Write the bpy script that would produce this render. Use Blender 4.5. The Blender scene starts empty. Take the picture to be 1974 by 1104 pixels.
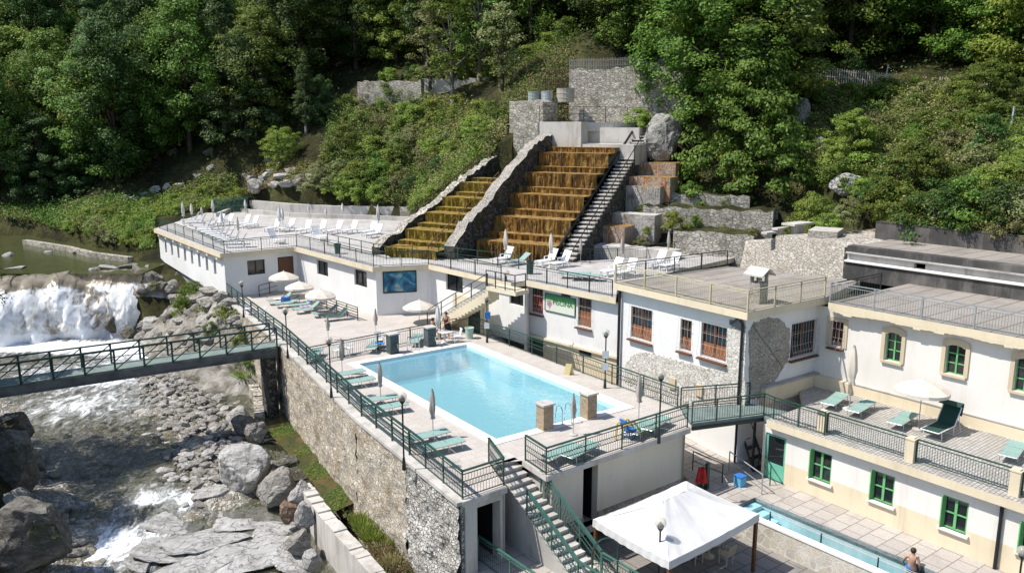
import bpy, math, random
import numpy as np
from mathutils import Vector, noise
random.seed(7); RNG = np.random.default_rng(11)
S = bpy.context.scene
COL = S.collection
PI = math.pi
R = math.radians
# ------------------------------------------------------------------ survey: photo pixel -> metric world
F = 1580.0; CX = 987.0; CY = 552.0; HC = 13.5
PT = math.atan((CY - 238) / F); cp, sp = math.cos(PT), math.sin(PT)
def ray(px, py):
    u = (px - CX) / F; v = (CY - py) / F
    return (u, cp + v * sp, -sp + v * cp)
def W(px, py, z=0.0):                      # point on the horizontal level z
    d = ray(px, py); t = (z - HC) / d[2]
    return Vector((d[0] * t, d[1] * t, z))
def DP(px, py, y):                         # point at distance y
    d = ray(px, py); t = y / d[1]
    return Vector((d[0] * t, y, HC + d[2] * t))
def ZA(py, P):                             # height of image row py above plan point P
    k = (CY - py) / F
    return HC + P[1] * (k * cp - sp) / (cp + k * sp)
def PX(p):
    dz = p[2] - HC; fw = p[1] * cp - dz * sp; up = p[1] * sp + dz * cp
    return (CX + F * p[0] / fw, CY - F * up / fw)
def V(x, y, z=0.0): return Vector((x, y, z))
def up(p, h): return Vector((p[0], p[1], p[2] + h))
def at(p, z): return Vector((p[0], p[1], z))
def lerp(a, b, t): return a + (b - a) * t
LOW = -3.0

# ------------------------------------------------------------------ objects
def woff(o):
    v = Vector((0, 0, 0))
    while o is not None:
        v += o.location; o = o.parent
    return v
def tag(o, label=None, cat=None, group=None, kind=None):
    if label: o['label'] = label
    if cat: o['category'] = cat
    if group: o['group'] = group
    if kind: o['kind'] = kind
    return o
def thing(name, label, cat, loc=(0, 0, 0), group=None):
    o = bpy.data.objects.new(name, None); COL.objects.link(o); o.location = loc
    o.empty_display_size = 0.3
    return tag(o, label, cat, group)
def link_mesh(name, me, mats, parent=None):
    o = bpy.data.objects.new(name, me); COL.objects.link(o)
    if not isinstance(mats, (list, tuple)): mats = [mats]
    for m in mats: me.materials.append(m)
    if parent is not None: o.parent = parent
    return o
class MB:
    def __init__(s): s.v = []; s.f = []; s.m = []; s.cur = 0
    def add(s, vs, fs, m=None):
        b = len(s.v); s.v += [tuple(v) for v in vs]
        s.f += [tuple(b + i for i in f) for f in fs]
        s.m += [s.cur if m is None else m] * len(fs)
    def poly(s, pts, m=None): s.add(pts, [tuple(range(len(pts)))], m)
    def obox(s, o, a, b, c, m=None):
        o = Vector(o); a = Vector(a); b = Vector(b); c = Vector(c)
        vs = [o, o + a, o + a + b, o + b, o + c, o + a + c, o + a + b + c, o + b + c]
        fs = [(0, 3, 2, 1), (4, 5, 6, 7), (0, 1, 5, 4), (1, 2, 6, 5), (2, 3, 7, 6), (3, 0, 4, 7)]
        if a.cross(b).dot(c) < 0: fs = [f[::-1] for f in fs]
        s.add(vs, fs, m)
    def box(s, c, sx, sy, sz, rz=0, m=None):   # centred in plan, base at c.z
        ca, sa = math.cos(rz), math.sin(rz)
        a = Vector((ca * sx, sa * sx, 0)); b = Vector((-sa * sy, ca * sy, 0))
        s.obox(Vector(c) - a / 2 - b / 2, a, b, (0, 0, sz), m)
    def beam(s, p, q, w, h, m=None):           # box along p->q, centred, width w horizontal, height h
        p = Vector(p); q = Vector(q); d = q - p
        side = d.cross(Vector((0, 0, 1)))
        if side.length < 1e-6: side = Vector((1, 0, 0))
        side.normalize(); u = side.cross(d).normalized()
        s.obox(p - side * w / 2 - u * h / 2, d, side * w, u * h, m)
    def tube(s, p, q, r, n=6, r2=None, cap=True, m=None):
        p = Vector(p); q = Vector(q); d = (q - p).normalized()
        a = d.orthogonal().normalized(); b = d.cross(a); r2 = r if r2 is None else r2
        vs = []
        for c, rr in ((p, r), (q, r2)):
            for i in range(n):
                t = 2 * PI * i / n
                vs.append(c + a * (rr * math.cos(t)) + b * (rr * math.sin(t)))
        fs = [(i, (i + 1) % n, n + (i + 1) % n, n + i) for i in range(n)]
        if cap: fs += [tuple(range(n))[::-1], tuple(range(n, 2 * n))]
        s.add(vs, fs, m)
    def path(s, pts, r, n=6, m=None):
        pts = [Vector(p) for p in pts]
        for i in range(len(pts) - 1):
            r0 = r[i] if isinstance(r, (list, tuple)) else r
            r1 = r[i + 1] if isinstance(r, (list, tuple)) else r
            s.tube(pts[i], pts[i + 1], r0, n, r1, True, m)
    def lathe(s, c, prof, n=12, m=None, sx=1, sy=1):
        c = Vector(c); vs = []
        for r_, z in prof:
            for i in range(n):
                t = 2 * PI * i / n
                vs.append((c.x + r_ * sx * math.cos(t), c.y + r_ * sy * math.sin(t), c.z + z))
        fs = []
        for k in range(len(prof) - 1):
            for i in range(n):
                j = (i + 1) % n
                fs.append((k * n + i, k * n + j, (k + 1) * n + j, (k + 1) * n + i))
        fs.append(tuple(range(n))[::-1]); k = (len(prof) - 1) * n
        fs.append(tuple(range(k, k + n)))
        s.add(vs, fs, m)
    def sphere(s, c, r, nu=16, nv=10, m=None, sz=1):
        s.lathe(c, [(r * math.sin(PI * k / nv) + 1e-4, -r * sz * math.cos(PI * k / nv)) for k in range(nv + 1)], nu, m)
    def prism(s, pl, z0, z1, m=None, mt=None):
        pl = [(p[0], p[1]) for p in pl]
        ar = sum(pl[i][0] * pl[(i + 1) % len(pl)][1] - pl[(i + 1) % len(pl)][0] * pl[i][1] for i in range(len(pl)))
        if ar < 0: pl = pl[::-1]
        n = len(pl)
        f0 = z0 if callable(z0) else (lambda x, y: z0)
        f1 = z1 if callable(z1) else (lambda x, y: z1)
        vs = [(x, y, f0(x, y)) for x, y in pl] + [(x, y, f1(x, y)) for x, y in pl]
        s.add(vs, [tuple(range(n))[::-1]] + [(i, (i + 1) % n, n + (i + 1) % n, n + i) for i in range(n)], m)
        s.add(vs[n:], [tuple(range(n))], mt if mt is not None else m)
    def grid(s, fn, nu, nv, m=None):
        vs = [fn(i / nu, j / nv) for j in range(nv + 1) for i in range(nu + 1)]
        fs = [(j * (nu + 1) + i, j * (nu + 1) + i + 1, (j + 1) * (nu + 1) + i + 1, (j + 1) * (nu + 1) + i) for j in range(nv) for i in range(nu)]
        s.add(vs, fs, m)
    def ring(s, c, a, b, r, t, n=10, m=None):  # flat ring of thin bars in the plane a,b
        c = Vector(c)
        pts = [c + a * (r * math.cos(2 * PI * i / n)) + b * (r * math.sin(2 * PI * i / n)) for i in range(n + 1)]
        for i in range(n): s.tube(pts[i], pts[i + 1], t, 3, None, False, m)
    def xform(s, i0, rz=0, loc=(0, 0, 0)):
        ca, sa = math.cos(rz), math.sin(rz)
        for i in range(i0, len(s.v)):
            x, y, z = s.v[i]
            s.v[i] = (x * ca - y * sa + loc[0], x * sa + y * ca + loc[1], z + loc[2])
    def build(s, name, mats, parent=None, smooth=False):
        me = bpy.data.meshes.new(name)
        o = woff(parent)
        me.from_pydata([(x - o.x, y - o.y, z - o.z) for x, y, z in s.v] if o.length else s.v, [], s.f)
        me.polygons.foreach_set('material_index', s.m)
        if smooth: me.polygons.foreach_set('use_smooth', [True] * len(s.f))
        me.update()
        return link_mesh(name, me, mats, parent)
def np_mesh(name, verts, quads, mat, parent=None, smooth=False):
    me = bpy.data.meshes.new(name)
    nv, nf = len(verts), len(quads)
    me.vertices.add(nv); me.vertices.foreach_set('co', np.asarray(verts, dtype=np.float32).ravel())
    me.loops.add(nf * 4); me.loops.foreach_set('vertex_index', np.asarray(quads, dtype=np.int32).ravel())
    me.polygons.add(nf)
    me.polygons.foreach_set('loop_start', np.arange(0, nf * 4, 4, dtype=np.int32))
    me.polygons.foreach_set('loop_total', np.full(nf, 4, dtype=np.int32))
    if smooth: me.polygons.foreach_set('use_smooth', np.ones(nf, dtype=bool))
    me.update(); me.validate()
    return link_mesh(name, me, mat, parent)
def clone(root, loc=None, rz=None, label=None, group=None, scale=None):
    r = root.copy(); COL.objects.link(r)
    if loc is not None: r.location = loc
    if rz is not None: r.rotation_euler = (0, 0, rz)
    if scale is not None: r.scale = scale if hasattr(scale, '__len__') else (scale,) * 3
    if label: r['label'] = label
    if group: r['group'] = group
    for ch in list(root.children):
        c = ch.copy(); COL.objects.link(c); c.parent = r
        for g in list(ch.children):
            d = g.copy(); COL.objects.link(d); d.parent = c
    return r
class Proto:                               # first use moves the original, later uses copy it
    def __init__(s, root): s.root = root; s.used = False
    def put(s, loc, rz=0, label=None, group=None, scale=None):
        if s.used: return clone(s.root, loc, rz, label, group, scale)
        s.used = True; o = s.root; o.location = loc; o.rotation_euler = (0, 0, rz)
        if scale is not None: o.scale = scale if hasattr(scale, '__len__') else (scale,) * 3
        if label: o['label'] = label
        if group: o['group'] = group
        return o
ORD = ['leftmost', 'second', 'third', 'fourth', 'fifth', 'sixth', 'seventh', 'eighth', 'ninth', 'tenth', 'eleventh', 'twelfth', 'thirteenth', 'fourteenth', 'fifteenth', 'sixteenth', 'seventeenth', 'eighteenth', 'nineteenth', 'twentieth']
def ordw(i): return ORD[i] if i < 20 else '%d%s' % (i + 1, {1: 'st', 2: 'nd', 3: 'rd'}.get((i + 1) % 10 if (i + 1) % 100 not in (11, 12, 13) else 0, 'th'))
def label_row(objs, fmt):
    objs = sorted(objs, key=lambda o: PX(o.location)[0])
    for i, o in enumerate(objs):
        o['label'] = fmt % ('leftmost' if i == 0 else ordw(i) + ' from the left' if i < len(objs) - 1 else 'rightmost')

# ------------------------------------------------------------------ materials
def lin(r, g, b):
    f = lambda c: (c / 255 / 12.92) if c / 255 <= .04045 else ((c / 255 + .055) / 1.055) ** 2.4
    return (f(r), f(g), f(b), 1)
class NT:
    def __init__(s, name):
        s.mat = bpy.data.materials.new(name); s.mat.use_nodes = True
        s.t = s.mat.node_tree; s.b = s.t.nodes['Principled BSDF']; s.out = s.t.nodes['Material Output']
    def n(s, typ, **kw):
        nd = s.t.nodes.new(typ)
        for k, v in kw.items():
            if k in nd.inputs: nd.inputs[k].default_value = v
            else: setattr(nd, k, v)
        return nd
    def l(s, a, b): s.t.links.new(a, b)
    def coord(s, kind='pos', scale=(1, 1, 1), rot=(0, 0, 0)):
        if kind == 'pos': src = s.n('ShaderNodeNewGeometry').outputs['Position']
        else: src = s.n('ShaderNodeTexCoord').outputs['Object']
        mp = s.n('ShaderNodeMapping'); mp.inputs['Scale'].default_value = scale; mp.inputs['Rotation'].default_value = rot
        s.l(src, mp.inputs['Vector']); return mp.outputs['Vector']
    def noise(s, vec, scale, detail=4, rough=.55, dist=0):
        nd = s.n('ShaderNodeTexNoise'); nd.inputs['Scale'].default_value = scale; nd.inputs['Detail'].default_value = detail
        nd.inputs['Roughness'].default_value = rough; nd.inputs['Distortion'].default_value = dist
        s.l(vec, nd.inputs['Vector']); return nd.outputs['Fac']
    def ramp(s, fac, stops):
        nd = s.n('ShaderNodeValToRGB'); cr = nd.color_ramp
        while len(cr.elements) < len(stops): cr.elements.new(.5)
        for e, (p, c) in zip(cr.elements, stops): e.position = p; e.color = c
        s.l(fac, nd.inputs['Fac']); return nd.outputs['Color']
    def mix(s, fac, a, b, mode='MIX'):
        nd = s.n('ShaderNodeMix', data_type='RGBA', blend_type=mode)
        for sock, v in ((nd.inputs[0], fac), (nd.inputs[6], a), (nd.inputs[7], b)):
            if hasattr(v, "links"): s.l(v, sock)
            else: sock.default_value = v
        return nd.outputs[2]
    def math(s, op, a, b=0.5):
        nd = s.n('ShaderNodeMath', operation=op)
        for i, v in enumerate((a, b)):
            if hasattr(v, 'links'): s.l(v, nd.inputs[i])
            else: nd.inputs[i].default_value = v
        return nd.outputs[0]
    def bump(s, h, strength=.4, dist=.05):
        nd = s.n('ShaderNodeBump'); nd.inputs['Strength'].default_value = strength; nd.inputs['Distance'].default_value = dist
        s.l(h, nd.inputs['Height']); s.l(nd.outputs['Normal'], s.b.inputs['Normal'])
    def color(s, c): 
        if hasattr(c, 'links'): s.l(c, s.b.inputs['Base Color'])
        else: s.b.inputs['Base Color'].default_value = c
    def set(s, rough=.8, metal=0, spec=.3):
        s.b.inputs['Roughness'].default_value = rough; s.b.inputs['Metallic'].default_value = metal
        s.b.inputs['Specular IOR Level'].default_value = spec
MATS = {}
def plain(name, c, c2=None, scale=4, rough=.7, metal=0, spec=.3, bump=0, coord='obj', sc=(1, 1, 1)):
    n = NT(name); vec = n.coord(coord, sc); c2 = c2 or tuple(x * .8 for x in c[:3]) + (1,)
    f = n.noise(vec, scale, 5, .6)
    n.color(n.ramp(f, [(.3, c2), (.68, c)])); n.set(rough, metal, spec)
    if bump: n.bump(n.noise(vec, scale * 6, 3), bump, .02)
    MATS[name] = n.mat; return n.mat
def plaster(name, c, stain, amt=.5):
    n = NT(name); vec = n.coord('pos', (1, 1, .35)); v2 = n.coord('pos')
    f = n.noise(vec, 1.1, 6, .65); g = n.noise(v2, .35, 4, .6)
    col = n.mix(n.math('MULTIPLY', n.ramp(f, [(.5, (0, 0, 0, 1)), (.78, (1, 1, 1, 1))]), amt), c, stain)
    col = n.mix(n.math('MULTIPLY', n.ramp(g, [(.45, (0, 0, 0, 1)), (.7, (1, 1, 1, 1))]), amt * .5), col, stain)
    dr = n.noise(n.coord('pos', (1, 1, .07)), 3.2, 7, .75)
    col = n.mix(n.math('MULTIPLY', n.ramp(dr, [(.54, (0, 0, 0, 1)), (.70, (1, 1, 1, 1))]), amt * .5), col, tuple(x * .72 for x in stain[:3]) + (1,))
    n.color(col); n.set(.9, 0, .2); n.bump(n.math('ADD', n.noise(v2, 25, 3), n.math('MULTIPLY', n.noise(v2, 1.5, 3), 2)), .14, .03)
    MATS[name] = n.mat; return n.mat
def stone(name, cols, mortar, scale=2.2, sc=(1, 1, 1.5), edge=.05, bump=.8, dist=.08, moss=None):
    n = NT(name); vec = n.coord('pos', sc)
    wob = n.n('ShaderNodeTexNoise'); wob.inputs['Scale'].default_value = 2.5; n.l(vec, wob.inputs['Vector'])
    wob.inputs['Detail'].default_value = 5; wv = n.mix(.16, vec, wob.outputs['Color'], 'LINEAR_LIGHT')
    v1 = n.n('ShaderNodeTexVoronoi', feature='F1'); v1.inputs['Scale'].default_value = scale; n.l(wv, v1.inputs['Vector'])
    v2 = n.n('ShaderNodeTexVoronoi', feature='DISTANCE_TO_EDGE'); v2.inputs['Scale'].default_value = scale; n.l(wv, v2.inputs['Vector'])
    sep = n.n('ShaderNodeSeparateColor'); n.l(v1.outputs['Color'], sep.inputs['Color'])
    k = len(cols); col = n.ramp(sep.outputs[0], [(i / max(1, k - 1) * .9 + .05, c) for i, c in enumerate(cols)])
    fine = n.noise(vec, 14, 5, .7)
    col = n.mix(.42, col, n.ramp(fine, [(.25, (.12, .11, .1, 1)), (.75, (.85, .82, .77, 1))]), 'OVERLAY')
    col = n.mix(.5, col, n.ramp(n.noise(n.coord('pos'), .55, 6, .7), [(.3, (.25, .24, .22, 1)), (.7, (.75, .74, .72, 1))]), 'OVERLAY')
    e = n.ramp(v2.outputs['Distance'], [(edge * .35, (0, 0, 0, 1)), (edge * 1.7, (1, 1, 1, 1))])
    col = n.mix(e, mortar, col)
    if moss:
        col = n.mix(n.math('MULTIPLY', n.ramp(n.noise(n.coord('pos'), .7, 6, .7), [(.52, (0, 0, 0, 1)), (.66, (1, 1, 1, 1))]), .7), col, moss)
    n.color(col); n.set(.92, 0, .15)
    hgt = n.math('ADD', n.math('MULTIPLY', e, .8), n.math('MULTIPLY', fine, .5))
    n.bump(hgt, bump, dist); MATS[name] = n.mat; return n.mat
def paving(name, c1, c2, joint, w=.6, h=.4, rot=0, jt=.015, stain=(.2, .19, .17, 1), stain_amt=.5, rough=.85, bump=.15):
    n = NT(name); vec = n.coord('pos', (1, 1, 1), (0, 0, rot))
    br = n.n('ShaderNodeTexBrick'); n.l(vec, br.inputs['Vector'])
    br.inputs['Color1'].default_value = c1; br.inputs['Color2'].default_value = c2; br.inputs['Mortar'].default_value = joint
    br.inputs['Scale'].default_value = 1; br.inputs['Mortar Size'].default_value = jt
    br.inputs['Brick Width'].default_value = w; br.inputs['Row Height'].default_value = h
    v2 = n.coord('pos'); st = n.ramp(n.noise(v2, .45, 7, .68, .4), [(.48, (0, 0, 0, 1)), (.72, (1, 1, 1, 1))])
    col = n.mix(n.math('MULTIPLY', st, stain_amt), br.outputs['Color'], stain)
    fine = n.noise(v2, 9, 5, .7)
    col = n.mix(.3, col, n.ramp(fine, [(.3, (.25, .25, .25, 1)), (.7, (.75, .75, .75, 1))]), 'OVERLAY')
    n.color(col); n.set(rough, 0, .2); n.bump(n.math('ADD', br.outputs['Fac'], n.math('MULTIPLY', fine, -1.2)), -bump, .02)
    MATS[name] = n.mat; return n.mat
def leafmat(name, c1, c2, c3, trans=.3):
    n = NT(name)
    g = n.n('ShaderNodeNewGeometry'); oi = n.n('ShaderNodeObjectInfo')
    col = n.ramp(g.outputs['Random Per Island'], [(.05, c1), (.5, c2), (.95, c3)])
    hs = n.n('ShaderNodeHueSaturation'); n.l(col, hs.inputs['Color'])
    n.l(n.math('ADD', n.math('MULTIPLY', oi.outputs['Random'], .05), .475), hs.inputs['Hue'])
    n.l(n.math('ADD', n.math('MULTIPLY', oi.outputs['Random'], .5), .72), hs.inputs['Value'])
    n.color(hs.outputs['Color']); n.set(.55, 0, .25)
    tr = n.n('ShaderNodeBsdfTranslucent'); n.l(hs.outputs['Color'], tr.inputs['Color'])
    mx = n.n('ShaderNodeMixShader'); mx.inputs[0].default_value = trans
    n.l(n.b.outputs[0], mx.inputs[1]); n.l(tr.outputs[0], mx.inputs[2]); n.l(mx.outputs[0], n.out.inputs['Surface'])
    MATS[name] = n.mat; return n.mat
WHITE = plaster('white_plaster', (.76, .75, .735, 1), (.56, .54, .50, 1), .4)
CREAMW = plaster('warm_white_plaster', (.76, .725, .68, 1), (.58, .53, .45, 1), .4)
CREAM = plaster('cream_plaster', (.72, .62, .45, 1), (.5, .42, .3, 1), .6)
BEIGE = plaster('beige_trim_plaster', (.60, .50, .36, 1), (.42, .34, .24, 1), .5)
GREYPL = plaster('grey_concrete_plaster', (.46, .44, .41, 1), (.22, .21, .19, 1), .9)
CONC = plaster('weathered_concrete', (.55, .52, .48, 1), (.25, .23, .2, 1), .9)
DARKC = plaster('dark_bitumen_wall', (.06, .058, .056, 1), (.22, .20, .18, 1), .9)
MOTT = plaster('mottled_lime_wall', (.5, .48, .46, 1), (.2, .19, .18, 1), 1.0)
WALLST = stone('river_wall_stone', [(.37, .33, .28, 1), (.54, .49, .42, 1), (.45, .39, .31, 1), (.62, .57, .50, 1), (.50, .465, .42, 1)], (.46, .42, .35, 1), 4.3, (1, 1, 1.5), .05, .9, .08, (.30, .22, .13, 1))
GABION = stone('gabion_stone', [(.40, .40, .39, 1), (.56, .55, .53, 1), (.47, .46, .44, 1), (.64, .62, .59, 1)], (.20, .19, .18, 1), 5.0, (1, 1, 1.7), .05, 1.0, .1)
RUBBLE = stone('rubble_wall_stone', [(.32, .30, .27, 1), (.56, .53, .48, 1), (.44, .41, .36, 1), (.66, .63, .58, 1)], (.25, .23, .2, 1), 2.9, (1, 1, 2.1), .045, .9, .1, (.16, .15, .10, 1))
DARKST = stone('dark_stone', [(.05, .048, .045, 1), (.11, .105, .1, 1), (.16, .15, .14, 1)], (.035, .033, .03, 1), 3.0, (1, 1, 1.5), .05, .9, .1, (.06, .065, .025, 1))
PATCH = stone('bare_stone_patch', [(.60, .58, .54, 1), (.72, .70, .66, 1), (.54, .51, .47, 1), (.76, .74, .7, 1)], (.30, .28, .25, 1), 4.2, (1, 1, 1.8), .03, .8, .05)
DPATCH = stone('grey_stone_patch', [(.33, .31, .28, 1), (.46, .43, .39, 1), (.39, .37, .34, 1)], (.17, .16, .15, 1), 5.5, (1, 1, 1.8), .035, .8, .05)  # also serves as the shaded copy of the bare stone
DECK = paving('deck_paving', (.47, .425, .38, 1), (.52, .475, .43, 1), (.40, .36, .32, 1), .7, .45, R(-36), .012, (.3, .27, .24, 1), .4)
PATIO = paving('patio_flagstone', (.42, .38, .34, 1), (.52, .47, .42, 1), (.26, .23, .2, 1), .9, .5, R(-40), .02, (.26, .23, .21, 1), .55)
ROOFP = paving('roof_terrace_paving', (.44, .42, .40, 1), (.5, .48, .46, 1), (.3, .28, .26, 1), .8, .8, R(-40), .015, (.25, .23, .2, 1), .5)
FELT = paving('roof_felt', (.30, .27, .235, 1), (.335, .30, .265, 1), (.13, .115, .1, 1), 9, 1.05, R(-36), .035, (.15, .13, .11, 1), .65, .9, .2)
LOWP = paving('lower_terrace_flagstone', (.40, .36, .33, 1), (.47, .43, .39, 1), (.2, .18, .16, 1), .8, .8, R(-37), .02, (.2, .18, .16, 1), .5)
TERRP = paving('terrace_cobble', (.38, .36, .33, 1), (.5, .47, .44, 1), (.2, .19, .17, 1), .22, .16, R(-38), .02, (.2, .18, .15, 1), .6)
COPE = paving('pool_coping_stone', (.74, .70, .67, 1), (.78, .74, .71, 1), (.6, .57, .55, 1), .5, .5, R(-36), .008, (.62, .58, .55, 1), .3)
PGREEN = plain('green_paint', (.022, .066, .048, 1), (.016, .05, .038, 1), 3, .42, 0, .5)
PGREENL = plain('weathered_green_paint', (.06, .15, .115, 1), (.035, .10, .075, 1), 2, .45, 0, .5)
PBLACK = plain('dark_green_iron', (.016, .026, .022, 1), (.012, .018, .016, 1), 3, .45, 0, .5)
PIPE = plain('dark_drain_pipe', (.02, .022, .024, 1), None, 3, .45)
CREAMIRON = plain('cream_painted_iron', (.55, .50, .33, 1), (.4, .35, .22, 1), 3, .5)
GALV = plain('galvanised_steel', (.5, .52, .53, 1), (.38, .4, .41, 1), 6, .4, .5)
RUSTI = plain('rusty_iron', (.16, .08, .05, 1), (.07, .04, .03, 1), 8, .8)
CHROME = plain('chrome_tube', (.75, .76, .78, 1), None, 5, .15, 1.0)
GLASS = plain('dark_window_glass', (.02, .025, .028, 1), (.012, .014, .016, 1), 1.5, .08, 0, .6)
GREENW = plain('bright_green_window_paint', (.17, .46, .19, 1), (.13, .38, .15, 1), 3, .45)
BROWNW = plain('brown_window_wood', (.17, .07, .035, 1), (.09, .04, .022, 1), 6, .55, 0, .3, 0, 'obj', (6, 6, .5))
REDC = plain('red_curtain_cloth', (.35, .06, .04, 1), (.18, .04, .03, 1), 4, .85, 0, .2, 0, 'obj', (8, 8, .6))
ORANGC = plain('orange_lace_curtain', (.42, .17, .07, 1), (.12, .05, .03, 1), 4, .85, 0, .2, 0, 'obj', (8, 8, .8))
WHITEG = plain('white_painted_iron', (.58, .56, .54, 1), (.42, .38, .35, 1), 5, .5)
FABRIC = plain('cream_parasol_canvas', (.66, .60, .52, 1), (.6, .54, .46, 1), 2, .9, 0, .1)
FABG = plain('grey_beige_parasol_canvas', (.44, .40, .36, 1), (.3, .27, .24, 1), 5, .9, 0, .1, 0, 'obj', (5, 5, .5))
FABW = plain('white_parasol_canvas', (.72, .70, .68, 1), (.5, .48, .46, 1), 5, .9, 0, .1, 0, 'obj', (5, 5, .5))
TENT = plain('white_tent_canvas', (.66, .65, .64, 1), (.55, .54, .53, 1), .9, .75, 0, .2)
PLASTIC = plain('white_plastic', (.80, .80, .80, 1), (.72, .72, .72, 1), 3, .4, 0, .4)
SLING = plain('pale_green_sling_cloth', (.27, .40, .36, 1), (.21, .33, .29, 1), 5, .8, 0, .2)
SLINGD = plain('dark_green_sling_cloth', (.03, .085, .065, 1), (.022, .06, .048, 1), 5, .8, 0, .2)
BLUEC = plain('blue_towel_cloth', (.06, .22, .5, 1), (.03, .13, .36, 1), 5, .9, 0, .1)
REDT = plain('red_towel_cloth', (.62, .05, .05, 1), (.4, .03, .03, 1), 5, .9, 0, .1)
YELLOW = plain('yellow_toy_plastic', (.75, .55, .08, 1), None, 3, .4)
BLUEP = plain('blue_toy_plastic', (.05, .2, .6, 1), None, 3, .4)
SKIN = plain('skin', (.52, .31, .22, 1), (.46, .26, .18, 1), 8, .55, 0, .3)
HAIR = plain('dark_brown_hair', (.05, .03, .022, 1), None, 20, .6)
WOODB = plain('brown_stained_wood', (.16, .075, .035, 1), (.09, .04, .02, 1), 5, .6, 0, .3, 0, 'obj', (6, 6, .6))
WOODG = plain('grey_weathered_wood', (.46, .42, .37, 1), (.28, .25, .21, 1), 6, .9, 0, .1, 0, 'obj', (8, 8, .6))
IVORY = plain('ivory_cast_metal', (.60, .52, .38, 1), (.5, .42, .3, 1), 6, .5)
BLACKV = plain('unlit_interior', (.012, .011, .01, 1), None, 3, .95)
SOIL = plain('soil', (.09, .07, .045, 1), (.04, .033, .022, 1), 2, .95)
BARK = plain('tree_bark', (.11, .09, .07, 1), (.05, .04, .032, 1), 5, .95, 0, .1, .4, 'obj', (3, 3, .6))
BARKG = plain('pale_grey_bark', (.26, .24, .21, 1), (.13, .12, .1, 1), 5, .95, 0, .1, .3, 'obj', (3, 3, .6))
TERRAC = plain('pale_green_plastic_pot', (.42, .56, .47, 1), (.34, .47, .4, 1), 4, .6)
L_DARK = leafmat('dark_green_leaves', (.030, .064, .014, 1), (.055, .108, .022, 1), (.10, .165, .035, 1), .28)
L_MID = leafmat('mid_green_leaves', (.066, .115, .018, 1), (.125, .198, .03, 1), (.205, .285, .052, 1), .34)
L_LIGHT = leafmat('light_green_leaves', (.14, .20, .03, 1), (.235, .31, .05, 1), (.34, .41, .09, 1), .38)
L_OLIVE = leafmat('olive_grey_leaves', (.14, .16, .055, 1), (.225, .235, .09, 1), (.32, .32, .14, 1), .3)
L_DRY = leafmat('dry_straw_grass', (.24, .185, .085, 1), (.34, .265, .13, 1), (.44, .35, .19, 1), .2)
L_BLUE = leafmat('blue_green_leaves', (.045, .085, .028, 1), (.08, .14, .04, 1), (.13, .20, .06, 1), .3)
# ------------------------------------------------------------------ key plan lines
A_ = W(432, 571); G_ = W(891, 967); HC_ = W(977, 938); S1 = W(946, 893); S2 = W(1008, 887)
K_ = W(1054, 917); M_ = W(1330, 825); N1 = W(1310, 788); N2 = W(905, 637)
WALLP = [A_, W(540, 657), W(690, 803), G_]          # top edge of the river wall
ZR = 3.6; ZT = 4.75; ZL = 4.6
RP = [W(296, 441, ZR), W(424, 489, ZR), W(566, 476, ZR), W(718, 515, ZR), W(826, 510, ZR), W(985, 545, ZR), W(1013, 541, ZR), W(1187, 575, ZR)]
RBACK = [W(1190, 556, ZR), W(1310, 520, ZR), W(1428, 494, ZR), W(1320, 487, ZR), W(1185, 500, ZR), W(1080, 505, ZR), W(940, 499, ZR), W(835, 497, ZR), W(752, 496, ZR), W(734, 478, ZR), W(775, 436, ZR), W(800, 420, ZR), W(640, 412, ZR), W(480, 408, ZR), W(398, 410, ZR)]
def wallx(y):
    ys = [p.y for p in WALLP][::-1]; xs = [p.x for p in WALLP][::-1]
    return np.interp(y, [0] + ys + [80], [xs[0] + (ys[0]) * .62] + xs + [xs[-1] - 9])
def bedz(y): return np.interp(y, [10, 28, 36, 42, 50, 60, 67, 70], [-7.6, -6.9, -6.5, -5.9, -5.5, -5.25, -5.1, -5.0])
def leftx(y): return np.interp(y, [10, 36, 45, 60, 70], [-16, -20.8, -28.5, -41, -56])
# ------------------------------------------------------------------ terrain: thin-plate surface through surveyed points
CP = []
def cp_(px, py, y=None, z=None, dz=0):
    p = DP(px, py, y) if y is not None else W(px, py, z)
    CP.append((p.x, p.y, p.z + dz))
for a in [(0, 447, None, 1.6), (100, 440, None, 1.6), (250, 488, None, .9)]: cp_(*a)
for a in [(200, 385, 97), (270, 395, 98), (420, 310, 101), (480, 368, 94), (540, 330, 96), (600, 252, 101), (700, 205, 104), (800, 190, 101),
          (960, 225, 84), (900, 285, 85), (850, 350, 82), (800, 405, 79), (480, 388, 92), (640, 398, 89.5), (780, 408, 86.5),
          (300, 200, 126), (300, 0, 152), (0, 200, 130), (0, 0, 155), (150, 300, 112), (-300, 300, 120), (-300, 0, 150), (600, 100, 128), (600, -60, 150),
          (800, 100, 118), (800, 0, 136), (1000, 100, 112), (1000, -40, 140), (1200, 60, 104), (1200, -40, 128),
          (1410, 408, 66), (1350, 215, 79), (1520, 385, 63), (1600, 440, 58), (1700, 446, 54), (1974, 470, 45.5), (1700, 300, 67), (1700, 172, 80),
          (1900, 172, 73), (1900, 300, 58), (1974, 100, 84), (1700, 0, 112), (1974, -20, 108), (1500, 150, 86), (1450, 0, 118), (2200, 300, 52), (2300, 100, 75), (2300, -50, 100), (2200, 430, 44)]: cp_(*a)
CP += [(-60, 100, 3), (-90, 110, 12), (-90, 150, 40), (-30, 97, 5.0), (0, 165, 46), (60, 150, 46), (90, 120, 40), (90, 60, 25), (-90, 165, 46), (55, 35, 12), (80, 40, 24)]
CAS0 = W(942, 497, ZR); CDIR = Vector((.88, -.475, 0)); CRUN = Vector((.475, .88, 0))
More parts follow.
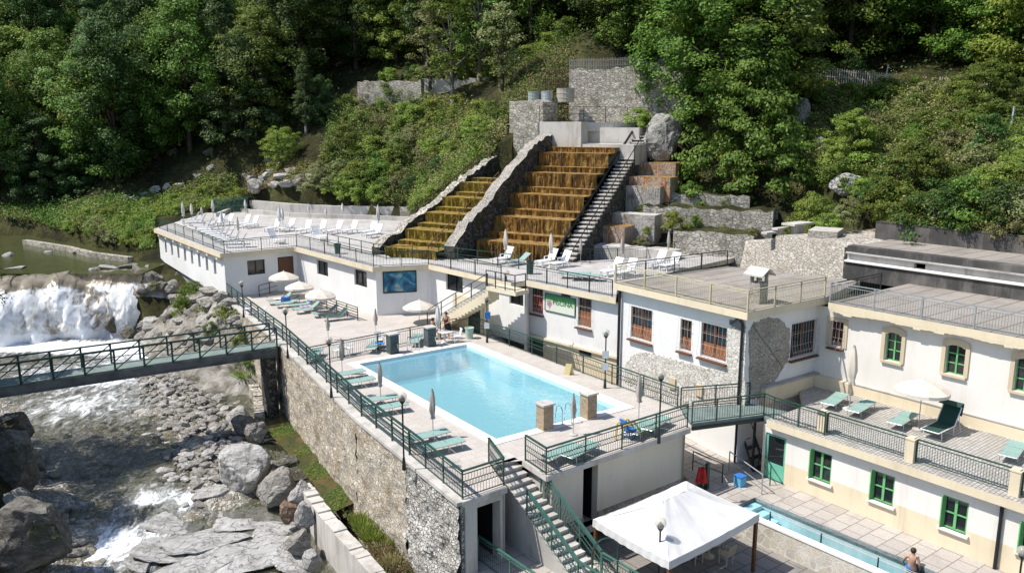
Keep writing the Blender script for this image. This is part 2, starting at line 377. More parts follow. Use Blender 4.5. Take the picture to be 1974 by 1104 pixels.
for u in (-6, -1, 3.2, 7.5):
    for t in (0, .5, 1): q = CAS0 + CDIR * u + CRUN * (12 * t); CP.append((q.x, q.y, 2.6 + 7.4 * t))
for x, y, z in [(-5, 45, -4.5), (0, 36, -4.5), (5, 42, -4), (10, 36, -3.6), (15, 30, -3.6), (20, 26, -3.6), (0, 55, -4), (-15, 60, -4), (-8, 52, -4.5), (30, 20, -3.6), (10, 20, -4), (5, 26, -4), (-22, 78, 1.5), (-5, 70, 2.2), (8, 55, 1.5), (20, 46, 2.5), (30, 36, 2)]: CP.append((x, y, z))
# upper stone wall terrace
for px in (1130, 1200, 1300): p = DP(px, 232, 82); CP.append((p.x, p.y, 13.2)); p = DP(px, 130, 84); CP.append((p.x, p.y + 1.5, 18.6))
CPA = np.array(CP)
def tps_fit(P, lam=.02):
    n = len(P); d = np.hypot(P[:, None, 0] - P[None, :, 0], P[:, None, 1] - P[None, :, 1]); Kk = np.where(d > 0, d * d * np.log(d + 1e-9), 0) + lam * n * np.eye(n)
    A = np.zeros((n + 3, n + 3)); A[:n, :n] = Kk; A[:n, n] = 1; A[:n, n + 1:] = P[:, :2]; A[n:, :n] = A[:n, n:].T
    return np.linalg.solve(A, np.concatenate([P[:, 2], [0, 0, 0]]))
TPSC = tps_fit(CPA)
def tps(x, y):
    x = np.asarray(x, float); y = np.asarray(y, float); o = TPSC[-3] + TPSC[-2] * x + TPSC[-1] * y
    for i, (a, b, _) in enumerate(CPA):
        d2 = (x - a) ** 2 + (y - b) ** 2; o = o + TPSC[i] * .5 * d2 * np.log(d2 + 1e-12)
    return o
def inpoly(x, y, pl):
    r = np.zeros(np.shape(x), bool); n = len(pl)
    for i in range(n):
        x1, y1 = pl[i][0], pl[i][1]; x2, y2 = pl[(i + 1) % n][0], pl[(i + 1) % n][1]
        c = ((y1 > y) != (y2 > y)); xx = (x2 - x1) * (y - y1) / ((y2 - y1) if y2 != y1 else 1e-9) + x1
        r ^= c & (x < xx)
    return r
ROOFPOLY = RP + RBACK
DECKCAP = [A_, WALLP[1], WALLP[2], G_, V(-1.5, 15), V(40, 15), V(40, 24), V(24, 34), V(16.5, 43), V(10, 52), V(-6, 62), V(-20, 66)]
RHOUSE = [V(10, 40), V(21, 27), V(34, 33), V(22, 50), V(14, 54), V(5, 50)]
CASCAP = [V(-12, 60), V(6, 55), V(18, 76), V(4, 80), V(-2, 77)]
RTERR = [V(3, 58), V(13, 52), V(20, 50), V(27, 56), V(24, 68), V(14.5, 79), V(9, 74)]
_a, _b = W(1636, 529, 4.6), W(1974, 580, 4.6); _d = (_b - _a).normalized(); _b = _b + _d * 22; _n = Vector((-_d.y, _d.x, 0)); _n = _n if _n.y > 0 else -_n
BITCAP = [_a - _d * 1.0, _b, _b + _n * 5.4, _a + _n * 5.4 - _d * 1.0]
POOLUP = [V(-90, 71.5), V(-34, 72.5), V(-38, 83), V(-57, 97), V(-90, 99)]
def hgt(x, y):
    x = np.asarray(x, float); y = np.asarray(y, float)
    z = tps(x, y)
    z = np.where(inpoly(x, y, ROOFPOLY), np.minimum(z, 2.5), z)
    z = np.where(inpoly(x, y, RHOUSE), np.minimum(z, 3.2), z)
    z = np.where(inpoly(x, y, DECKCAP), np.minimum(z, -4.0), z)
    tc_ = ((y - 62.5) - (x + 6) * -.0) / 13.0
    z = np.where(inpoly(x, y, CASCAP), np.minimum(z, 2.2 + np.clip(((x + 2) * .475 + (y - 62.5) * .88) / 13.2, 0, 1) * 7.0), z)
    ye = y + .42 * (x - 8)
    z = np.where(inpoly(x, y, RTERR), np.minimum(z, np.interp(ye, [0, 64.7, 66.5, 68.4, 71.2, 74.3, 79, 84], [2.8, 2.8, 3.9, 4.7, 6.0, 7.0, 11.5, 30])), z)
    z = np.where(inpoly(x, y, BITCAP), np.minimum(z, 4.2), z)
    riv = (y < 70.5) & (x < wallx(y) - .1)
    bank = np.maximum(0, leftx(y) - x)
    zr = bedz(y) - .7 + np.minimum(bank * 1.15, 5 + bank * .35)
    nearA = np.maximum(0, 7 - (wallx(y) - x)) * np.clip((y - 54) / 6, 0, 1)
    zr = zr + nearA * .75
    z = np.where(riv, zr, z)
    z = np.where(inpoly(x, y, POOLUP), -.15, z)
    return z
def hz1(x, y): return float(hgt(np.array([x]), np.array([y]))[0])
def onhill(px, py, y0=55, y1=165):          # where the ray of a photo point meets the terrain
    d = ray(px, py); ys = np.arange(y0, y1, .25); xs = d[0] / d[1] * ys; zs = HC + d[2] / d[1] * ys
    h = hgt(xs, ys); k = np.argmax(h >= zs)
    return V(xs[k], ys[k], h[k]) if h[k] >= zs[k] else V(xs[-1], ys[-1], h[-1])
# terrain mesh
def heightmesh(name, x0, x1, y0, y1, st, fn, mat):
    nx = int((x1 - x0) / st) + 1; ny = int((y1 - y0) / st) + 1
    X, Y = np.meshgrid(np.linspace(x0, x1, nx), np.linspace(y0, y1, ny)); Z = fn(X, Y)
    i = np.arange((ny - 1) * (nx - 1)); r = i // (nx - 1); c = i % (nx - 1); a = r * nx + c
    return np_mesh(name, np.stack([X.ravel(), Y.ravel(), Z.ravel()], 1), np.stack([a, a + 1, a + nx + 1, a + nx], 1), mat, None, True)
def vnoise(X, Y, s, seed=0, k='p'):
    out = np.empty(X.size); xs = (X * s).ravel(); ys = (Y * s).ravel()
    for i in range(X.size): out[i] = noise.noise((xs[i], ys[i], seed))
    return out.reshape(X.shape)
n = NT('forest_floor'); vec = n.coord('pos')
col = n.ramp(n.noise(vec, .22, 7, .7), [(.3, (.02, .018, .012, 1)), (.48, (.05, .05, .022, 1)), (.6, (.09, .09, .035, 1)), (.78, (.17, .14, .085, 1))])
col = n.mix(.5, col, n.ramp(n.noise(vec, 3.5, 6, .75), [(.3, (.15, .15, .15, 1)), (.7, (.85, .85, .85, 1))]), 'OVERLAY')
n.color(col); n.set(.95, 0, .1); n.bump(n.noise(vec, 1.6, 8, .75), 1.0, .5); FLOOR = n.mat
def hn(X, Y):
    Z = hgt(X, Y); return Z + vnoise(X, Y, .28, 3) * .5 * np.clip((Z - 4) / 3, 0, 1) + vnoise(X, Y, .9, 9) * .22 * np.clip((Z - 4) / 3, 0, 1)
tag(heightmesh('ground', -92, 92, 12, 168, .9, hn, FLOOR), kind='structure')
n = NT('far_ground'); n.color((.05, .055, .025, 1)); n.set(.95)
mb = MB(); mb.poly([(-1500, -1500, -9), (1500, -1500, -9), (1500, 1500, -9), (-1500, 1500, -9)]); tag(mb.build('valley_ground', n.mat), kind='structure')

# ------------------------------------------------------------------ river bed and water
n = NT('river_cobbles'); vec = n.coord('pos', (1, 1, 1))
v1 = n.n('ShaderNodeTexVoronoi'); wob = n.n('ShaderNodeTexNoise'); wob.inputs['Scale'].default_value = 1.3; wob.inputs['Detail'].default_value = 6; n.l(vec, wob.inputs['Vector']); wv_ = n.mix(.6, vec, wob.outputs['Color'], 'LINEAR_LIGHT')
v1.inputs['Scale'].default_value = 3.6; n.l(wv_, v1.inputs['Vector'])
v2 = n.n('ShaderNodeTexVoronoi', feature='DISTANCE_TO_EDGE'); v2.inputs['Scale'].default_value = 3.6; n.l(wv_, v2.inputs['Vector'])
sp_ = n.n('ShaderNodeSeparateColor'); n.l(v1.outputs['Color'], sp_.inputs['Color'])
col = n.ramp(sp_.outputs[1], [(.05, (.24, .22, .19, 1)), (.4, (.46, .43, .38, 1)), (.7, (.62, .59, .55, 1)), (.95, (.36, .31, .22, 1))])
col = n.mix(n.ramp(v2.outputs['Distance'], [(.0, (.3, .3, .3, 1)), (.14, (1, 1, 1, 1))]), (.10, .09, .065, 1), col)
col = n.mix(.6, col, n.ramp(n.noise(vec, 6, 8, .8), [(.3, (.1, .1, .1, 1)), (.7, (.9, .9, .88, 1))]), 'OVERLAY')
col = n.mix(n.ramp(n.noise(vec, .35, 5, .7), [(.5, (0, 0, 0, 1)), (.66, (.75, .75, .75, 1))]), col, (.13, .11, .045, 1))
n.color(col); n.set(.75, 0, .3); n.bump(n.math('ADD', v2.outputs['Distance'], n.math('MULTIPLY', n.noise(vec, 12, 4), .15)), 1, .25); COBBLE = n.mat
def bar(X, Y):                              # gravel bar towards the right bank, channel in the middle
    t = wallx(Y) - X
    b = .55 * np.exp(-((t - 6.0) / 2.6) ** 2) * np.clip((Y - 36) / 5, 0, 1) * np.clip((64 - Y) / 6, 0, 1)
    return b + .5 * np.clip((leftx(Y) + 2.5 - X) / 2.5, 0, 2.5) + .35 * np.clip((2.2 - t) / 1.2, 0, 1) * np.clip((Y - 47) / 4, 0, 1)
def cell(X, Y, s, seed):
    out = np.empty(X.size); xs = (X * s).ravel(); ys = (Y * s).ravel()
    for i in range(X.size):
        d, _ = noise.voronoi((xs[i], ys[i], seed)); out[i] = d[0]
    return out.reshape(X.shape)
def bedfn(X, Y):
    c = np.clip(.75 - cell(X, Y, .8, 2.), 0, 1); big = np.clip(.6 - cell(X, Y, .33, 5.), 0, 1)
    return bedz(Y) - .16 + bar(X, Y) + c * .38 + big * .42 + vnoise(X, Y, .5, 4) * .16
tag(heightmesh('river_bed', -46, 1, 24, 69.5, .28, bedfn, COBBLE), kind='structure')
def watermat(name, deep, foamcol=(.86, .88, .9, 1), alpha=.55, sc=(1, 1, 1), rot=0, bump=.35):
    n = NT(name); vec = n.coord('pos', sc, (0, 0, rot))
    at_ = n.n('ShaderNodeAttribute'); at_.attribute_name = 'foam'
    f1 = n.noise(vec, 1.3, 10, .82, .8)
    m = n.math('ADD', n.math('MULTIPLY', f1, 1.0), n.math('MULTIPLY', at_.outputs['Fac'], .75))
    mask = n.ramp(m, [(.70, (0, 0, 0, 1)), (.90, (1, 1, 1, 1))])
    n.color(n.mix(mask, deep, foamcol)); n.set(.07, 0, .5)
    rr = n.ramp(mask, [(0, (.06, .06, .06, 1)), (1, (.7, .7, .7, 1))]); n.l(rr, n.b.inputs['Roughness'])
    n.l(n.math('MAXIMUM', mask, alpha), n.b.inputs['Alpha'])
    n.bump(n.noise(vec, 2.2, 5, .6, .5), bump, .25); return n.mat
RWATER = watermat('river_water', (.062, .066, .03, 1), alpha=.46, sc=(1.1, .55, 1), rot=R(30), bump=.6)
def watersheet(name, x0, x1, y0, y1, st, zf, ff, mat):
    o = heightmesh(name, x0, x1, y0, y1, st, zf, mat); me = o.data
    co = np.empty(len(me.vertices) * 3, np.float32); me.vertices.foreach_get('co', co); co = co.reshape(-1, 3)
    a = me.attributes.new('foam', 'FLOAT', 'POINT'); a.data.foreach_set('value', ff(co[:, 0], co[:, 1]).astype(np.float32))
    return tag(o, kind='structure')
def gz(x, y, px, py, sx, sy, z):
    c = W(px, py, z); return np.exp(-((x - c.x) / sx) ** 2 - ((y - c.y) / sy) ** 2)
def wz(X, Y): return bedz(Y) + .33 + vnoise(X, Y, .9, 1) * .07 + vnoise(X, Y, .35, 8) * .08
def foamf(x, y):
    f = .20 + .42 * gz(x, y, 190, 1065, 3.4, 2.0, -6.5) + .30 * gz(x, y, 330, 975, 2.5, 1.2, -6.2) + .36 * gz(x, y, 180, 735, 7, 3, -5.4) + .35 * gz(x, y, 350, 690, 6, 3, -5.3)
    f = f + .55 * np.exp(-((y - 66.2) / 1.9) ** 2) + .25 * gz(x, y, 150, 800, 5, 3, -5.7)
    return f
watersheet('river_water', -46, -3.2, 24, 68.6, .4, wz, foamf, RWATER)
PWATER = watermat('upstream_water', (.10, .11, .045, 1), alpha=.7, bump=.15)
watersheet('upstream_water', -90, -33, 71.5, 99, .8, lambda X, Y: X * 0 + .42, lambda x, y: x * 0, PWATER)
# weir face with falling water
WL = W(-160, 545, .4); WR = W(268, 522, .4)
n = NT('falling_water'); tc = n.n('ShaderNodeTexCoord')
mp = n.n('ShaderNodeMapping'); mp.inputs['Scale'].default_value = (46, 7, 1); n.l(tc.outputs['UV'], mp.inputs['Vector'])
at_ = n.n('ShaderNodeAttribute'); at_.attribute_name = 'foam'
f1 = n.noise(mp.outputs['Vector'], 1.0, 12, .78, .35)
mask = n.ramp(n.math('ADD', n.math('MULTIPLY', f1, 1.05), n.math('MULTIPLY', at_.outputs['Fac'], .6)), [(.60, (0, 0, 0, 1)), (.72, (.55, .55, .55, 1)), (.92, (1, 1, 1, 1))])
vec = n.coord('pos')
rock = n.ramp(n.noise(vec, .8, 6, .65), [(.35, (.14, .115, .075, 1)), (.7, (.36, .31, .23, 1))])
n.color(n.mix(mask, rock, (.86, .88, .9, 1))); n.l(n.ramp(mask, [(0, (.15, .15, .15, 1)), (1, (.75, .75, .75, 1))]), n.b.inputs['Roughness'])
n.bump(f1, .35, .12); FALL = n.mat
nu, nv = 220, 60; vs = []; foam = []; uv = []
for j in range(nv + 1):
    v = j / nv
    for i in range(nu + 1):
        u = i / nu; p = lerp(WL, WR, u); g = noise.noise((u * 9, v * 1.2, 1)); g2 = noise.fractal((u * 26, v * 9, 7), .7, 2.1, 5)
        brk = .20 + .12 * noise.noise((u * 7, 0, 3)) + (.12 if u > .86 else 0)
        if v < brk: d = v / brk * 2.2; z = .42 - (v / brk) ** 2 * .9
        else:
            q = (v - brk) / (1 - brk); d = 2.2 + q * (1.9 + g * 1.2) + .7 * math.sin(q * PI) ; z = -.48 - 4.9 * q ** (1.15 + .5 * g)
        vs.append((p.x + .25 * d + g2 * .18, p.y + 1.2 - d - g * .8 - .22 * noise.noise((u * 22, v * 3, 2)) + g2 * .185, z + g2 * .08 + g * .25)); uv.append((u, v))
        e = max(0, min(1, (v - brk + .05) / .10)); side = max(0, 1 - abs(u - .70) / .5)
        foam.append(e * (.30 + .6 * g + .16 * side + .25 * noise.noise((u * 40, v * 9, 5)) + (.25 if v > .8 else 0)) - .25 * (1 - e))
i = np.arange(nu * nv); a = (i // nu) * (nu + 1) + i % nu
o = np_mesh('waterfall', np.array(vs), np.stack([a, a + nu + 1, a + nu + 2, a + 1], 1), FALL, None, True)
at2 = o.data.attributes.new('foam', 'FLOAT', 'POINT'); at2.data.foreach_set('value', np.array(foam, np.float32))
ul = o.data.uv_layers.new(name='UVMap'); li = np.empty(len(o.data.loops), np.int32); o.data.loops.foreach_get('vertex_index', li)
ul.data.foreach_set('uv', np.array(uv, np.float32)[li].ravel()); tag(o, kind='structure')
# mossy channel along the wall foot
n = NT('algae_water'); vec = n.coord('pos', (1, .6, 1), (0, 0, R(30)))
n.color(n.ramp(n.noise(vec, 1.1, 10, .8, .6), [(.32, (.025, .034, .01, 1)), (.45, (.055, .065, .016, 1)), (.52, (.10, .085, .025, 1)), (.6, (.15, .10, .035, 1)), (.72, (.05, .06, .018, 1))]))
n.set(.4, 0, .3); n.bump(n.noise(vec, 5, 7, .8), .9, .15)
CH = [(520, 765), (548, 785), (690, 965), (640, 988), (606, 935), (560, 880), (520, 835), (500, 790)]
mb = MB(); mb.poly([W(x, y, -4.72) for x, y in CH]); tag(mb.build('channel_water', n.mat), kind='structure')

# ------------------------------------------------------------------ boulders
def rockmat(name, c0, c1, c2, moss=None, lay=(1, 1, 2.4)):
    n = NT(name); vec = n.coord('obj', lay); v2 = n.coord('obj')
    f = n.noise(vec, 1.5, 10, .75, .5); fi = n.noise(v2, 9, 6, .8)
    col = n.ramp(n.math('ADD', n.math('MULTIPLY', f, .75), n.math('MULTIPLY', fi, .25)), [(.36, c0), (.5, c1), (.63, c2)])
    wob = n.n('ShaderNodeTexNoise'); wob.inputs['Scale'].default_value = 1.6; wob.inputs['Detail'].default_value = 5; n.l(v2, wob.inputs['Vector'])
    wv = n.mix(.8, n.coord('obj', (1, 1, 1.8)), wob.outputs['Color'], 'LINEAR_LIGHT')
    vo = n.n('ShaderNodeTexVoronoi', feature='DISTANCE_TO_EDGE'); vo.inputs['Scale'].default_value = 1.5; n.l(wv, vo.inputs['Vector'])
    cr = n.ramp(vo.outputs['Distance'], [(.0, (0, 0, 0, 1)), (.02, (1, 1, 1, 1))])
    col = n.mix(n.math('MULTIPLY', n.math('SUBTRACT', 1.0, cr), .32), col, tuple(x * .35 for x in c0[:3]) + (1,))
    if moss: col = n.mix(n.ramp(n.noise(v2, 1.1, 6, .7), [(.5, (0, 0, 0, 1)), (.64, (.8, .8, .8, 1))]), col, moss)
    n.color(col); n.set(.9, 0, .2); n.bump(n.math('ADD', n.math('ADD', f, n.math('MULTIPLY', cr, .4)), n.math('MULTIPLY', fi, .5)), 1.0, .2); return n.mat
ROCKL = rockmat('pale_grey_rock', (.30, .285, .265, 1), (.54, .52, .49, 1), (.68, .66, .63, 1))
ROCKM = rockmat('mid_grey_rock', (.18, .165, .15, 1), (.37, .345, .31, 1), (.54, .51, .47, 1))
ROCKD = rockmat('dark_mossy_rock', (.09, .08, .07, 1), (.20, .185, .16, 1), (.36, .335, .295, 1), (.07, .075, .03, 1))
ROCKR = rockmat('rusty_brown_rock', (.16, .10, .07, 1), (.33, .22, .15, 1), (.46, .37, .3, 1))
ico_cache = {}
def ico(sub):
    if sub not in ico_cache:
        import bmesh; bm = bmesh.new(); bmesh.ops.create_icosphere(bm, subdivisions=sub, radius=1)
        ico_cache[sub] = ([v.co.copy() for v in bm.verts], [tuple(v.index for v in f.verts) for f in bm.faces]); bm.free()
    return ico_cache[sub]
def rock_mesh(name, seed, sub=5, cuts=15, rough=.07, flat=0.0):
    rr = random.Random(seed); vs, fs = ico(sub); out = []; pl = []
    for k in range(cuts):
        d = Vector((rr.gauss(0, 1), rr.gauss(0, 1), rr.gauss(0, .8))).normalized(); pl.append((d, rr.uniform(.52, .84)))
    if flat: pl.append((Vector((rr.uniform(-.2, .2), rr.uniform(-.2, .2), 1)).normalized(), flat))
    off = Vector((seed * 3.1, seed * 1.7, seed * .9))
    for v in vs:
        p = v * (1.05 + .22 * noise.noise(v * 1.1 + off))
        for d, c in pl:
            e = p.dot(d) - c - .02 * noise.noise(v * 5 + off)
            if e > 0: p = p - d * (e * .97)
        p = p * (1 + rough * noise.fractal(v * 2.6 + off, .8, 2.2, 6)) + Vector((0, 0, rough * .2 * math.sin(p.z * 22 + 4 * noise.noise(v * 2 + off))))
        out.append(p)
    me = bpy.data.meshes.new(name); me.from_pydata([tuple(p) for p in out], [], fs); me.update(); return me
ROCKME = [rock_mesh('boulder', s) for s in range(1, 9)] + [rock_mesh('boulder', 20 + s, 5, 12, .07, .3) for s in range(4)]
ROCKS = []
def boulder(px, py, z, w, h, depth=None, mat=ROCKL, k=None, label=None, group=None, rz=None, sink=.25, name='boulder', P=None):
    """w, h: width and height in photo pixels of the visible rock, base centre at px,py"""
    P = W(px, py, z) if P is None else P
    s = P.y / 1611.0; sx = w * s / 2 * 1.12; sz = h * s / 2 * 1.1; sy = (depth or (sx * .8))
    k = random.randrange(12) if k is None else k
    me = ROCKME[k]
    key = (k, mat.name)
    if key not in ico_cache:
        m2 = me.copy(); m2.materials.clear(); m2.materials.append(mat); ico_cache[key] = m2
    o = bpy.data.objects.new(name, ico_cache[key]); COL.objects.link(o)
    o.location = (P.x, P.y + sy * .6, z + sz * (1 - 2 * sink)); o.scale = (sx, sy, sz)
    o.rotation_euler = (random.uniform(-.12, .12), random.uniform(-.12, .12), random.uniform(-.35, .35) if rz is None else rz)
    tag(o, label, 'boulder', group); ROCKS.append(o); return o
GB = 'boulders along the river'
bl = lambda *a, **k: boulder(*a, group=GB, **k)
bl(55, 1112, -5.6, 175, 170, mat=ROCKD, k=0, sink=.12, label='huge dark mossy rock filling the bottom left corner beside the rapids')
bl(20, 945, -4.6, 110, 140, mat=ROCKD, k=2, sink=.15, label='dark brown rock on the left bank above the corner rock')
bl(15, 850, -4.0, 90, 70, mat=ROCKD, k=4, sink=.2, label='dark rock on the left bank nearest the footbridge')
bl(62, 905, -5.4, 52, 46, mat=ROCKM, k=5, label='small grey rock at the foot of the dark left bank rocks')
bl(10, 990, -4.4, 80, 60, mat=ROCKM, k=3, label='grey rock wedged between the dark left bank rocks')
bl(470, 960, -5.9, 118, 112, mat=ROCKL, k=1, sink=.14, label='largest pale boulder with streaked sides standing mid bank')
bl(400, 968, -6.0, 80, 44, mat=ROCKL, k=9, label='pale slab leaning against the largest pale boulder')
bl(530, 972, -5.6, 95, 78, mat=ROCKM, k=6, sink=.2, label='grey pointed boulder right of the largest pale boulder')
bl(552, 1012, -5.6, 48, 62, mat=ROCKR, k=7, sink=.15, label='reddish brown boulder among the pale rocks below the wall')
bl(575, 985, -5.3, 52, 70, mat=ROCKL, k=3, sink=.15, label='pale upright boulder behind the reddish brown boulder')
bl(590, 1020, -5.3, 40, 66, mat=ROCKL, k=0, sink=.15, label='narrow pale boulder leaning on the low channel wall')
bl(570, 1070, -5.8, 80, 60, mat=ROCKM, k=5, label='squat grey boulder right of the layered slabs')
bl(600, 1095, -5.6, 50, 48, mat=ROCKL, k=4, label='pale block at the foot of the low channel wall')
bl(455, 818, -5.2, 58, 40, mat=ROCKL, k=6, label='pale rounded boulder at the end of the broken channel wall')
bl(470, 842, -5.3, 60, 48, mat=ROCKD, k=1, label='dark wet boulder below the pale rounded boulder')
bl(492, 848, -5.0, 52, 46, mat=ROCKM, k=2, label='tan boulder beside the green channel')
bl(420, 835, -5.6, 40, 18, mat=ROCKM, k=8, label='flat grey stone in the gravel left of the dark wet boulder')
bl(545, 905, -4.9, 60, 30, mat=ROCKD, k=3, label='low dark mossy boulder at the channel edge')
bl(380, 990, -6.2, 46, 32, mat=ROCKM, k=7, label='grey stone in the stream left of the streaked boulder')
SLABR = rockmat('layered_slab_rock', (.2, .19, .18, 1), (.50, .485, .465, 1), (.66, .65, .63, 1), None, (.9, .9, 6))
slabs = [(350, 1028, 150, 36, 8), (470, 1022, 170, 40, 9), (400, 1062, 190, 42, 10), (520, 1050, 120, 38, 11), (320, 1082, 150, 36, 8), (470, 1096, 200, 48, 9), (370, 1112, 170, 36, 10), (560, 1110, 110, 36, 11), (270, 1042, 70, 22, 9), (255, 1100, 60, 18, 8)]
so = [boulder(x, y, -6.35, w, h, depth=1.6, mat=SLABR, k=k, sink=.3, rz=.5, name='rock_slab', group='layered rock slabs in the river') for x, y, w, h, k in slabs]
for o in so: o['category'] = 'rock slab'
label_row(so, 'pale grey layered rock slab in the foreground river, %s')
up_ = [(395, 520, 60, 24), (368, 528, 30, 14), (437, 522, 36, 20), (150, 488, 32, 12), (232, 514, 34, 14), (205, 518, 30, 13), (172, 520, 26, 10), (92, 490, 18, 8), (20, 522, 40, 8), (260, 508, 28, 14)]
up_ = [(207, 520, 34, 15), (240, 518, 36, 16), (180, 522, 24, 9), (148, 490, 34, 14), (92, 489, 20, 8), (12, 495, 26, 10), (25, 520, 40, 8)]
uo = [boulder(x, y, .35, w, h, mat=ROCKL, sink=.3, group='stones in the upstream water') for x, y, w, h in up_]
label_row(uo, 'pale stone in the calm water above the weir, %s')
ab = [(300, 600, 62, 92, ROCKD, 0), (335, 570, 60, 60, ROCKD, 3), (275, 560, 40, 60, ROCKM, 5), (372, 585, 56, 40, ROCKM, 2), (330, 640, 70, 60, ROCKM, 6), (290, 640, 44, 40, ROCKL, 4), (385, 640, 64, 44, ROCKL, 1), (425, 628, 50, 44, ROCKL, 7), (350, 665, 60, 26, ROCKL, 9), (430, 660, 60, 26, ROCKL, 8), (245, 652, 42, 28, ROCKD, 2), (210, 640, 34, 38, ROCKD, 5), (470, 650, 40, 30, ROCKM, 3)]
ab += [(118, 628, 40, 30, ROCKM, 1), (160, 600, 30, 26, ROCKM, 4), (60, 600, 36, 30, ROCKM, 6), (190, 575, 24, 18, ROCKM, 7), (232, 610, 26, 22, ROCKD, 3)]
ao = []
for x, y, w, h, m, k in ab:
    z = -5 + max(0, min(1, (660 - y) / 110)) * 3.6; z = z if x < 400 else z + .6
    ao.append(boulder(x, y, z, w, h, mat=m, k=k, sink=.2, group='rocks beside the waterfall'))
label_row(ao, 'rock on the bank between waterfall and white wing, %s')
n = NT('bank_rock'); vec = n.coord('pos', (1, 1, 1.8)); f = n.noise(vec, .55, 9, .72, .6)
col = n.ramp(f, [(.33, (.07, .062, .05, 1)), (.46, (.22, .2, .17, 1)), (.58, (.38, .36, .325, 1)), (.7, (.5, .48, .45, 1))])
col = n.mix(n.ramp(n.noise(vec, .5, 6, .7), [(.56, (0, 0, 0, 1)), (.66, (.8, .8, .8, 1))]), col, (.09, .085, .03, 1))
n.color(col); n.set(.92, 0, .15); n.bump(f, 1, .4); BANKR = n.mat
BKP = [W(262, 560, -2), W(330, 540, 0), W(445, 575, 0), W(560, 670, -.6), W(545, 790, -4.8), W(420, 775, -5), W(330, 730, -5), W(250, 690, -5)]
def bankfn(X, Y):
    m_ = inpoly(X, Y, BKP); c = cell(X, Y, .55, 7.); c2 = cell(X, Y, 1.5, 3.)
    return hgt(X, Y) + np.where(m_, .45 + np.clip(.8 - c, 0, 1) * .7 + np.clip(.6 - c2, 0, 1) * .7 + np.clip(.5 - cell(X, Y, 3.1, 9.), 0, 1) * .3 + vnoise(X, Y, .4, 6) * .5, -1.2)
tag(heightmesh('rocky_bank', -40, -12, 50, 74, .3, bankfn, BANKR), kind='structure')
ao = []
for i in range(75):
    px, py = random.uniform(268, 500), random.uniform(575, 690)
    if py < 545 + abs(px - 330) * .25 or px > 420 + (py - 575) * .7: continue
    P = onhill(px, py, 52, 80); P.z = max(P.z, float(bankfn(np.array([P.x]), np.array([P.y]))[0])); w_ = random.choice((14, 20, 28, 36, 50)); ao.append(boulder(px, py, P.z, w_, w_ * random.uniform(.5, .8), mat=random.choice((ROCKL, ROCKM, ROCKM, ROCKD)), sink=.3, group='small rocks on the bank', P=P))
label_row(ao, 'small rock on the steep bank under the white wing, %s')
ao = []
for i in range(95):
    y = random.uniform(35.5, 57); t_ = random.uniform(2.4, 4.2 if y < 46 else 8.5) if i % 3 else random.uniform(3, 13); x = float(wallx(y)) - t_
    pp_ = PX((x, y, -5.5))
    if x < leftx(y) + 1 or (400 < pp_[0] < 560 and 880 < pp_[1] < 1000) or pp_[1] > 1010: continue
    w_ = random.choice((.35, .45, .6, .8)) * 1611 / y * random.uniform(.8, 1.2); z = float(bedz(y)) + float(bar(np.array(x), np.array(y)))
    ao.append(boulder(0, 0, z, w_, w_ * random.uniform(.45, .7), mat=random.choice((ROCKL, ROCKL, ROCKM, SLABR)), sink=.3, group='angular stones in the river bed', P=V(x, y, z)))
for b_ in range(5): k_ = sorted(ao, key=lambda o: -o.location.y)[b_ * len(ao) // 5:(b_ + 1) * len(ao) // 5]; label_row(k_, 'angular stone in the river bed, ' + ('far', 'upper middle', 'middle', 'lower middle', 'near')[b_] + ' band, %s')
# scattered cobbles in the bed: too many to count, one object
mb = MB(); vs, fs = ico(1)
for k in range(2300):
    y = random.uniform(34, 66); wx = float(wallx(y)); t = abs(random.gauss(0, 1)) * 5.5 + 2.2
    x = wx - t
    if x < leftx(y) - 1: continue
    s = random.choice((.06, .07, .08, .1, .12, .16, .2, .28)) * random.uniform(.7, 1.5)
    if y < 41 and t < 8: continue
    z = float(bedz(y)) - .05 + float(bar(np.array(x), np.array(y))) + .15
    off = Vector((k, 2 * k, 0)) * .37; rz = random.uniform(0, 6)
    a = (s * random.uniform(1, 1.8), s * random.uniform(.8, 1.2), s * random.uniform(.5, .8))
    mb.add([(x + (v.x * math.cos(rz) * a[0] - v.y * math.sin(rz) * a[1]) * (1 + .35 * noise.noise(v + off)), y + (v.x * math.sin(rz) * a[0] + v.y * math.cos(rz) * a[1]) * (1 + .35 * noise.noise(v * 1.3 + off)), z + v.z * a[2]) for v in vs], fs, random.randrange(3))
tag(mb.build('river_pebbles', [ROCKL, ROCKM, ROCKM], smooth=False), kind='stuff')
# low wall of the channel
t = thing('channel_wall', 'low broken masonry wall between green channel and foreground boulders', 'wall', W(629, 987, -4.6))
for i, seg in enumerate([[(585, 930), (629, 990), (735, 1112), (770, 1160)], [(470, 700), (498, 760), (500, 800)]]):
    mb = MB()
    for (a, b) in zip(seg, seg[1:]):
        P, Q = W(*a, -4.35), W(*b, -4.35); N = 14
        for k in range(N):
            p0, p1 = lerp(P, Q, k / N), lerp(P, Q, (k + 1.02) / N); j = random.uniform(-.06, .06)
            d = (p1 - p0); sd = Vector((d.y, -d.x, 0)).normalized() * .62
            mb.obox(V(p0.x, p0.y, -6.8) - sd / 2, d, sd, (0, 0, 2.45 + j))
    mb.build('wall_section', RUBBLE if i else CONC, t)
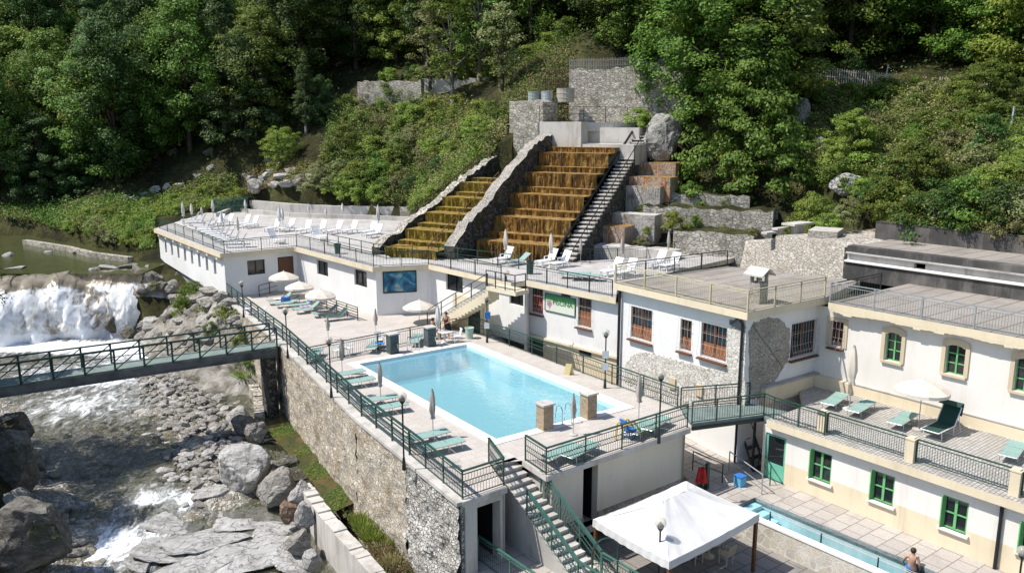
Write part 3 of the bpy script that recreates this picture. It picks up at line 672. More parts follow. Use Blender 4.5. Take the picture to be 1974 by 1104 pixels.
# ------------------------------------------------------------------ decks and terraces (the ground people walk on)
def sheet(name, pl, z, mat, th=.18, side=None):
    mb = MB(); mb.prism(pl, z - th, z, 1 if side else 0, 0); return tag(mb.build(name, [mat, side or mat]), kind='structure')
def offset(p, q, d):                        # shift the line p->q to its right by d
    t = Vector((q.x - p.x, q.y - p.y, 0)).normalized(); nn = Vector((t.y, -t.x, 0)); return p + nn * d, q + nn * d
PL, PB, PR, PN = W(692.2, 701.6), W(896.4, 663.3), W(1194.5, 783.3), W(956.9, 846.4)
e1 = (PL - PN).normalized(); e2 = (PR - PN).normalized()
# make the pool a true rectangle
e2 = (e2 - e1 * e1.dot(e2)).normalized(); lp, wp = (PL - PN).length, ((PR - PN).length + (PB - PL).length) / 2
PL = PN + e1 * lp; PR = PN + e2 * wp; PB = PN + e1 * lp + e2 * wp
def prect(e): return [PN - e1 * e - e2 * e, PN + e1 * (lp + e) - e2 * e, PN + e1 * (lp + e) + e2 * (wp + e), PN - e1 * e + e2 * (wp + e)]
CW = .52
def ringsheet(name, outer, inner, z, th, mat):  # polygon with the pool-shaped hole: bridge the two loops
    import bmesh
    bm = bmesh.new(); ov = [bm.verts.new((p.x, p.y, z)) for p in outer]; iv = [bm.verts.new((p.x, p.y, z)) for p in inner]
    es = [bm.edges.new((a, b)) for L in (ov, iv) for a, b in zip(L, L[1:] + L[:1])]
    bmesh.ops.triangle_fill(bm, use_beauty=True, edges=es, use_dissolve=False)
    for f in bm.faces:
        if f.normal.z < 0: f.normal_flip()
    me = bpy.data.meshes.new(name); bm.to_mesh(me); bm.free()
    me.transform; o = link_mesh(name, me, mat); return o
PATH0 = W(1000, 690, -.9)
deck_outer = [A_, WALLP[1], WALLP[2], G_, HC_, S1, S2, K_, M_, N1, N2, W(945, 628), W(905, 585), W(840, 590), W(700, 585), W(560, 545), W(440, 560)]
o = ringsheet('pool_deck', deck_outer, prect(CW - .02), 0.0, .2, DECK); tag(o, kind='structure')
mb = MB()                                    # the edge of the deck slab, one step proud of the walls below
edge = [G_, HC_, S1]; 
for a, b in ((G_, HC_), (S2, K_), (K_, M_), (M_, N1), (N1, N2)):
    i, j = offset(a, b, .0); d = (j - i); nn = Vector((d.y, -d.x, 0)).normalized()
    mb.obox(at(i, -.22) - nn * .3, d, nn * .34, (0, 0, .216))
tag(mb.build('deck_edge', CONC), kind='structure')
mb = MB(); oo, ii = prect(CW), prect(0)
for k in range(4):
    a, b, c, d = oo[k], oo[(k + 1) % 4], ii[(k + 1) % 4], ii[k]
    mb.add([at(a, -.1), at(b, -.1), at(c, -.1), at(d, -.1), at(a, .03), at(b, .03), at(c, .03), at(d, .03)], [(4, 5, 6, 7)[::-1], (0, 1, 5, 4)[::-1], (2, 3, 7, 6)[::-1]])
pool = thing('swimming_pool', 'large rectangular turquoise swimming pool with pale stone coping', 'swimming pool', PN)
mb.build('coping', COPE, pool)
n = NT('pool_liner'); vec = n.coord('pos', (1, 1, 1), (0, 0, -math.atan2(e2.y, e2.x))); br = n.n('ShaderNodeTexBrick'); n.l(vec, br.inputs['Vector'])
br.offset = 0; br.inputs['Scale'].default_value = 1; br.inputs['Brick Width'].default_value = .5; br.inputs['Row Height'].default_value = .5; br.inputs['Mortar Size'].default_value = .012
br.inputs['Color1'].default_value = (.54, .83, .89, 1); br.inputs['Color2'].default_value = (.59, .86, .91, 1); br.inputs['Mortar'].default_value = (.46, .75, .82, 1)
n.color(br.outputs['Color']); n.set(.5); PLIN = n.mat
mb = MB()
for k in range(4): a, b = ii[k], ii[(k + 1) % 4]; mb.poly([at(a, -.1), at(b, -.1), at(b, -1.4), at(a, -1.4)])
mb.poly([at(p, -1.4) for p in ii]); mb.build('basin', PLIN, pool)
mb = MB(); mb.obox(at(ii[1], -1.39) - e1 * .03, ii[2] - ii[1], e1 * .02, (0, 0, 1.25)); mb.obox(at(ii[1], -1.396) - e1 * .9, ii[2] - ii[1], e1 * .86, (0, 0, .01)); mb.build('shaded_end_strip', plain('pool_end_shade_blue', (.20, .56, .74, 1), (.16, .5, .7, 1), 3, .4), pool)  # bluer wall and floor strip paints in the shade at the far end
n = NT('pool_water'); vec = n.coord('pos')
tr = n.n('ShaderNodeBsdfTransparent'); tr.inputs['Color'].default_value = (.73, .94, .975, 1)
gl = n.n('ShaderNodeBsdfGlossy'); gl.inputs['Roughness'].default_value = .03
bp = n.n('ShaderNodeBump'); bp.inputs['Strength'].default_value = .2; bp.inputs['Distance'].default_value = .06
n.l(n.noise(vec, 2.5, 4, .6, .6), bp.inputs['Height']); n.l(bp.outputs['Normal'], gl.inputs['Normal'])
fr = n.n('ShaderNodeFresnel'); fr.inputs['IOR'].default_value = 1.33; n.l(bp.outputs['Normal'], fr.inputs['Normal'])
df = n.n('ShaderNodeBsdfDiffuse'); df.inputs['Color'].default_value = (.44, .79, .88, 1)
m1 = n.n('ShaderNodeMixShader'); m1.inputs[0].default_value = .42; n.l(tr.outputs[0], m1.inputs[1]); n.l(df.outputs[0], m1.inputs[2])
m2 = n.n('ShaderNodeMixShader'); n.l(n.math('MULTIPLY', fr.outputs[0], .45), m2.inputs[0]); n.l(m1.outputs[0], m2.inputs[1]); n.l(gl.outputs[0], m2.inputs[2])
n.l(m2.outputs[0], n.out.inputs['Surface']); PWAT = n.mat
mb = MB(); mb.poly([at(p, -.13) for p in ii]); mb.build('water_surface', PWAT, pool)
# pillars at the pool ends
BRK = stone('brown_brick_stone', [(.30, .22, .14, 1), (.42, .33, .22, 1), (.36, .26, .17, 1)], (.4, .36, .3, 1), 4.5, (.6, .6, 2.2), .05, .6, .03)
SLATE = stone('blue_grey_slate_cladding', [(.05, .075, .085, 1), (.09, .12, .13, 1), (.06, .08, .08, 1)], (.12, .13, .13, 1), 4.0, (.7, .7, 1.6), .05, .5, .03)
ang = math.atan2(e2.y, e2.x)
for (x, y, st, lab) in ((1050, 826, BRK, 'brown brick pillar at the near pool end, left of the ladder'), (1134, 804, BRK, 'brown brick pillar at the near pool end, right of the ladder'), (757, 680, SLATE, 'slate clad pillar at the far pool end, left of the ladder'), (829, 666, SLATE, 'slate clad pillar at the far pool end, right of the ladder')):
    P = W(x, y); t = thing('pool_pillar', lab, 'pillar', P, 'stone pillars at the pool ends')
    mb = MB(); mb.box(up(P, .0), .56, .56, 1.16, ang); mb.build('shaft', st, t)
    mb = MB(); mb.box(up(P, 1.16), .68, .68, .08, ang); mb.build('cap', CONC, t)
    if st is SLATE:
        mb = MB(); q = P - e1 * .3; mb.path([q + Vector((0, 0, .75)), q - e1 * .35 + Vector((0, 0, .7)), q - e1 * .42 + Vector((0, 0, .45))], .03, 6); mb.build('spout', CHROME, t)
def pool_ladder(P, out, lab):
    t = thing('pool_ladder', lab, 'ladder', P); side = Vector((-out.y, out.x, 0))
    for s in (-.27, .27):
        b = P + side * s; mb = MB()
        mb.path([b, up(b, .72), up(b, .86) + out * .1, up(b, .9) + out * .26, up(b, .82) + out * .42, up(b, .4) + out * .5, up(b, -1.1) + out * .52], .024, 7)
        mb.build('handrail', CHROME, t)
    for k in range(3):
        mb = MB(); q = P + out * .52 + Vector((0, 0, -.35 - .28 * k)); mb.beam(q - side * .27, q + side * .27, .09, .03); mb.build('step', CHROME, t)
pool_ladder(W(1093, 818), e1, 'chrome pool ladder between the two brown brick pillars')
pool_ladder(W(793, 674) , -e1, 'chrome pool ladder between the two slate clad pillars')

# ------------------------------------------------------------------ river wall
t = thing('stone_retaining_wall', 'long rough stone retaining wall rising from the river to the pool deck', 'retaining wall', at(G_, -5))
def wallface(mb, P, Q, z0, z1, amp, s, st=.16, thick=.7):
    L = (Q - P).length; d = (Q - P) / L; nn = Vector((d.y, -d.x, 0)); nu = max(2, int(L / st)); nv = int((z1 - z0) / st)
    def f(u, v):
        p = P + d * (u * L) + Vector((0, 0, z0 + (z1 - z0) * v)); q = Vector((u * L * s, (z0 + (z1 - z0) * v) * s * 1.3, 3))
        dd, _ = noise.voronoi(q); b = max(0, .55 - dd[0]) * amp + noise.noise(q * .35) * amp * .8
        p = p - nn * (b + .14)
        return (p.x, p.y, p.z) if v < .999 else (p.x, p.y, z1)
    z = 0; mb.grid(f, nu, nv)
RW = WALLP
TOPZ = -.05
mb = MB()
cut = lerp(RW[2], RW[3], .55)
for a, b in ((RW[0], RW[1]), (RW[1], RW[2]), (RW[2], cut)):
    # face looks towards the river: to the right of b->a is the river side
    wallface(mb, b, a, -6.4, TOPZ, .16, 2.6); i, j = a, b; d = j - i; nn = Vector((d.y, -d.x, 0)).normalized()
mb.build('river_face', WALLST, t)
mb = MB(); wallface(mb, RW[3], cut, -6.6, TOPZ, .24, 3.6, .12); mb.build('gabion_face', GABION, t)
mb = MB()
for a, b in ((RW[0], RW[1]), (RW[1], RW[2]), (RW[2], RW[3])):
    d = b - a; inn = Vector((-d.y, d.x, 0)).normalized(); mb.obox(at(a, -6.4) + inn * .12, d, inn * .5, (0, 0, 6.33))
mb.build('core', CONC, t)
mb = MB()
for a, b in ((RW[0], RW[1]), (RW[1], RW[2]), (RW[2], RW[3])):
    d = b - a; inn = Vector((-d.y, d.x, 0)).normalized(); mb.obox(at(a, -.14) - inn * .22, d, inn * .6, (0, 0, .146))
mb.build('coping', CONC, t)
# ------------------------------------------------------------------ walls with openings
class Wall:
    def __init__(s, P0, P1): s.P0 = at(P0, 0); s.P1 = at(P1, 0); d = s.P1 - s.P0; s.L = d.length; s.t = d / s.L; s.n = Vector((s.t.y, -s.t.x, 0)); s.op = []
    def sz(s, px, py):                     # photo pixel -> (distance along the wall, height)
        d = Vector(ray(px, py)); o = Vector((0, 0, HC)); k = (s.P0 - o).dot(s.n) / d.dot(s.n); p = o + d * k
        return (p - s.P0).dot(s.t), p.z
    def pt(s, a, z, out=0): p = s.P0 + s.t * a + s.n * out; p.z = z; return p
    def rect(s, l, r, t_, b, xm=None):     # photo box of an opening -> s0,s1,z0,z1
        ym = (t_ + b) / 2; s0 = s.sz(l, ym)[0]; s1 = s.sz(r, ym)[0]; xm = (l + r) / 2
        z1 = s.sz(xm, t_)[1]; z0 = s.sz(xm, b)[1]; return s0, s1, z0, z1
    def build(s, mb, z0, z1, depth=.2, m=0, a0=0, a1=None):
        a1 = s.L if a1 is None else a1
        xs = sorted({a0, a1, *[v for o in s.op for v in o[:2] if a0 < v < a1]}); zs = sorted({z0, z1, *[v for o in s.op for v in o[2:4] if z0 < v < z1]})
        for i in range(len(xs) - 1):
            for j in range(len(zs) - 1):
                cx, cz = (xs[i] + xs[i + 1]) / 2, (zs[j] + zs[j + 1]) / 2
                if any(o[0] < cx < o[1] and o[2] < cz < o[3] for o in s.op): continue
                mb.poly([s.pt(xs[i], zs[j]), s.pt(xs[i + 1], zs[j]), s.pt(xs[i + 1], zs[j + 1]), s.pt(xs[i], zs[j + 1])], m)
        for o in s.op:
            if o[3] <= z0 or o[2] >= z1 or o[1] <= a0 or o[0] >= a1: continue
            q = [(o[0], o[2]), (o[1], o[2]), (o[1], o[3]), (o[0], o[3])]
            for (a, b), (c, d) in zip(q, q[1:] + q[:1]):
                mb.poly([s.pt(a, b), s.pt(a, b, -depth), s.pt(c, d, -depth), s.pt(c, d)], m)
def slabw(mb, w, a0, a1, z0, z1, o0, o1, m=None):   # box on a wall between offsets o0..o1 (outwards)
    mb.obox(w.pt(a0, z0, o0), w.t * (a1 - a0), w.n * (o1 - o0), (0, 0, z1 - z0), m)
def add_window(bld, w, r, style, depth=.2, name='window', label=None):
    s0, s1, z0, z1 = r; w.op.append(r); wd = s1 - s0
    fm = {'dark': PIPE, 'green': GREENW, 'arch': GREENW, 'brown': BROWNW, 'slot': PIPE}[style]
    mb = MB(); fw = {'slot': .03, 'arch': .05}.get(style, .07); d0, d1 = -depth, -depth + .06
    if style == 'green': d0, d1 = -.13, -.06
    slabw(mb, w, s0, s0 + fw, z0, z1, d0, d1); slabw(mb, w, s1 - fw, s1, z0, z1, d0, d1)
    slabw(mb, w, s0 + fw, s1 - fw, z0, z0 + fw, d0, d1); slabw(mb, w, s0 + fw, s1 - fw, z1 - fw, z1, d0, d1)
    if style in ('green', 'arch', 'brown'):
        cw = .035 if style == 'arch' else .05; c = (s0 + s1) / 2; slabw(mb, w, c - cw, c + cw, z0 + fw, z1 - fw, d0, d1 + .01)
        for f in ((.5,) if style == 'green' else (.36, .68) if style == 'arch' else (.72,)):
            zz = lerp(z0, z1, f); slabw(mb, w, s0 + fw, c - .06, zz - .025, zz + .025, d0 + .005, d1 - .005); slabw(mb, w, c + .06, s1 - fw, zz - .025, zz + .025, d0 + .005, d1 - .005)
    elif style == 'dark' and wd > 1.3:
        c = (s0 + s1) / 2; slabw(mb, w, c - .04, c + .04, z0 + fw, z1 - fw, d0, d1 + .01)
    o = mb.build(name, fm, bld); 
    if label: o['label'] = label
    mb = MB(); slabw(mb, w, s0 + .01, s1 - .01, z0 + .01, z1 - .01, -depth - .06, d0 + .015 if style != 'green' else -.11); mb.build('pane', GLASS, o)
    if style in ('green', 'arch'):
        mb = MB(); slabw(mb, w, s0 - .12, s1 + .12, z0 - .1, z0 - .002, -.04, .14); mb.build('sill', CREAMW if style == 'green' else BEIGE, o)
    if style == 'green':
        mb = MB(); slabw(mb, w, s0 - .002 + .004, s0 + .05, z0, z1, -.05, .0); slabw(mb, w, s0 - .02, s0 + .02, z0, z1, .002, .15); mb.build('shutter', GREENW, o)
    if style == 'arch':                    # moulded surround with a segmental head
        mb = MB(); tk = .18; N = 10; rise = .14
        arc = lambda a, zt: zt + rise * (1 - (2 * a - 1) ** 2)
        slabw(mb, w, s0 - tk, s0, z0 - .0, z1 - .05, -.02, .07); slabw(mb, w, s1, s1 + tk, z0, z1 - .05, -.02, .07)
        for k in range(N):
            a, b = k / N, (k + 1) / N; xa, xb = s0 - tk + (wd + 2 * tk) * a, s0 - tk + (wd + 2 * tk) * b
            ia = max(s0, min(s1, xa)); lo = lambda q: z1 - .05 if q <= s0 or q >= s1 else z1 - .14 + .13 * (1 - (2 * (q - s0) / wd - 1) ** 2)
            q = [w.pt(xa, lo(xa), .07), w.pt(xb, lo(xb), .07), w.pt(xb, arc(b, z1 + tk * .8), .07), w.pt(xa, arc(a, z1 + tk * .8), .07)]
            p = [v - w.n * .28 for v in q]
            mb.add(q + p, [(0, 1, 2, 3), (3, 2, 6, 7), (0, 4, 5, 1)])
        mb.build('surround', BEIGE, o)
    if style == 'brown':                   # bowed wrought iron grille
        mb = MB(); nb = max(4, int(wd / .21))
        for k in range(nb + 1):
            a = lerp(s0 - .05, s1 + .05, k / nb)
            mb.path([w.pt(a, z1 + .08, .02), w.pt(a, z1 + .08, .10), w.pt(a, lerp(z0, z1, .4), .12), w.pt(a, lerp(z0, z1, .15), .24), w.pt(a, z0 - .05, .17), w.pt(a, z0 - .1, .02)], .007, 4)
        for f, oo in ((1.02, .10), (.72, .115), (.38, .125), (.1, .22)): zz = lerp(z0, z1, f); mb.tube(w.pt(s0 - .06, zz, oo), w.pt(s1 + .06, zz, oo), .008, 4)
        for k in range(nb): mb.ring(w.pt(lerp(s0, s1, (k + .5) / nb), lerp(z0, z1, .2), .2), w.t, Vector((0, 0, 1)), .06, .006, 6)
        mb.build('grille', WHITEG, o)
        mb = MB(); slabw(mb, w, s0 - .1, s1 + .1, z0 - .16, z0 - .08, -.04, .22); mb.build('sill', BROWNW, o)
    return o
def roofslab(bld, pl, z, th, fascia, surf, name='roof'):
    mb = MB(); mb.prism(pl, z - th, z, 0, 1); return mb.build(name, [fascia, surf], bld)

# ------------------------------------------------------------------ A: white bath wing with the sun roof
BA = thing('bath_wing', 'long low white wing with a flat roof used as sunbathing terrace', 'building', A_)
rf = roofslab(BA, ROOFPOLY, ZR, .34, CREAM, ROOFP, 'roof')
mb = MB()                                    # grey paver sheet inset from the cream edge
def inset(pl, d):
    out = []
    for i in range(len(pl)):
        a, b, c = pl[i - 1], pl[i], pl[(i + 1) % len(pl)]
        t1 = (b - a).normalized(); t2 = (c - b).normalized(); n1 = Vector((-t1.y, t1.x, 0)); n2 = Vector((-t2.y, t2.x, 0)); m = (n1 + n2); m = m / max(.35, m.length_squared / 2) if m.length_squared > 1e-6 else n1
        out.append(b + m * d * .5 * 2 / 2)
    return out
for k in range(8):                           # corbels under the left eave
    mb = MB(); p = lerp(RP[0], RP[1], (k + .5) / 8); d = (RP[1] - RP[0]).normalized(); inn = Vector((-d.y, d.x, 0))
    mb.obox(at(p, ZR - .62) + inn * .08 - d * .2, d * .4, inn * .5, (0, 0, .275)); mb.build('corbel', CREAM, rf)
ov = .42
wl = []
for k in range(len(RP) - 1):
    if k in (5,): continue
    a, b = RP[k], RP[k + 1]; d = (b - a).normalized(); inn = Vector((-d.y, d.x, 0)); wl.append((k, a + inn * ov, b + inn * ov))
def isect(a, b, c, d):
    r = b - a; s = d - c; q = r.x * s.y - r.y * s.x; u = ((c.x - a.x) * s.y - (c.y - a.y) * s.x) / q; return a + r * u
wa = {k: [p, q] for k, p, q in wl}
for i, j in ((0, 1), (1, 2), (2, 3), (3, 4)):
    x = isect(*wa[i], *wa[j]); wa[i][1] = x; wa[j][0] = x
x = isect(*wa[4], *wa[6]) if False else None
wa[4][1] = isect(wa[4][0], wa[4][1], Vector((0, 0, 0)), W(1011, 600, 0))
walls = {k: Wall(*v) for k, v in wa.items()}
for k in range(8):                           # eight slot windows on the river side
    w = walls[0]; s_ = w.L * (.10 + .108 * k); add_window(BA, w, (s_, s_ + .62, 1.5, 2.75), 'slot', .25)
w = walls[1]; add_window(BA, w, w.rect(477, 511, 501, 529), 'dark', label='two pane dark window facing the patio')
r_ = w.rect(538, 565, 496, 555); r_ = (r_[0], r_[1], .75, r_[3]); w.op.append(r_)
mb = MB(); slabw(mb, w, r_[0], r_[1], r_[2], r_[3], -.22, -.12); o = mb.build('door', BROWNW, BA); mb = MB(); slabw(mb, w, r_[0] - .06, r_[0], r_[2], r_[3] + .06, -.12, .03); slabw(mb, w, r_[1], r_[1] + .06, r_[2], r_[3] + .06, -.12, .03); slabw(mb, w, r_[0], r_[1], r_[3], r_[3] + .06, -.12, .03); mb.build('frame', PIPE, o)
w = walls[2]; add_window(BA, w, w.rect(611, 632, 503, 531), 'dark'); add_window(BA, w, w.rect(683, 707, 521, 552), 'dark')
w = walls[4]; add_window(BA, w, w.rect(860, 892, 527, 562), 'dark'); add_window(BA, w, w.rect(982, 1009, 556, 588), 'dark')
w = walls[6]; LW = w
r1 = w.rect(1024, 1047, 556, 603); r2 = w.rect(1114, 1140, 575, 630)
o = add_window(BA, w, r1, 'brown', label='barred window with red curtain left of the sign')
mb = MB(); slabw(mb, w, r1[0] + .08, r1[1] - .08, r1[2] + .08, lerp(r1[2], r1[3], .75), -.14, -.125); mb.build('curtain', REDC, o)
o = add_window(BA, w, r2, 'brown', label='barred window with orange lace curtain right of the sign')
mb = MB(); slabw(mb, w, r2[0] + .08, r2[1] - .08, r2[2] + .08, lerp(r2[2], r2[3], .55), -.14, -.125); mb.build('curtain', ORANGC, o)
rd = w.rect(1017, 1047, 645, 706); rd = (rd[0], rd[1], -2.6, rd[3]); w.op.append(rd)
mb = MB(); slabw(mb, w, rd[0], rd[1], rd[2], rd[3], -.25, -.16)
for k in range(7): zz = lerp(rd[2], rd[3], (k + .5) / 7); slabw(mb, w, rd[0] + .1, rd[1] - .1, zz - .1, zz + .1, -.16, -.14)
mb.build('green_door', PGREEN, BA)
zb = [w.sz(1000, 628)[1], w.sz(1180, 695)[1]]; ZBAND = sum(zb) / 2
for k, w in walls.items():
    mb = MB(); z0 = {0: .75, 6: -3.2}.get(k, -.3)
    if k == 6: w.build(mb, ZBAND, ZR - .34, .22); o = mb.build('wall', WHITE, BA); mb = MB(); w.build(mb, -3.2, ZBAND - .0, .3); mb.build('base_wall', CREAM, BA); mb = MB(); slabw(mb, w, 0, w.L, ZBAND - .12, ZBAND + .02, .0, .16); mb.build('ledge', CREAM, BA)
    else: w.build(mb, z0, ZR - .34, .25); mb.build('wall', WHITE, BA)
w = walls[6]                                 # vent and small lamp
mb = MB(); rv = w.rect(1083, 1100, 563, 571); slabw(mb, w, rv[0], rv[1], rv[2], rv[3], 0, .04); mb.build('vent', PIPE, BA)
rv = w.rect(1117, 1140, 672, 686); mb = MB(); slabw(mb, w, rv[0], rv[1], rv[2], rv[3], 0, .03); mb.build('vent', PIPE, BA)
# end return and part between the stair landing and the sign
w = walls[6]; q = Wall(walls[4].pt(walls[4].L, 0), w.P0); mb = MB(); q.build(mb, -1.5, ZR - .34); mb.build('wall', WHITE, BA)
q2 = Wall(w.pt(w.L, 0), w.pt(w.L, 0) - w.n * 3); mb = MB(); q2.build(mb, -3.2, ZR - .34); mb.build('wall', WHITE, BA)
# white wall sloping down to the concrete foundation on the river side
w = walls[0]; mb = MB(); mb.poly([w.pt(0, .75), w.pt(0, .55), w.pt(w.L, -.25), w.pt(w.L, .75)]); mb.build('wall', WHITE, BA)
mb = MB(); a, b = w.pt(-.6, 0, -.35), w.pt(w.L, 0, -.35); d = b - a; mb.obox(at(a, -5.5), d, w.n * -.5, (0, 0, 6.1)); mb.build('foundation', GREYPL, BA)
mb = MB(); b0 = w.pt(w.L * .02, 0, -.1); e = b0 - w.n * 4; q = Wall(b0 + (b0 - w.pt(w.L, 0)).normalized() * 0 - w.n * 5, b0); mb.poly([q.pt(0, -2), q.pt(q.L, -2), q.pt(q.L, ZR - .34), q.pt(0, ZR - .34)]); mb.build('end_wall', GREYPL, BA)
# PISCINA sign
w = walls[6]; rs = w.rect(1052.5, 1109, 571, 603)
sg = thing('pool_sign', 'green and white PISCINA sign board between the two barred windows', 'sign', w.pt(rs[0], rs[2]))
n = NT('sign_board'); tc = n.n('ShaderNodeTexCoord'); sx = n.n('ShaderNodeSeparateXYZ'); n.l(tc.outputs['Generated'], sx.inputs[0])
n.color(n.ramp(n.math('ADD', sx.outputs['Z'], n.math('MULTIPLY', n.noise(n.coord('pos'), 4, 4), .25)), [(.55, (.66, .70, .60, 1)), (.78, (.30, .52, .26, 1)), (.95, (.07, .30, .12, 1))])); n.set(.5)
mb = MB(); slabw(mb, w, rs[0], rs[1], rs[2], rs[3], .01, .05); mb.build('board', n.mat, sg)
mb = MB(); fw = .045
slabw(mb, w, rs[0] - fw, rs[0], rs[2] - fw, rs[3] + fw, .005, .07); slabw(mb, w, rs[1], rs[1] + fw, rs[2] - fw, rs[3] + fw, .005, .07); slabw(mb, w, rs[0], rs[1], rs[2] - fw, rs[2], .005, .07); slabw(mb, w, rs[0], rs[1], rs[3], rs[3] + fw, .005, .07)
mb.build('frame', PGREEN, sg)
def lettering(name, txt, w, s, z, size, mat, parent, out=.06):
    cu = bpy.data.curves.new(name, 'FONT'); cu.body = txt; cu.size = size; cu.extrude = .004; cu.materials.append(mat)
    o = bpy.data.objects.new(name, cu); COL.objects.link(o); o.parent = parent
    p = w.pt(s, z, out) - woff(parent); o.location = p; o.rotation_euler = (PI / 2, 0, math.atan2(w.t.y, w.t.x)); return o
hh = rs[3] - rs[2]; ww = rs[1] - rs[0]
LETG = plain('dark_green_lettering', (.02, .10, .03, 1), None, 3, .5); PINKF = plain('pink_flower_paint', (.62, .25, .42, 1), None, 3, .5)
lettering('sign_text', 'PISCINA', w, rs[0] + ww * .26, rs[2] + hh * .44, hh * .44, LETG, sg)
mb = MB(); c = w.pt(rs[0] + ww * .14, rs[2] + hh * .45, .055)
for k in range(5):
    a = 2 * PI * k / 5; p = c + w.t * (.13 * math.cos(a)) + Vector((0, 0, .13 * math.sin(a))); mb.ring(p, w.t, Vector((0, 0, 1)), .07, .03, 8)
mb.tube(c, c - Vector((0, 0, .36)), .02, 5); mb.build('flower_emblem', PINKF, sg)
# wall painting (plain generic blue landscape tones)
w = walls[3]; rm = w.rect(740, 801, 524, 562)
ms = thing('wall_painting', 'large framed blue landscape painting on the white wall above the parasol', 'painting', w.pt(rm[0], rm[2]))
n = NT('painting_canvas'); vec = n.coord('pos', (1, 1, 1.3)); n.color(n.ramp(n.noise(vec, 1.1, 5, .6, .8), [(.3, (.01, .02, .03, 1)), (.45, (.015, .10, .2, 1)), (.55, (.04, .22, .34, 1)), (.66, (.34, .38, .3, 1))])); n.set(.35)
mb = MB(); slabw(mb, w, rm[0], rm[1], rm[2], rm[3], .01, .04); mb.build('canvas', n.mat, ms)
mb = MB(); fw = .07
slabw(mb, w, rm[0] - fw, rm[0], rm[2] - fw, rm[3] + fw, .003, .07); slabw(mb, w, rm[1], rm[1] + fw, rm[2] - fw, rm[3] + fw, .003, .07); slabw(mb, w, rm[0], rm[1], rm[2] - fw, rm[2], .003, .07); slabw(mb, w, rm[0], rm[1], rm[3], rm[3] + fw, .003, .07); mb.build('frame', PIPE, ms)

# ------------------------------------------------------------------ B: taller house in the middle
TC, TL, TR = W(1441, 603, ZT), W(1183, 545, ZT), W(1591, 573, ZT)
tb = (TL - TC).normalized(); tr_ = Vector((-tb.y * -1, tb.x * -1, 0)); tr_ = (TR - TC).normalized()
TBK = TL + tr_ * 9.5
BB = thing('middle_house', 'white house with bare stone patches, barred windows and a railed felt roof', 'building', at(TC, -3))
TRX = TC + tr_ * (TR - TC).length
roofslab(BB, [TL, TC, TRX, TRX + tb * 1.5 + tr_ * 5.5, TBK + tr_ * 0], ZT, .36, CREAM, FELT)
o1, o2 = TL - tb * .0 + tr_ * .4, TC + tr_ * .4 + tb * .4
wf = Wall(TL + tr_ * .45 - tb * .1, TC + tr_ * .45 + tb * .4); wsd = Wall(TC + tr_ * .45 + tb * .4, TRX + tb * .4 + tr_ * .6)
def lace(o, w, r, f=.5, mat=None):
    mb = MB(); slabw(mb, w, r[0] + .08, (r[0] + r[1]) / 2 - .07, r[2] + .08, lerp(r[2], r[3], f), -.14, -.125); slabw(mb, w, (r[0] + r[1]) / 2 + .07, r[1] - .08, r[2] + .08, lerp(r[2], r[3], f), -.14, -.125); mb.build('curtain', mat or ORANGC, o)
for l, r, t_, b, lab in ((1216, 1257, 594, 655, 'barred window with lace curtain, left on the white house front'), (1311, 1333, 616, 676, 'narrow barred window between two wider barred windows'), (1351, 1401, 626, 692, 'widest barred window beside the bare stone corner')):
    rr_ = wf.rect(l, r, t_, b); lace(add_window(BB, wf, rr_, 'brown', label=lab), wf, rr_, .42)
rr_ = wsd.rect(1525, 1573, 620, 685); add_window(BB, wsd, rr_, 'brown', label='barred window with brown shutter on the shaded side wall')
mb = MB(); wf.build(mb, -3.2, ZT - .36, .22); mb.build('wall', WHITE, BB)
mb = MB(); wsd.build(mb, -3.2, ZT - .36, .22); mb.build('wall', WHITE, BB)
def patch(name, w, pts, mat, th=.03, par=None):
    mb = MB(); q = []
    for (x, y) in pts: a, z = w.sz(x, y); q.append((a, z))
    rr = random.Random(len(pts)); fine = []
    for (a, z), (c, d) in zip(q, q[1:] + q[:1]):
        N = 11
        for k in range(N): fine.append((lerp(a, c, k / N) + rr.uniform(-.07, .07), lerp(z, d, k / N) + rr.uniform(-.07, .07)))
    a0 = sum((fine[i][0] * fine[(i + 1) % len(fine)][1] - fine[(i + 1) % len(fine)][0] * fine[i][1]) for i in range(len(fine)))
    if a0 < 0: fine = fine[::-1]
    f = [w.pt(a, z, th) for a, z in fine]; g = [w.pt(a, z, .001) for a, z in fine]; k = len(f)
    mb.add(f + g, [tuple(range(k))] + [(i, k + i, k + (i + 1) % k, (i + 1) % k) for i in range(k)]); return mb.build(name, mat, par)
patch('bare_stone', wf, [(1206, 702), (1220, 684), (1240, 678), (1262, 681), (1300, 692), (1345, 704), (1380, 712), (1400, 700), (1403, 640), (1409, 628), (1427, 628), (1437, 645), (1437, 792), (1330, 790), (1250, 760), (1203, 735)], PATCH, .03, BB)
patch('bare_stone', wsd, [(1444, 770), (1443, 640), (1452, 622), (1478, 612), (1503, 614), (1522, 634), (1520, 690), (1505, 715), (1490, 740), (1470, 765)], DPATCH, .03, BB)  # greyer than the front's bare stone: side wall shade painted in
patch('dark_plaster_mark', wf, [(1408, 626), (1408, 618), (1422, 616), (1424, 611), (1430, 612), (1436, 630), (1436, 640), (1424, 636)], plain('grey_cement_mark', (.2, .22, .23, 1), None, 4, .9), .034, BB)
a0, z0_ = wsd.sz(1470, 768); mb = MB(); slabw(mb, wsd, a0 - .2, wsd.L, -.2, .62, 0, .3); mb.build('plinth', CREAM, BB)
mb = MB(); slabw(mb, wsd, a0 - .2, wsd.L, .62, .7, 0, .34); mb.build('plinth_cap', GREYPL, BB)
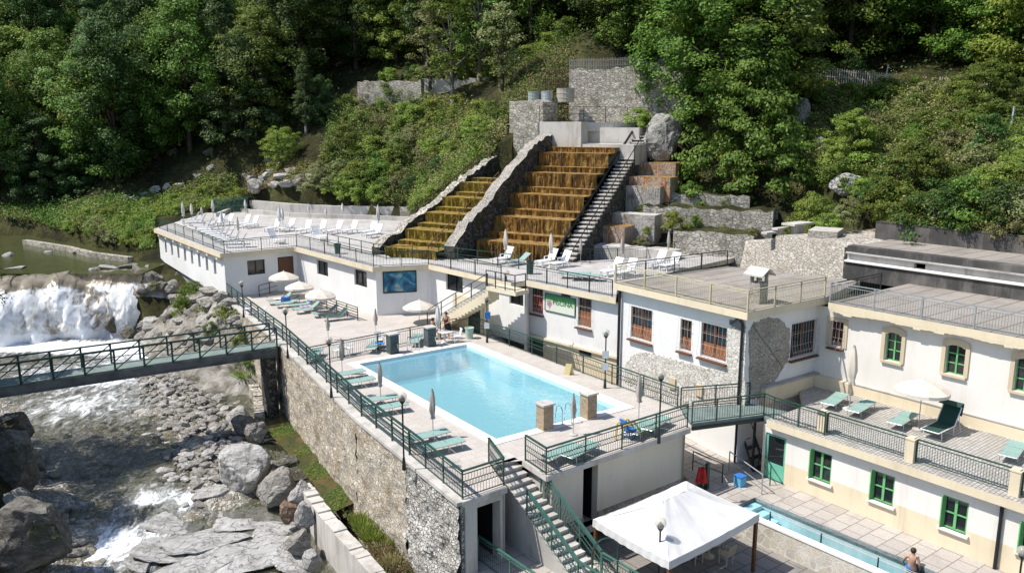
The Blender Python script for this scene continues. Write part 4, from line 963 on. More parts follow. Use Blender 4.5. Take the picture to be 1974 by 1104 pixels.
# lower arched niche vent stones on the front
for (x, y) in ((1298, 738), (1350, 752)):
    s_, z_ = wf.sz(x, y); mb = MB(); slabw(mb, wf, s_ - .22, s_ + .22, z_ - .3, z_ + .3, 0, .12); mb.build('stone_corbel', BEIGE, BB)
def drain(bld, pts, r=.06):
    mb = MB(); mb.path(pts, r, 7); return mb.build('drain_pipe', PIPE, bld)
drain(BB, [wf.pt(wf.L - .12, 4.25, .3), wf.pt(wf.L - .12, 4.1, .12), wf.pt(wf.L - .12, -3, .12)])
drain(BB, [wf.pt(.1, 4.3, .15), wf.pt(.1, -3, .15)], .085)
drain(BB, [wsd.pt(wsd.L - .3, 4.35, .5), wsd.pt(wsd.L - .12, 4.2, .12), wsd.pt(wsd.L - .12, .6, .12)])
# chimney on the felt roof
P = W(1461, 583, ZT); ca = math.atan2(tr_.y, tr_.x)
t = thing('chimney', 'stone chimney with a small gabled slab roof on the felt roof', 'chimney', P)
mb = MB(); mb.box(P, .62, .62, 1.05, ca); mb.build('shaft', DPATCH, t)
for sx in (-1, 1):
    for sy in (-1, 1): mb = MB(); q = P + tr_ * (.24 * sx) + tb * (.24 * sy); mb.box(up(q, 1.05), .13, .13, .4, ca); mb.build('post', DPATCH, t)
mb = MB(); h0, h1 = 1.45, 1.8
for sgn in (-1, 1):
    a = up(P + tb * .58 + tr_ * (.52 * sgn), h0); b = up(P - tb * .58 + tr_ * (.52 * sgn), h0); c = up(P - tb * .58, h1); d = up(P + tb * .58, h1)
    dn = Vector((0, 0, -.07)); q = [a, b, c, d]
    mb.add(q + [v + dn for v in q], [(0, 1, 2, 3), (7, 6, 5, 4), (0, 4, 5, 1), (1, 5, 6, 2), (2, 6, 7, 3), (3, 7, 4, 0)])
mb.build('slab_roof', CONC, t)

# ------------------------------------------------------------------ C: long house on the right and its lower annex
ND = Vector((-.79, -.61, 0)).normalized(); TD = Vector((.61, -.79, 0)).normalized()
def online(dot, px): # plan point on the line  n.p = dot that shows at column px (at height z solved by row later)
    u = (px - CX); return None
def P_on(dot, s): return ND * dot + TD * s
dF, dR_, dE, dW = 38.0, 37.55, 31.5, 31.85
def s_of(px, z, dot, y0=30):                 # parameter s along line dot where column px falls at height z
    lo, hi = -60.0, 40.0
    for _ in range(60):
        m = (lo + hi) / 2; p = -ND * dot + TD * m
        if p.y < 1 or PX((p.x, p.y, z))[0] > px: hi = m
        else: lo = m
    return (lo + hi) / 2
def LP(dot, s): return -ND * dot + TD * s
BC = thing('long_house', 'long warm white house with arched green windows behind the terrace', 'building', LP(dF, s_of(1585, 0, dF)))
sF0 = s_of(1574, 1, dF) - .4; sF1 = s_of(1974, 1, dF) + 7
wc = Wall(LP(dF, sF0), LP(dF, sF1))
sR0 = s_of(1597, ZL, dR_)
roofslab(BC, [LP(dR_, sR0), LP(dR_, sF1), LP(dR_ + 9.5, sF1), LP(dR_ + 9.5, sR0)], ZL, .34, CREAM, FELT)
for l, r, t_, b, lab in ((1601, 1626, 619, 668, None), (1706, 1738, 640, 697, 'leftmost arched green window above the terrace'), (1822, 1861, 664, 723, 'arched green window behind the open terrace parasol'), (1955, 1995, 690, 757, 'arched green window at the right edge')):
    rr_ = wc.rect(l, r, t_, b)
    if lab: add_window(BC, wc, rr_, 'arch', .22, label=lab)
    else:
        o = add_window(BC, wc, rr_, 'brown', .22, label='arched barred window in the inner corner')
        mb = MB(); slabw(mb, wc, rr_[0] - .22, rr_[0] - .0, rr_[2], rr_[3] + .2, 0, .05); slabw(mb, wc, rr_[1], rr_[1] + .22, rr_[2], rr_[3] + .2, 0, .05); slabw(mb, wc, rr_[0], rr_[1], rr_[3], rr_[3] + .2, 0, .05); mb.build('surround', BEIGE, o)
mb = MB(); wc.build(mb, -.2, ZL - .34, .22); mb.build('wall', CREAMW, BC)
mb = MB(); rr0 = random.Random(4); aa = .2; wr_ = Wall(LP(dR_ + .003, sR0), LP(dR_ + .003, sF1))
while aa < wr_.L - 1:
    l_ = rr0.uniform(.12, .5); h_ = .05 + .09 * (1 + math.sin(aa * 1.7)) * rr0.uniform(.3, 1); slabw(mb, wr_, aa, aa + l_, ZL - .34 - h_, ZL - .341, -.5, 0); aa += l_
mb.build('peeling_eave', CREAM, BC)
sp0 = wc.sz(1640, 770)[0]; mb = MB(); slabw(mb, wc, sp0, wc.L, -.1, .56, 0, .06); mb.build('plinth', CREAM, BC)
mb = MB(); slabw(mb, wc, sp0, wc.L, .56, .61, 0, .09); mb.build('plinth_cap', GREYPL, BC)
mb = MB(); slabw(mb, wc, 0, sp0, -.1, .62, 0, .35); mb.build('corner_plinth', CREAM, BC)
# lower annex with the terrace on its roof
BD = thing('annex_building', 'low warm white annex with green windows carrying the lounger terrace', 'building', LP(dW, s_of(1480, -2, dW)))
sA0 = s_of(1470, -1.5, dW); sE0 = s_of(1478, 0, dE); sA1 = s_of(1974, -1.5, dW) + 6
wd_ = Wall(LP(dW, sA0), LP(dW, sA1))
for l, r, t_, b, lab in ((1563, 1603, 870, 927, 'leftmost green window of the lower annex wall'), (1680, 1724, 911, 969, 'middle green window of the lower annex wall'), (1816, 1866, 960, 1023, 'green window left of the drain pipe'), (1966, 2010, 1010, 1070, 'green window at the right edge of the annex')):
    add_window(BD, wd_, wd_.rect(l, r, t_, b), 'green', .2, label=lab)
rd = wd_.rect(1456, 1489, 838, 910); rd = (max(.12, rd[0]), rd[1], LOW - .12, rd[3])
rd = (.15, 1.25, LOW, -.75); wd_.op.append(rd)
mb = MB(); slabw(mb, wd_, rd[0], rd[0] + .12, rd[2], rd[3], -.15, -.06); slabw(mb, wd_, rd[1] - .12, rd[1], rd[2], rd[3], -.15, -.06); slabw(mb, wd_, rd[0] + .12, rd[1] - .12, rd[3] - .12, rd[3], -.15, -.06); slabw(mb, wd_, rd[0] + .12, rd[1] - .12, rd[2], rd[2] + .8, -.15, -.07)
o = mb.build('door', plain('turquoise_green_paint', (.16, .5, .36, 1), None, 3, .5), BD); mb = MB(); slabw(mb, wd_, rd[0] + .12, rd[1] - .12, rd[2] + .8, rd[3] - .12, -.13, -.1); mb.build('pane', GLASS, o)
mb = MB(); wd_.build(mb, -1.95, -.36, .2); mb.build('wall', CREAMW, BD); mb = MB(); wd_.build(mb, LOW - .6, -1.95, .2); mb.build('base_wall', CREAM, BD)
we = Wall(LP(dW + 7, sA0), LP(dW, sA0)); mb = MB(); we.build(mb, LOW - .6, -.36); mb.build('wall', CREAM, BD)
mb = MB(); mb.prism([LP(dE, sE0), LP(dE, sA1), LP(dF + .4, sA1), LP(dF + .4, sF0 - 1.0), LP(dE + 3, sE0)], -.36, 0, 0, 1); mb.build('terrace_slab', [CREAM, TERRP], BD)
a = wd_.sz(1931, 1000)[0]; drain(BD, [wd_.pt(a, -.4, .1), wd_.pt(a, LOW, .1)], .07)
# lower ground: upper paved level, small pool, sunken tent court
PITZ = -3.9
pa, pb_ = W(1400, 983, LOW), W(1674, 1104, LOW); pb_ = pa + (pb_ - pa).normalized() * 22
pdir = (pb_ - pa).normalized(); pn = Vector((-pdir.y, pdir.x, 0))
if pn.x < 0: pn = -pn
PWD = (W(1491, 972, LOW) - pa).dot(pn)
fa, fb_ = pa + pn * PWD, pb_ + pn * PWD
pc, pd2 = W(1352, 930, LOW), W(1078, 1003, LOW)
stB = at(S1 + TD * 5.4, LOW)
sheet('lower_terrace', [at(S1, LOW), at(K_, LOW), W(1326, 925, LOW), V(6, 52, LOW), V(14, 52, LOW), LP(dW + 3, sA0 - 3), LP(dW + 1, sA0 - .5), LP(dW, sA0), LP(dW, sA1), fb_, fa, pa, pc, pd2], LOW, LOWP, .3)
sheet('stair_landing', [W(880, 1060, LOW), at(S1, LOW), pd2, W(1122, 1064, LOW), W(1122, 1064, LOW) + TD * 14, W(880, 1060, LOW) + TD * 14 - Vector((4, 0, 0))], LOW, LOWP, .3)
sheet('tent_court', [pd2 - pn * 2, pc + pn * .2, pa + pn * .2, pb_ + pn * .2, pb_ - pn * 16, pd2 + TD * 12 - pn * 3], PITZ, paving('tent_court_flagstone', (.22, .205, .19, 1), (.27, .25, .23, 1), (.09, .085, .08, 1), .8, .8, R(-37), .02, (.12, .115, .11, 1), .5), .2)
PITW = stone('pale_crazy_stone', [(.42, .40, .36, 1), (.5, .47, .42, 1), (.46, .42, .35, 1)], (.58, .56, .52, 1), 2.4, (1, 1, 1), .04, .3, .02)
t = thing('court_wall', 'pale crazy stone wall between the tent court and the narrow pool', 'wall', at(pa, PITZ)); mb = MB(); mb.obox(at(pa, PITZ - .2), pb_ - pa, pn * .3, (0, 0, LOW + .12 - PITZ + .2)); mb.build('masonry', PITW, t); mb = MB(); mb.obox(at(pa - pn * .04, LOW + .12), pb_ - pa, pn * .36, (0, 0, .07)); mb.build('coping', COPE, t)
t = thing('court_wall', 'low dark wall between the tent court and the changing room walk', 'wall', at(pd2, PITZ)); mb = MB()
for a, b in ((pd2, pc), (pc, pa), (W(1122, 1064, LOW) + TD * 14, W(1122, 1064, LOW)), (W(1122, 1064, LOW), pd2)):
    d = b - a; nn = Vector((-d.y, d.x, 0)).normalized(); mb.obox(at(a, PITZ - .2), d, nn * .22, (0, 0, LOW - .004 - PITZ + .2))
mb.build('masonry', DPATCH, t)
pool2 = thing('narrow_pool', 'narrow raised pale blue wading pool along the lower annex', 'swimming pool', pa)
BLUET = paving('pale_blue_tile', (.56, .74, .80, 1), (.62, .78, .83, 1), (.68, .8, .84, 1), .3, .3, R(-37), .02, (.36, .58, .62, 1), .5, .4, .05)
A2, B2, C2, D2 = pa + pn * .3, pb_ + pn * .3, fb_, fa; A2 = A2 - pdir * 0; mb = MB()
for p, q in ((A2, B2), (B2, C2), (C2, D2), (D2, A2)): mb.poly([at(p, LOW - .02), at(p, LOW - 1.05), at(q, LOW - 1.05), at(q, LOW - .02)])
mb.poly([at(p, LOW - 1.05) for p in (A2, B2, C2, D2)]); mb.build('basin', BLUET, pool2)
mb = MB(); mb.poly([at(p, LOW - .16) for p in (A2, B2, C2, D2)]); n = NT('narrow_pool_water'); tr = n.n('ShaderNodeBsdfTransparent'); tr.inputs['Color'].default_value = (.80, .94, .97, 1); gl = n.n('ShaderNodeBsdfGlossy'); gl.inputs['Roughness'].default_value = .03
bp = n.n('ShaderNodeBump'); bp.inputs['Strength'].default_value = .2; bp.inputs['Distance'].default_value = .05; n.l(n.noise(n.coord('pos'), 4, 4, .6, .5), bp.inputs['Height']); n.l(bp.outputs['Normal'], gl.inputs['Normal'])
fr = n.n('ShaderNodeFresnel'); fr.inputs['IOR'].default_value = 1.33; m2 = n.n('ShaderNodeMixShader'); n.l(n.math('MULTIPLY', fr.outputs[0], .8), m2.inputs[0]); n.l(tr.outputs[0], m2.inputs[1]); n.l(gl.outputs[0], m2.inputs[2]); n.l(m2.outputs[0], n.out.inputs['Surface'])
mb.build('water_surface', n.mat, pool2)
mb = MB()
for k in range(4): p = A2 + pdir * (.0 + .45 * k) + pn * .1; mb.obox(at(p, LOW - 1.04), pdir * .45, pn * (PWD - .5), (0, 0, .84 - .2 * k))
mb.build('steps', BLUET, pool2)
# ------------------------------------------------------------------ rooms under the deck
BE = thing('changing_room_block', 'cream rendered block with dark doorway under the pool deck', 'building', at(K_, LOW))
i, j = offset(K_, M_, -.25); wk = Wall(i, j)
rd = wk.rect(1124, 1152, 895, 978); rd = (rd[0], rd[1], LOW, rd[3]); wk.op.append(rd)
mb = MB(); wk.build(mb, LOW, -.2, .35); mb.build('wall', plaster('pale_cream_plaster', (.66, .60, .50, 1), (.5, .44, .35, 1), .4), BE)
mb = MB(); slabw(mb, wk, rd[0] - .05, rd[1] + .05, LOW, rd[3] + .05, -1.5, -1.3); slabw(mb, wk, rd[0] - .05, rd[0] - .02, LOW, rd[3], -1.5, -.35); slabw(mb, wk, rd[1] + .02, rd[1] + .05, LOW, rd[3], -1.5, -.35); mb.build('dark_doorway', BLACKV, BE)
mb = MB(); slabw(mb, wk, 0, rd[0], LOW, LOW + .5, 0, .05); slabw(mb, wk, rd[1], wk.L, LOW, LOW + .5, 0, .05); mb.build('stone_plinth', DPATCH, BE)
i, j = offset(S2, K_, -.25); wj = Wall(i, j); mb = MB(); wj.build(mb, LOW, -.2); mb.build('side_wall', CONC, BE)
i, j = offset(M_, N1, -.2); wj = Wall(i, j); mb = MB(); wj.build(mb, LOW - .2, -.2); mb.build('side_wall', CREAM, BE)
i, j = offset(N1, N2, -.1); wj = Wall(i, j); mb = MB(); wj.build(mb, LOW - .2, -.2); mb.build('side_wall', CREAM, BE)
# passage under the near deck corner
BF = thing('deck_passage', 'dark passage opening under the near corner of the pool deck', 'passage', at(G_, LOW))
i, j = offset(G_, HC_, -.12); wg = Wall(i, j); L = wg.L; wg.op.append((.42, L - .22, LOW - .35, -.5))
mb = MB(); wg.build(mb, LOW - .4, -.2, .5); mb.build('portal_wall', CONC, BF)
mb = MB(); slabw(mb, wg, .01, .4, LOW - .4, -.5, .0, .05); mb.build('stone_pier', GABION, BF)
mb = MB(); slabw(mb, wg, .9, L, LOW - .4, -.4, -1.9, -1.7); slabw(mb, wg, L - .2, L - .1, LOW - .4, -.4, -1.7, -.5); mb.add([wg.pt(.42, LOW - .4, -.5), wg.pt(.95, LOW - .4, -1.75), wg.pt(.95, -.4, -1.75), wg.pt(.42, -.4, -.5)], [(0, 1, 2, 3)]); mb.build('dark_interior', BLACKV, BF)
i, j = offset(HC_, S1, -.1); wj = Wall(i, j) if (j - i).length > .1 else None
if wj: mb = MB(); wj.build(mb, LOW, -.2); mb.build('side_wall', CONC, BF)
# ------------------------------------------------------------------ stained cascade stairs on the slope
def cascmat(name, stops, sc, lip=None):
    n = NT(name); vec = n.coord('pos', (1, 1, .09), (0, 0, R(28))); v2 = n.coord('pos'); v3 = n.coord('pos', (1, 1, .16), (0, 0, R(28)))
    f = n.noise(vec, sc, 8, .74, .25); g = n.noise(v2, 1.1, 6, .7); h = n.noise(v3, 5.5, 6, .75, .3)
    col = n.ramp(n.math('ADD', n.math('MULTIPLY', f, .62), n.math('MULTIPLY', h, .38)), stops)
    col = n.mix(n.math('MULTIPLY', n.ramp(g, [(.48, (0, 0, 0, 1)), (.66, (1, 1, 1, 1))]), .6), col, (.05, .04, .015, 1))
    wl = n.ramp(n.noise(n.coord('pos', (1, 1, .05), (0, 0, R(28))), 2.6, 7, .8, .2), [(.62, (0, 0, 0, 1)), (.70, (1, 1, 1, 1))])
    col = n.mix(n.math('MULTIPLY', wl, .55), col, (.55, .53, .48, 1))
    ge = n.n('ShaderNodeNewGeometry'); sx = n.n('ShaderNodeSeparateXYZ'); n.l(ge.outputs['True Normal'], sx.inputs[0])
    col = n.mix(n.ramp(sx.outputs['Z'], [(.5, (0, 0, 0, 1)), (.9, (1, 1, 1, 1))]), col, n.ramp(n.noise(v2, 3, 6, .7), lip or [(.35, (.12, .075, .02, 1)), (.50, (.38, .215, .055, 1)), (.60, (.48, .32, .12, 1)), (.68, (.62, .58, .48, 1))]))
    n.color(col); n.set(.35, 0, .5); n.bump(n.math('ADD', h, n.math('MULTIPLY', n.noise(v2, 7, 5), .5)), .9, .2); return n.mat
OCHRE = cascmat('rust_stained_cascade', [(.39, (.025, .018, .008, 1)), (.455, (.13, .07, .014, 1)), (.495, (.40, .19, .025, 1)), (.53, (.12, .08, .02, 1)), (.57, (.50, .28, .05, 1)), (.61, (.22, .15, .03, 1)), (.66, (.56, .47, .26, 1))], 1.9)
OLIVE = cascmat('olive_stained_cascade', [(.36, (.03, .032, .008, 1)), (.43, (.14, .14, .016, 1)), (.48, (.42, .28, .028, 1)), (.53, (.13, .12, .018, 1)), (.58, (.44, .25, .035, 1)), (.63, (.18, .19, .025, 1)), (.7, (.48, .42, .16, 1))], 1.9, [(.35, (.11, .09, .02, 1)), (.50, (.37, .24, .045, 1)), (.60, (.46, .33, .09, 1)), (.68, (.58, .54, .36, 1))])
ORED = cascmat('orange_stained_basin', [(.36, (.14, .06, .03, 1)), (.43, (.34, .13, .04, 1)), (.47, (.5, .22, .06, 1)), (.51, (.46, .42, .37, 1)), (.56, (.34, .17, .07, 1)), (.61, (.52, .5, .47, 1)), (.68, (.4, .2, .06, 1))], 1.8)
STAIND = cascmat('streaked_concrete', [(.36, (.16, .14, .12, 1)), (.44, (.40, .38, .35, 1)), (.5, (.52, .5, .47, 1)), (.56, (.34, .24, .17, 1)), (.64, (.56, .54, .51, 1))], 1.6)
w0, w1 = W(872, 501, ZR), DP(1064, 288, 75.5); r0, r1 = W(1071, 503, ZR), DP(1211, 290, 74.6)
def lx(p, d, a, b):                         # from p along d to the line a-b
    return isect(p, p + d, a, b)
def cascade(name, label, mat, L0, L1, R0, R1, t0, z0, z1, n, tall, par_dir):
    t = thing(name, label, 'cascade', at(L0, z0)); rise = (z1 - z0) / n
    z = z0
    for k in range(n):
        for part, (fr, f0) in enumerate(((0.0, tall), (.62, 1 - tall))):
            ta = lerp(t0, 1, (k + fr) / n); zn = z + rise * f0
            a = lerp(L0, L1, ta); b = lx(a, par_dir, R0, R1); c = lerp(L0, L1, 1.02); d = lx(c, par_dir, R0, R1)
            tb_ = lerp(t0, 1, (k + (.66 if part == 0 else 1.06)) / n); e = lerp(L0, L1, tb_); f = lx(e, par_dir, R0, R1)
            N = 26; mb = MB(); fr_ = []
            for i in range(N + 1):
                p = lerp(a, b, i / N); o = .28 * noise.noise((i * .45, k * 3.1, part)) + .12 * noise.noise((i * 1.7, k * 1.1, part + 4)) - .1; fr_.append(p - Vector((-par_dir.y, par_dir.x, 0)) * o)
            for i in range(N):
                p, q = fr_[i], fr_[i + 1]
                m_, n_ = lerp(e, f, i / N), lerp(e, f, (i + 1) / N)
                mb.poly([at(p, zn), at(q, zn), at(n_, zn), at(m_, zn)])
            NV = 5; od = Vector((par_dir.y, -par_dir.x, 0)); NN = N * 4
            def face(u, v, fr_=fr_, z=z, zn=zn, k=k, part=part):
                x = u * N; i = min(N - 1, int(x)); p = lerp(fr_[i], fr_[i + 1], x - i); zz = lerp(z - .3, zn, v)
                o = (.10 * noise.noise((u * 60, zz * .5, k)) + .07 * noise.noise((u * 140, zz * 1.1, part)) + .08 * noise.noise((u * 25, zz * 2, k + 9))) * (1 if v < .99 else .4) + .07 * v ** 4
                return at(p + od * (o + .03), zz)
            mb.grid(face, NN, NV)
            mb.build('step', mat, t); z = zn
    return t
CD = Vector((.86, -.51, 0)).normalized()
cascade('water_cascade', 'wide rust orange stepped cascade between stone wall and stairs', OCHRE, w0, w1, r0, r1, .20, ZR - .1, 11.45, 5, .72, CD)
ww_ = Wall(w0, w1); TH = .9
l0, l1 = W(742, 492, ZR), DP(915, 345, 74.5); m0 = w0 - ww_.n * TH; m1 = w1 - ww_.n * TH
cascade('water_cascade', 'narrow olive green stepped cascade left of the wide orange one', OLIVE, l0, l1, m0, m1, .0, ZR - .1, 8.75, 5, .72, CD)
def topwall(name, label, wall, pix, thick, zbase, mat, capm=None, jag=.12):
    """masonry wall whose top edge follows the photo points, thickness towards -normal"""
    q = sorted(wall.sz(x, y) for x, y in pix); t = thing(name, label, 'stone wall', at(wall.pt(q[0][0], 0), q[0][1] - 1.5))
    mb = MB(); pts = []
    for (a, za), (b, zb_) in zip(q, q[1:]):
        N = max(1, int((b - a) / .45))
        for k in range(N): pts.append((lerp(a, b, k / N), lerp(za, zb_, k / N) + random.uniform(-jag, jag)))
    pts.append(q[-1])
    for i, ((a, za), (b, zb_)) in enumerate(zip(pts, pts[1:])):
        z0 = zbase(a) if callable(zbase) else zbase; z1 = zbase(b) if callable(zbase) else zbase
        o = random.uniform(0, .06); f = [wall.pt(a, z0, o), wall.pt(b, z1, o), wall.pt(b, zb_, o), wall.pt(a, za, o)]; g = [v - wall.n * thick for v in f]
        mb.add(f + g, [(0, 1, 2, 3), (5, 4, 7, 6), (1, 5, 6, 2), (4, 0, 3, 7)], 0); mb.add([f[3], f[2], g[2], g[3]], [(0, 1, 2, 3)], 1)
    mb.build('masonry', [mat, capm or mat], t); return t
topwall('cascade_wall', 'dark faced stone wall climbing between the two cascades', ww_, [(875, 474), (903, 430), (943, 390), (968, 356), (1000, 316), (1030, 278), (1064, 258)], TH, 3.0, DARKST, DPATCH, .16)  # wall's shade is put into the dark face colour; cap is lighter
lw = Wall(l0, l1); ex = Wall(W(728, 492, ZR), DP(965, 300, 78))
topwall('cascade_wall', 'jagged stone wall along the left side of the olive cascade', ex, [(732, 474), (765, 450), (800, 421), (855, 383), (900, 342), (935, 316), (965, 298)], .8, 2.5, DARKST, RUBBLE, .2)
# stone stairs with black rails to the right of the wide cascade
def stairs(name, label, B, T, width, n, mats, side, solid=2.0, cat='staircase', rk='step'):
    t = thing(name, label, cat, B); d = at(T, 0) - at(B, 0); L = d.length; d = d / L; s = Vector((d.y, -d.x, 0)) * side; hz = (T.z - B.z) / n
    for k in range(n):
        p = at(B, 0) + d * (L * k / n); mb = MB()
        mb.obox(at(p, B.z + hz * (k + 1) - .09), d * (L / n + .05), s * width, (0, 0, .09)); mb.build('step', mats[0], t)
    mb = MB(); f = []
    for k in range(n):
        p = at(B, 0) + d * (L * k / n) + d * .03 + s * .03; z = B.z + hz * (k + 1) - .092
        mb.obox(at(p, max(B.z - solid * .2, z - solid)), d * (L / n), s * (width - .06), (0, 0, z - max(B.z - solid * .2, z - solid)))
    mb.build('stair_body', mats[1], t); return t, d, s
B, T = W(1074, 503, ZR), DP(1228, 256, 76.5)
st_, d_, s_ = stairs('stone_stairs', 'steep grey stone stairs with black rails right of the orange cascade', B, T, 1.3, 34, (CONC, DARKST), 1, 3.5)
for off, rad, h in ((-.12, .11, .62), (1.25, .04, .95)):
    t = thing('stair_rail', 'thick black pipe rail along the left side of the stone stairs' if off < 0 else 'thin black handrail on the right side of the stone stairs', 'railing', B); mb = MB()
    mb.tube(B + s_ * off + Vector((0, 0, h)), T + s_ * off + Vector((0, 0, h)), rad, 8); mb.build('rail', PIPE, t)
    for k in range(10): mb = MB(); p = lerp(B, T, (k + .5) / 10) + s_ * off; mb.tube(p, up(p, h), .025, 5); mb.build('post', PIPE, t)
# generic masonry block seen frontally, parallel to the cascade steps
def fblock(name, label, cat, l, r, t_, b, D, depth, mat, top=None, dirv=None, jag=.0, st=.5, grp=None):
    dv = (dirv or CD).normalized(); A = DP(l, b, D); w = Wall(A, A + dv * 10); a1 = w.sz(r, (t_ + b) / 2)[0]; z1 = ZA(t_, A)
    t = thing(name, label, cat, A, grp); mb = MB(); N = max(1, int(a1 / st)) if jag else 1; zs = [z1 + random.uniform(-jag, jag) for _ in range(N + 1)]
    for k in range(N):
        x, y = a1 * k / N, a1 * (k + 1) / N; o = random.uniform(0, jag * .12)
        f = [w.pt(x, A.z - 1.2, o), w.pt(y, A.z - 1.2, o), w.pt(y, zs[k + 1], o), w.pt(x, zs[k], o)]; g = [v - w.n * (depth + o) for v in f]
        mb.add(f + g, [(0, 1, 2, 3), (5, 4, 7, 6), (1, 5, 6, 2), (4, 0, 3, 7)], 0); mb.add([f[3], f[2], g[2], g[3]], [(0, 1, 2, 3)], 1)
    mb.build('masonry', [mat, top or mat], t); return t, w, a1, z1
fb = fblock
fb('concrete_basin_wall', 'pale concrete block with rust streaks at the top left of the cascade', 'concrete wall', 1040, 1120, 235, 284, 76.2, 1.4, CONC)
fb('concrete_basin_wall', 'recessed grey concrete wall at the top right of the cascade', 'concrete wall', 1118, 1232, 246, 284, 78.2, 1.0, CONC)
fb('overflow_sill', 'white overflow sill along the top of the orange cascade', 'sill', 1066, 1222, 277, 289, 75.6, 3.2, CONC)
fb('stone_wall', 'rough stone wall corner left of the pale concrete block', 'stone wall', 982, 1046, 196, 262, 80, 3, RUBBLE, None, None, .15)
fb('stone_wall', 'low rubble wall below the drums at the hill path', 'stone wall', 990, 1046, 240, 290, 78.5, 1, RUBBLE, None, None, .2)
fb('stone_wall', 'tall rough stone wall carrying the picket fence above the cascade', 'stone wall', 1096, 1322, 134, 246, 82, 1.2, RUBBLE, None, Vector((1, -.42, 0)), .14)
fb('stone_wall', 'long low dry stone wall on the hillside at upper left', 'stone wall', 690, 812, 158, 200, 103, .8, RUBBLE, None, Vector((1, -.4, 0)), .2)
fb('stone_wall', 'grey concrete wall half hidden behind the thin trees', 'concrete wall', 815, 985, 152, 182, 101, .6, CONC, None, Vector((1, -.3, 0)), .12)
fb('stone_wall', 'short stone wall stub beside the hill path', 'stone wall', 978, 1030, 142, 168, 95, 1.2, RUBBLE, None, Vector((1, -.4, 0)), .15)
fb('stained_basin', 'upper orange stained basin under the sculpted rock', 'basin', 1230, 1302, 313, 346, 73.0, 2.5, ORED)
fb('stained_basin', 'bright orange stepped basin beside the stone stairs', 'basin', 1184, 1292, 339, 358, 71.2, 2.0, ORED)
fb('concrete_basin_wall', 'streaked grey concrete wall below the bright orange basin', 'concrete wall', 1172, 1272, 356, 414, 70.6, 2.0, STAIND)
fb('stained_basin', 'lowest orange stained basin at the foot of the stone stairs', 'basin', 1120, 1204, 432, 474, 65.6, 2.0, ORED, None, None, .05)
fb('concrete_basin_wall', 'rounded pale basin rim above the lowest orange basin', 'concrete wall', 1168, 1262, 410, 436, 66.8, 1.6, STAIND, CONC)
fb('stone_wall', 'low grey stone ledge behind the terrace loungers', 'stone wall', 1110, 1300, 470, 500, 63.6, 1.6, CONC, None, None, .06)
fb('stone_wall', 'stone wall right of the orange basins under the dark bush', 'stone wall', 1262, 1445, 372, 412, 69.5, 2.6, RUBBLE, FLOOR, Vector((1, -.35, 0)), .14)
fb('stone_wall', 'middle stone terrace wall with green tufts on its top', 'stone wall', 1238, 1490, 398, 446, 67.2, 3.0, RUBBLE, FLOOR, Vector((1, -.42, 0)), .14)
fb('stone_wall', 'lowest stone terrace wall behind the white loungers', 'stone wall', 1296, 1452, 444, 500, 63.0, 3.4, RUBBLE, FLOOR, Vector((1, -.5, 0)), .12)
fb('stone_wall', 'grey shaded stone wall at the foot of the right hill bushes', 'stone wall', 1400, 1500, 406, 424, 66.5, 2.5, RUBBLE, FLOOR, Vector((1, -.3, 0)), .12)
# big rubble terrace with table and benches
q = [W(1425, 498, 3.7), W(1631, 533, ZL - .3), W(1700, 505, 5.6), W(1640, 440, 7.4), W(1440, 436, 7.0)]
zt_ = ZA(480, q[1]); t = thing('stone_terrace', 'big rubble terrace with stone table between stairs and long house roof', 'stone terrace', q[0])
mb = MB(); F_ = []
wq = Wall(q[0], q[1]); N = 26
top0 = [wq.sz(1445, 470), wq.sz(1500, 452), wq.sz(1560, 462), wq.sz(1629, 478)]
zs = [float(np.interp(wq.L * k / N, [a for a, _ in top0], [z for _, z in top0])) + random.uniform(-.12, .12) for k in range(N + 1)]
for k in range(N):
    a, b = wq.L * k / N, wq.L * (k + 1) / N; o = random.uniform(0, .012)
    f = [wq.pt(a, 2.5, o), wq.pt(b, 2.5, o), wq.pt(b, zs[k + 1], o - .5), wq.pt(a, zs[k], o - .5)]; g = [wq.pt(b, zs[k + 1] + .1, -9), wq.pt(a, zs[k] + .1, -9)]
    mb.add(f + g, [(0, 1, 2, 3), (3, 2, 4, 5)], 0)
mb.build('masonry', stone('pale_rubble_stone', [(.40, .37, .33, 1), (.55, .52, .47, 1), (.47, .43, .37, 1), (.62, .59, .55, 1)], (.36, .33, .29, 1), 3.0, (1, 1, 2.2), .05, .8, .1), t)
mb = MB(); e = wq.pt(wq.L, 0); mb.obox(at(e, ZL - .4) - wq.t * .2 - wq.n * 1.2, wq.t * .5, wq.n * 1.3, (0, 0, zt_ - ZL + .5)); mb.build('end_pier', DARKST, t)
def stonetable(px, py, lab, w, l, h, name, cat, z=None, D=None):
    P = DP(px, py, D); t = thing(name, lab, cat, P, 'stone seats on the rubble terrace'); mb = MB(); mb.box(P, w * .35, l * .5, h - .14, .6); mb.build('pedestal', CONC, t); mb = MB(); mb.box(up(P, h - .14), w, l, .14, .6); mb.build('top', CONC, t)
stonetable(1537, 452, 'stone slab table on the rubble terrace', 2.2, 1.1, .85, 'stone_table', 'table', D=57.5)
stonetable(1504, 452, 'stone bench left of the slab table on the terrace', 1.3, .5, .5, 'stone_bench', 'bench', D=57.5)
stonetable(1482, 458, 'leftmost low stone bench on the rubble terrace', 1.1, .5, .42, 'stone_bench', 'bench', D=57)
t, _, _, _ = fb('stone_block', 'large flat stone block right of the slab table', 'stone block', 1556, 1614, 444, 464, 54.5, 2.5, DPATCH, CONC)
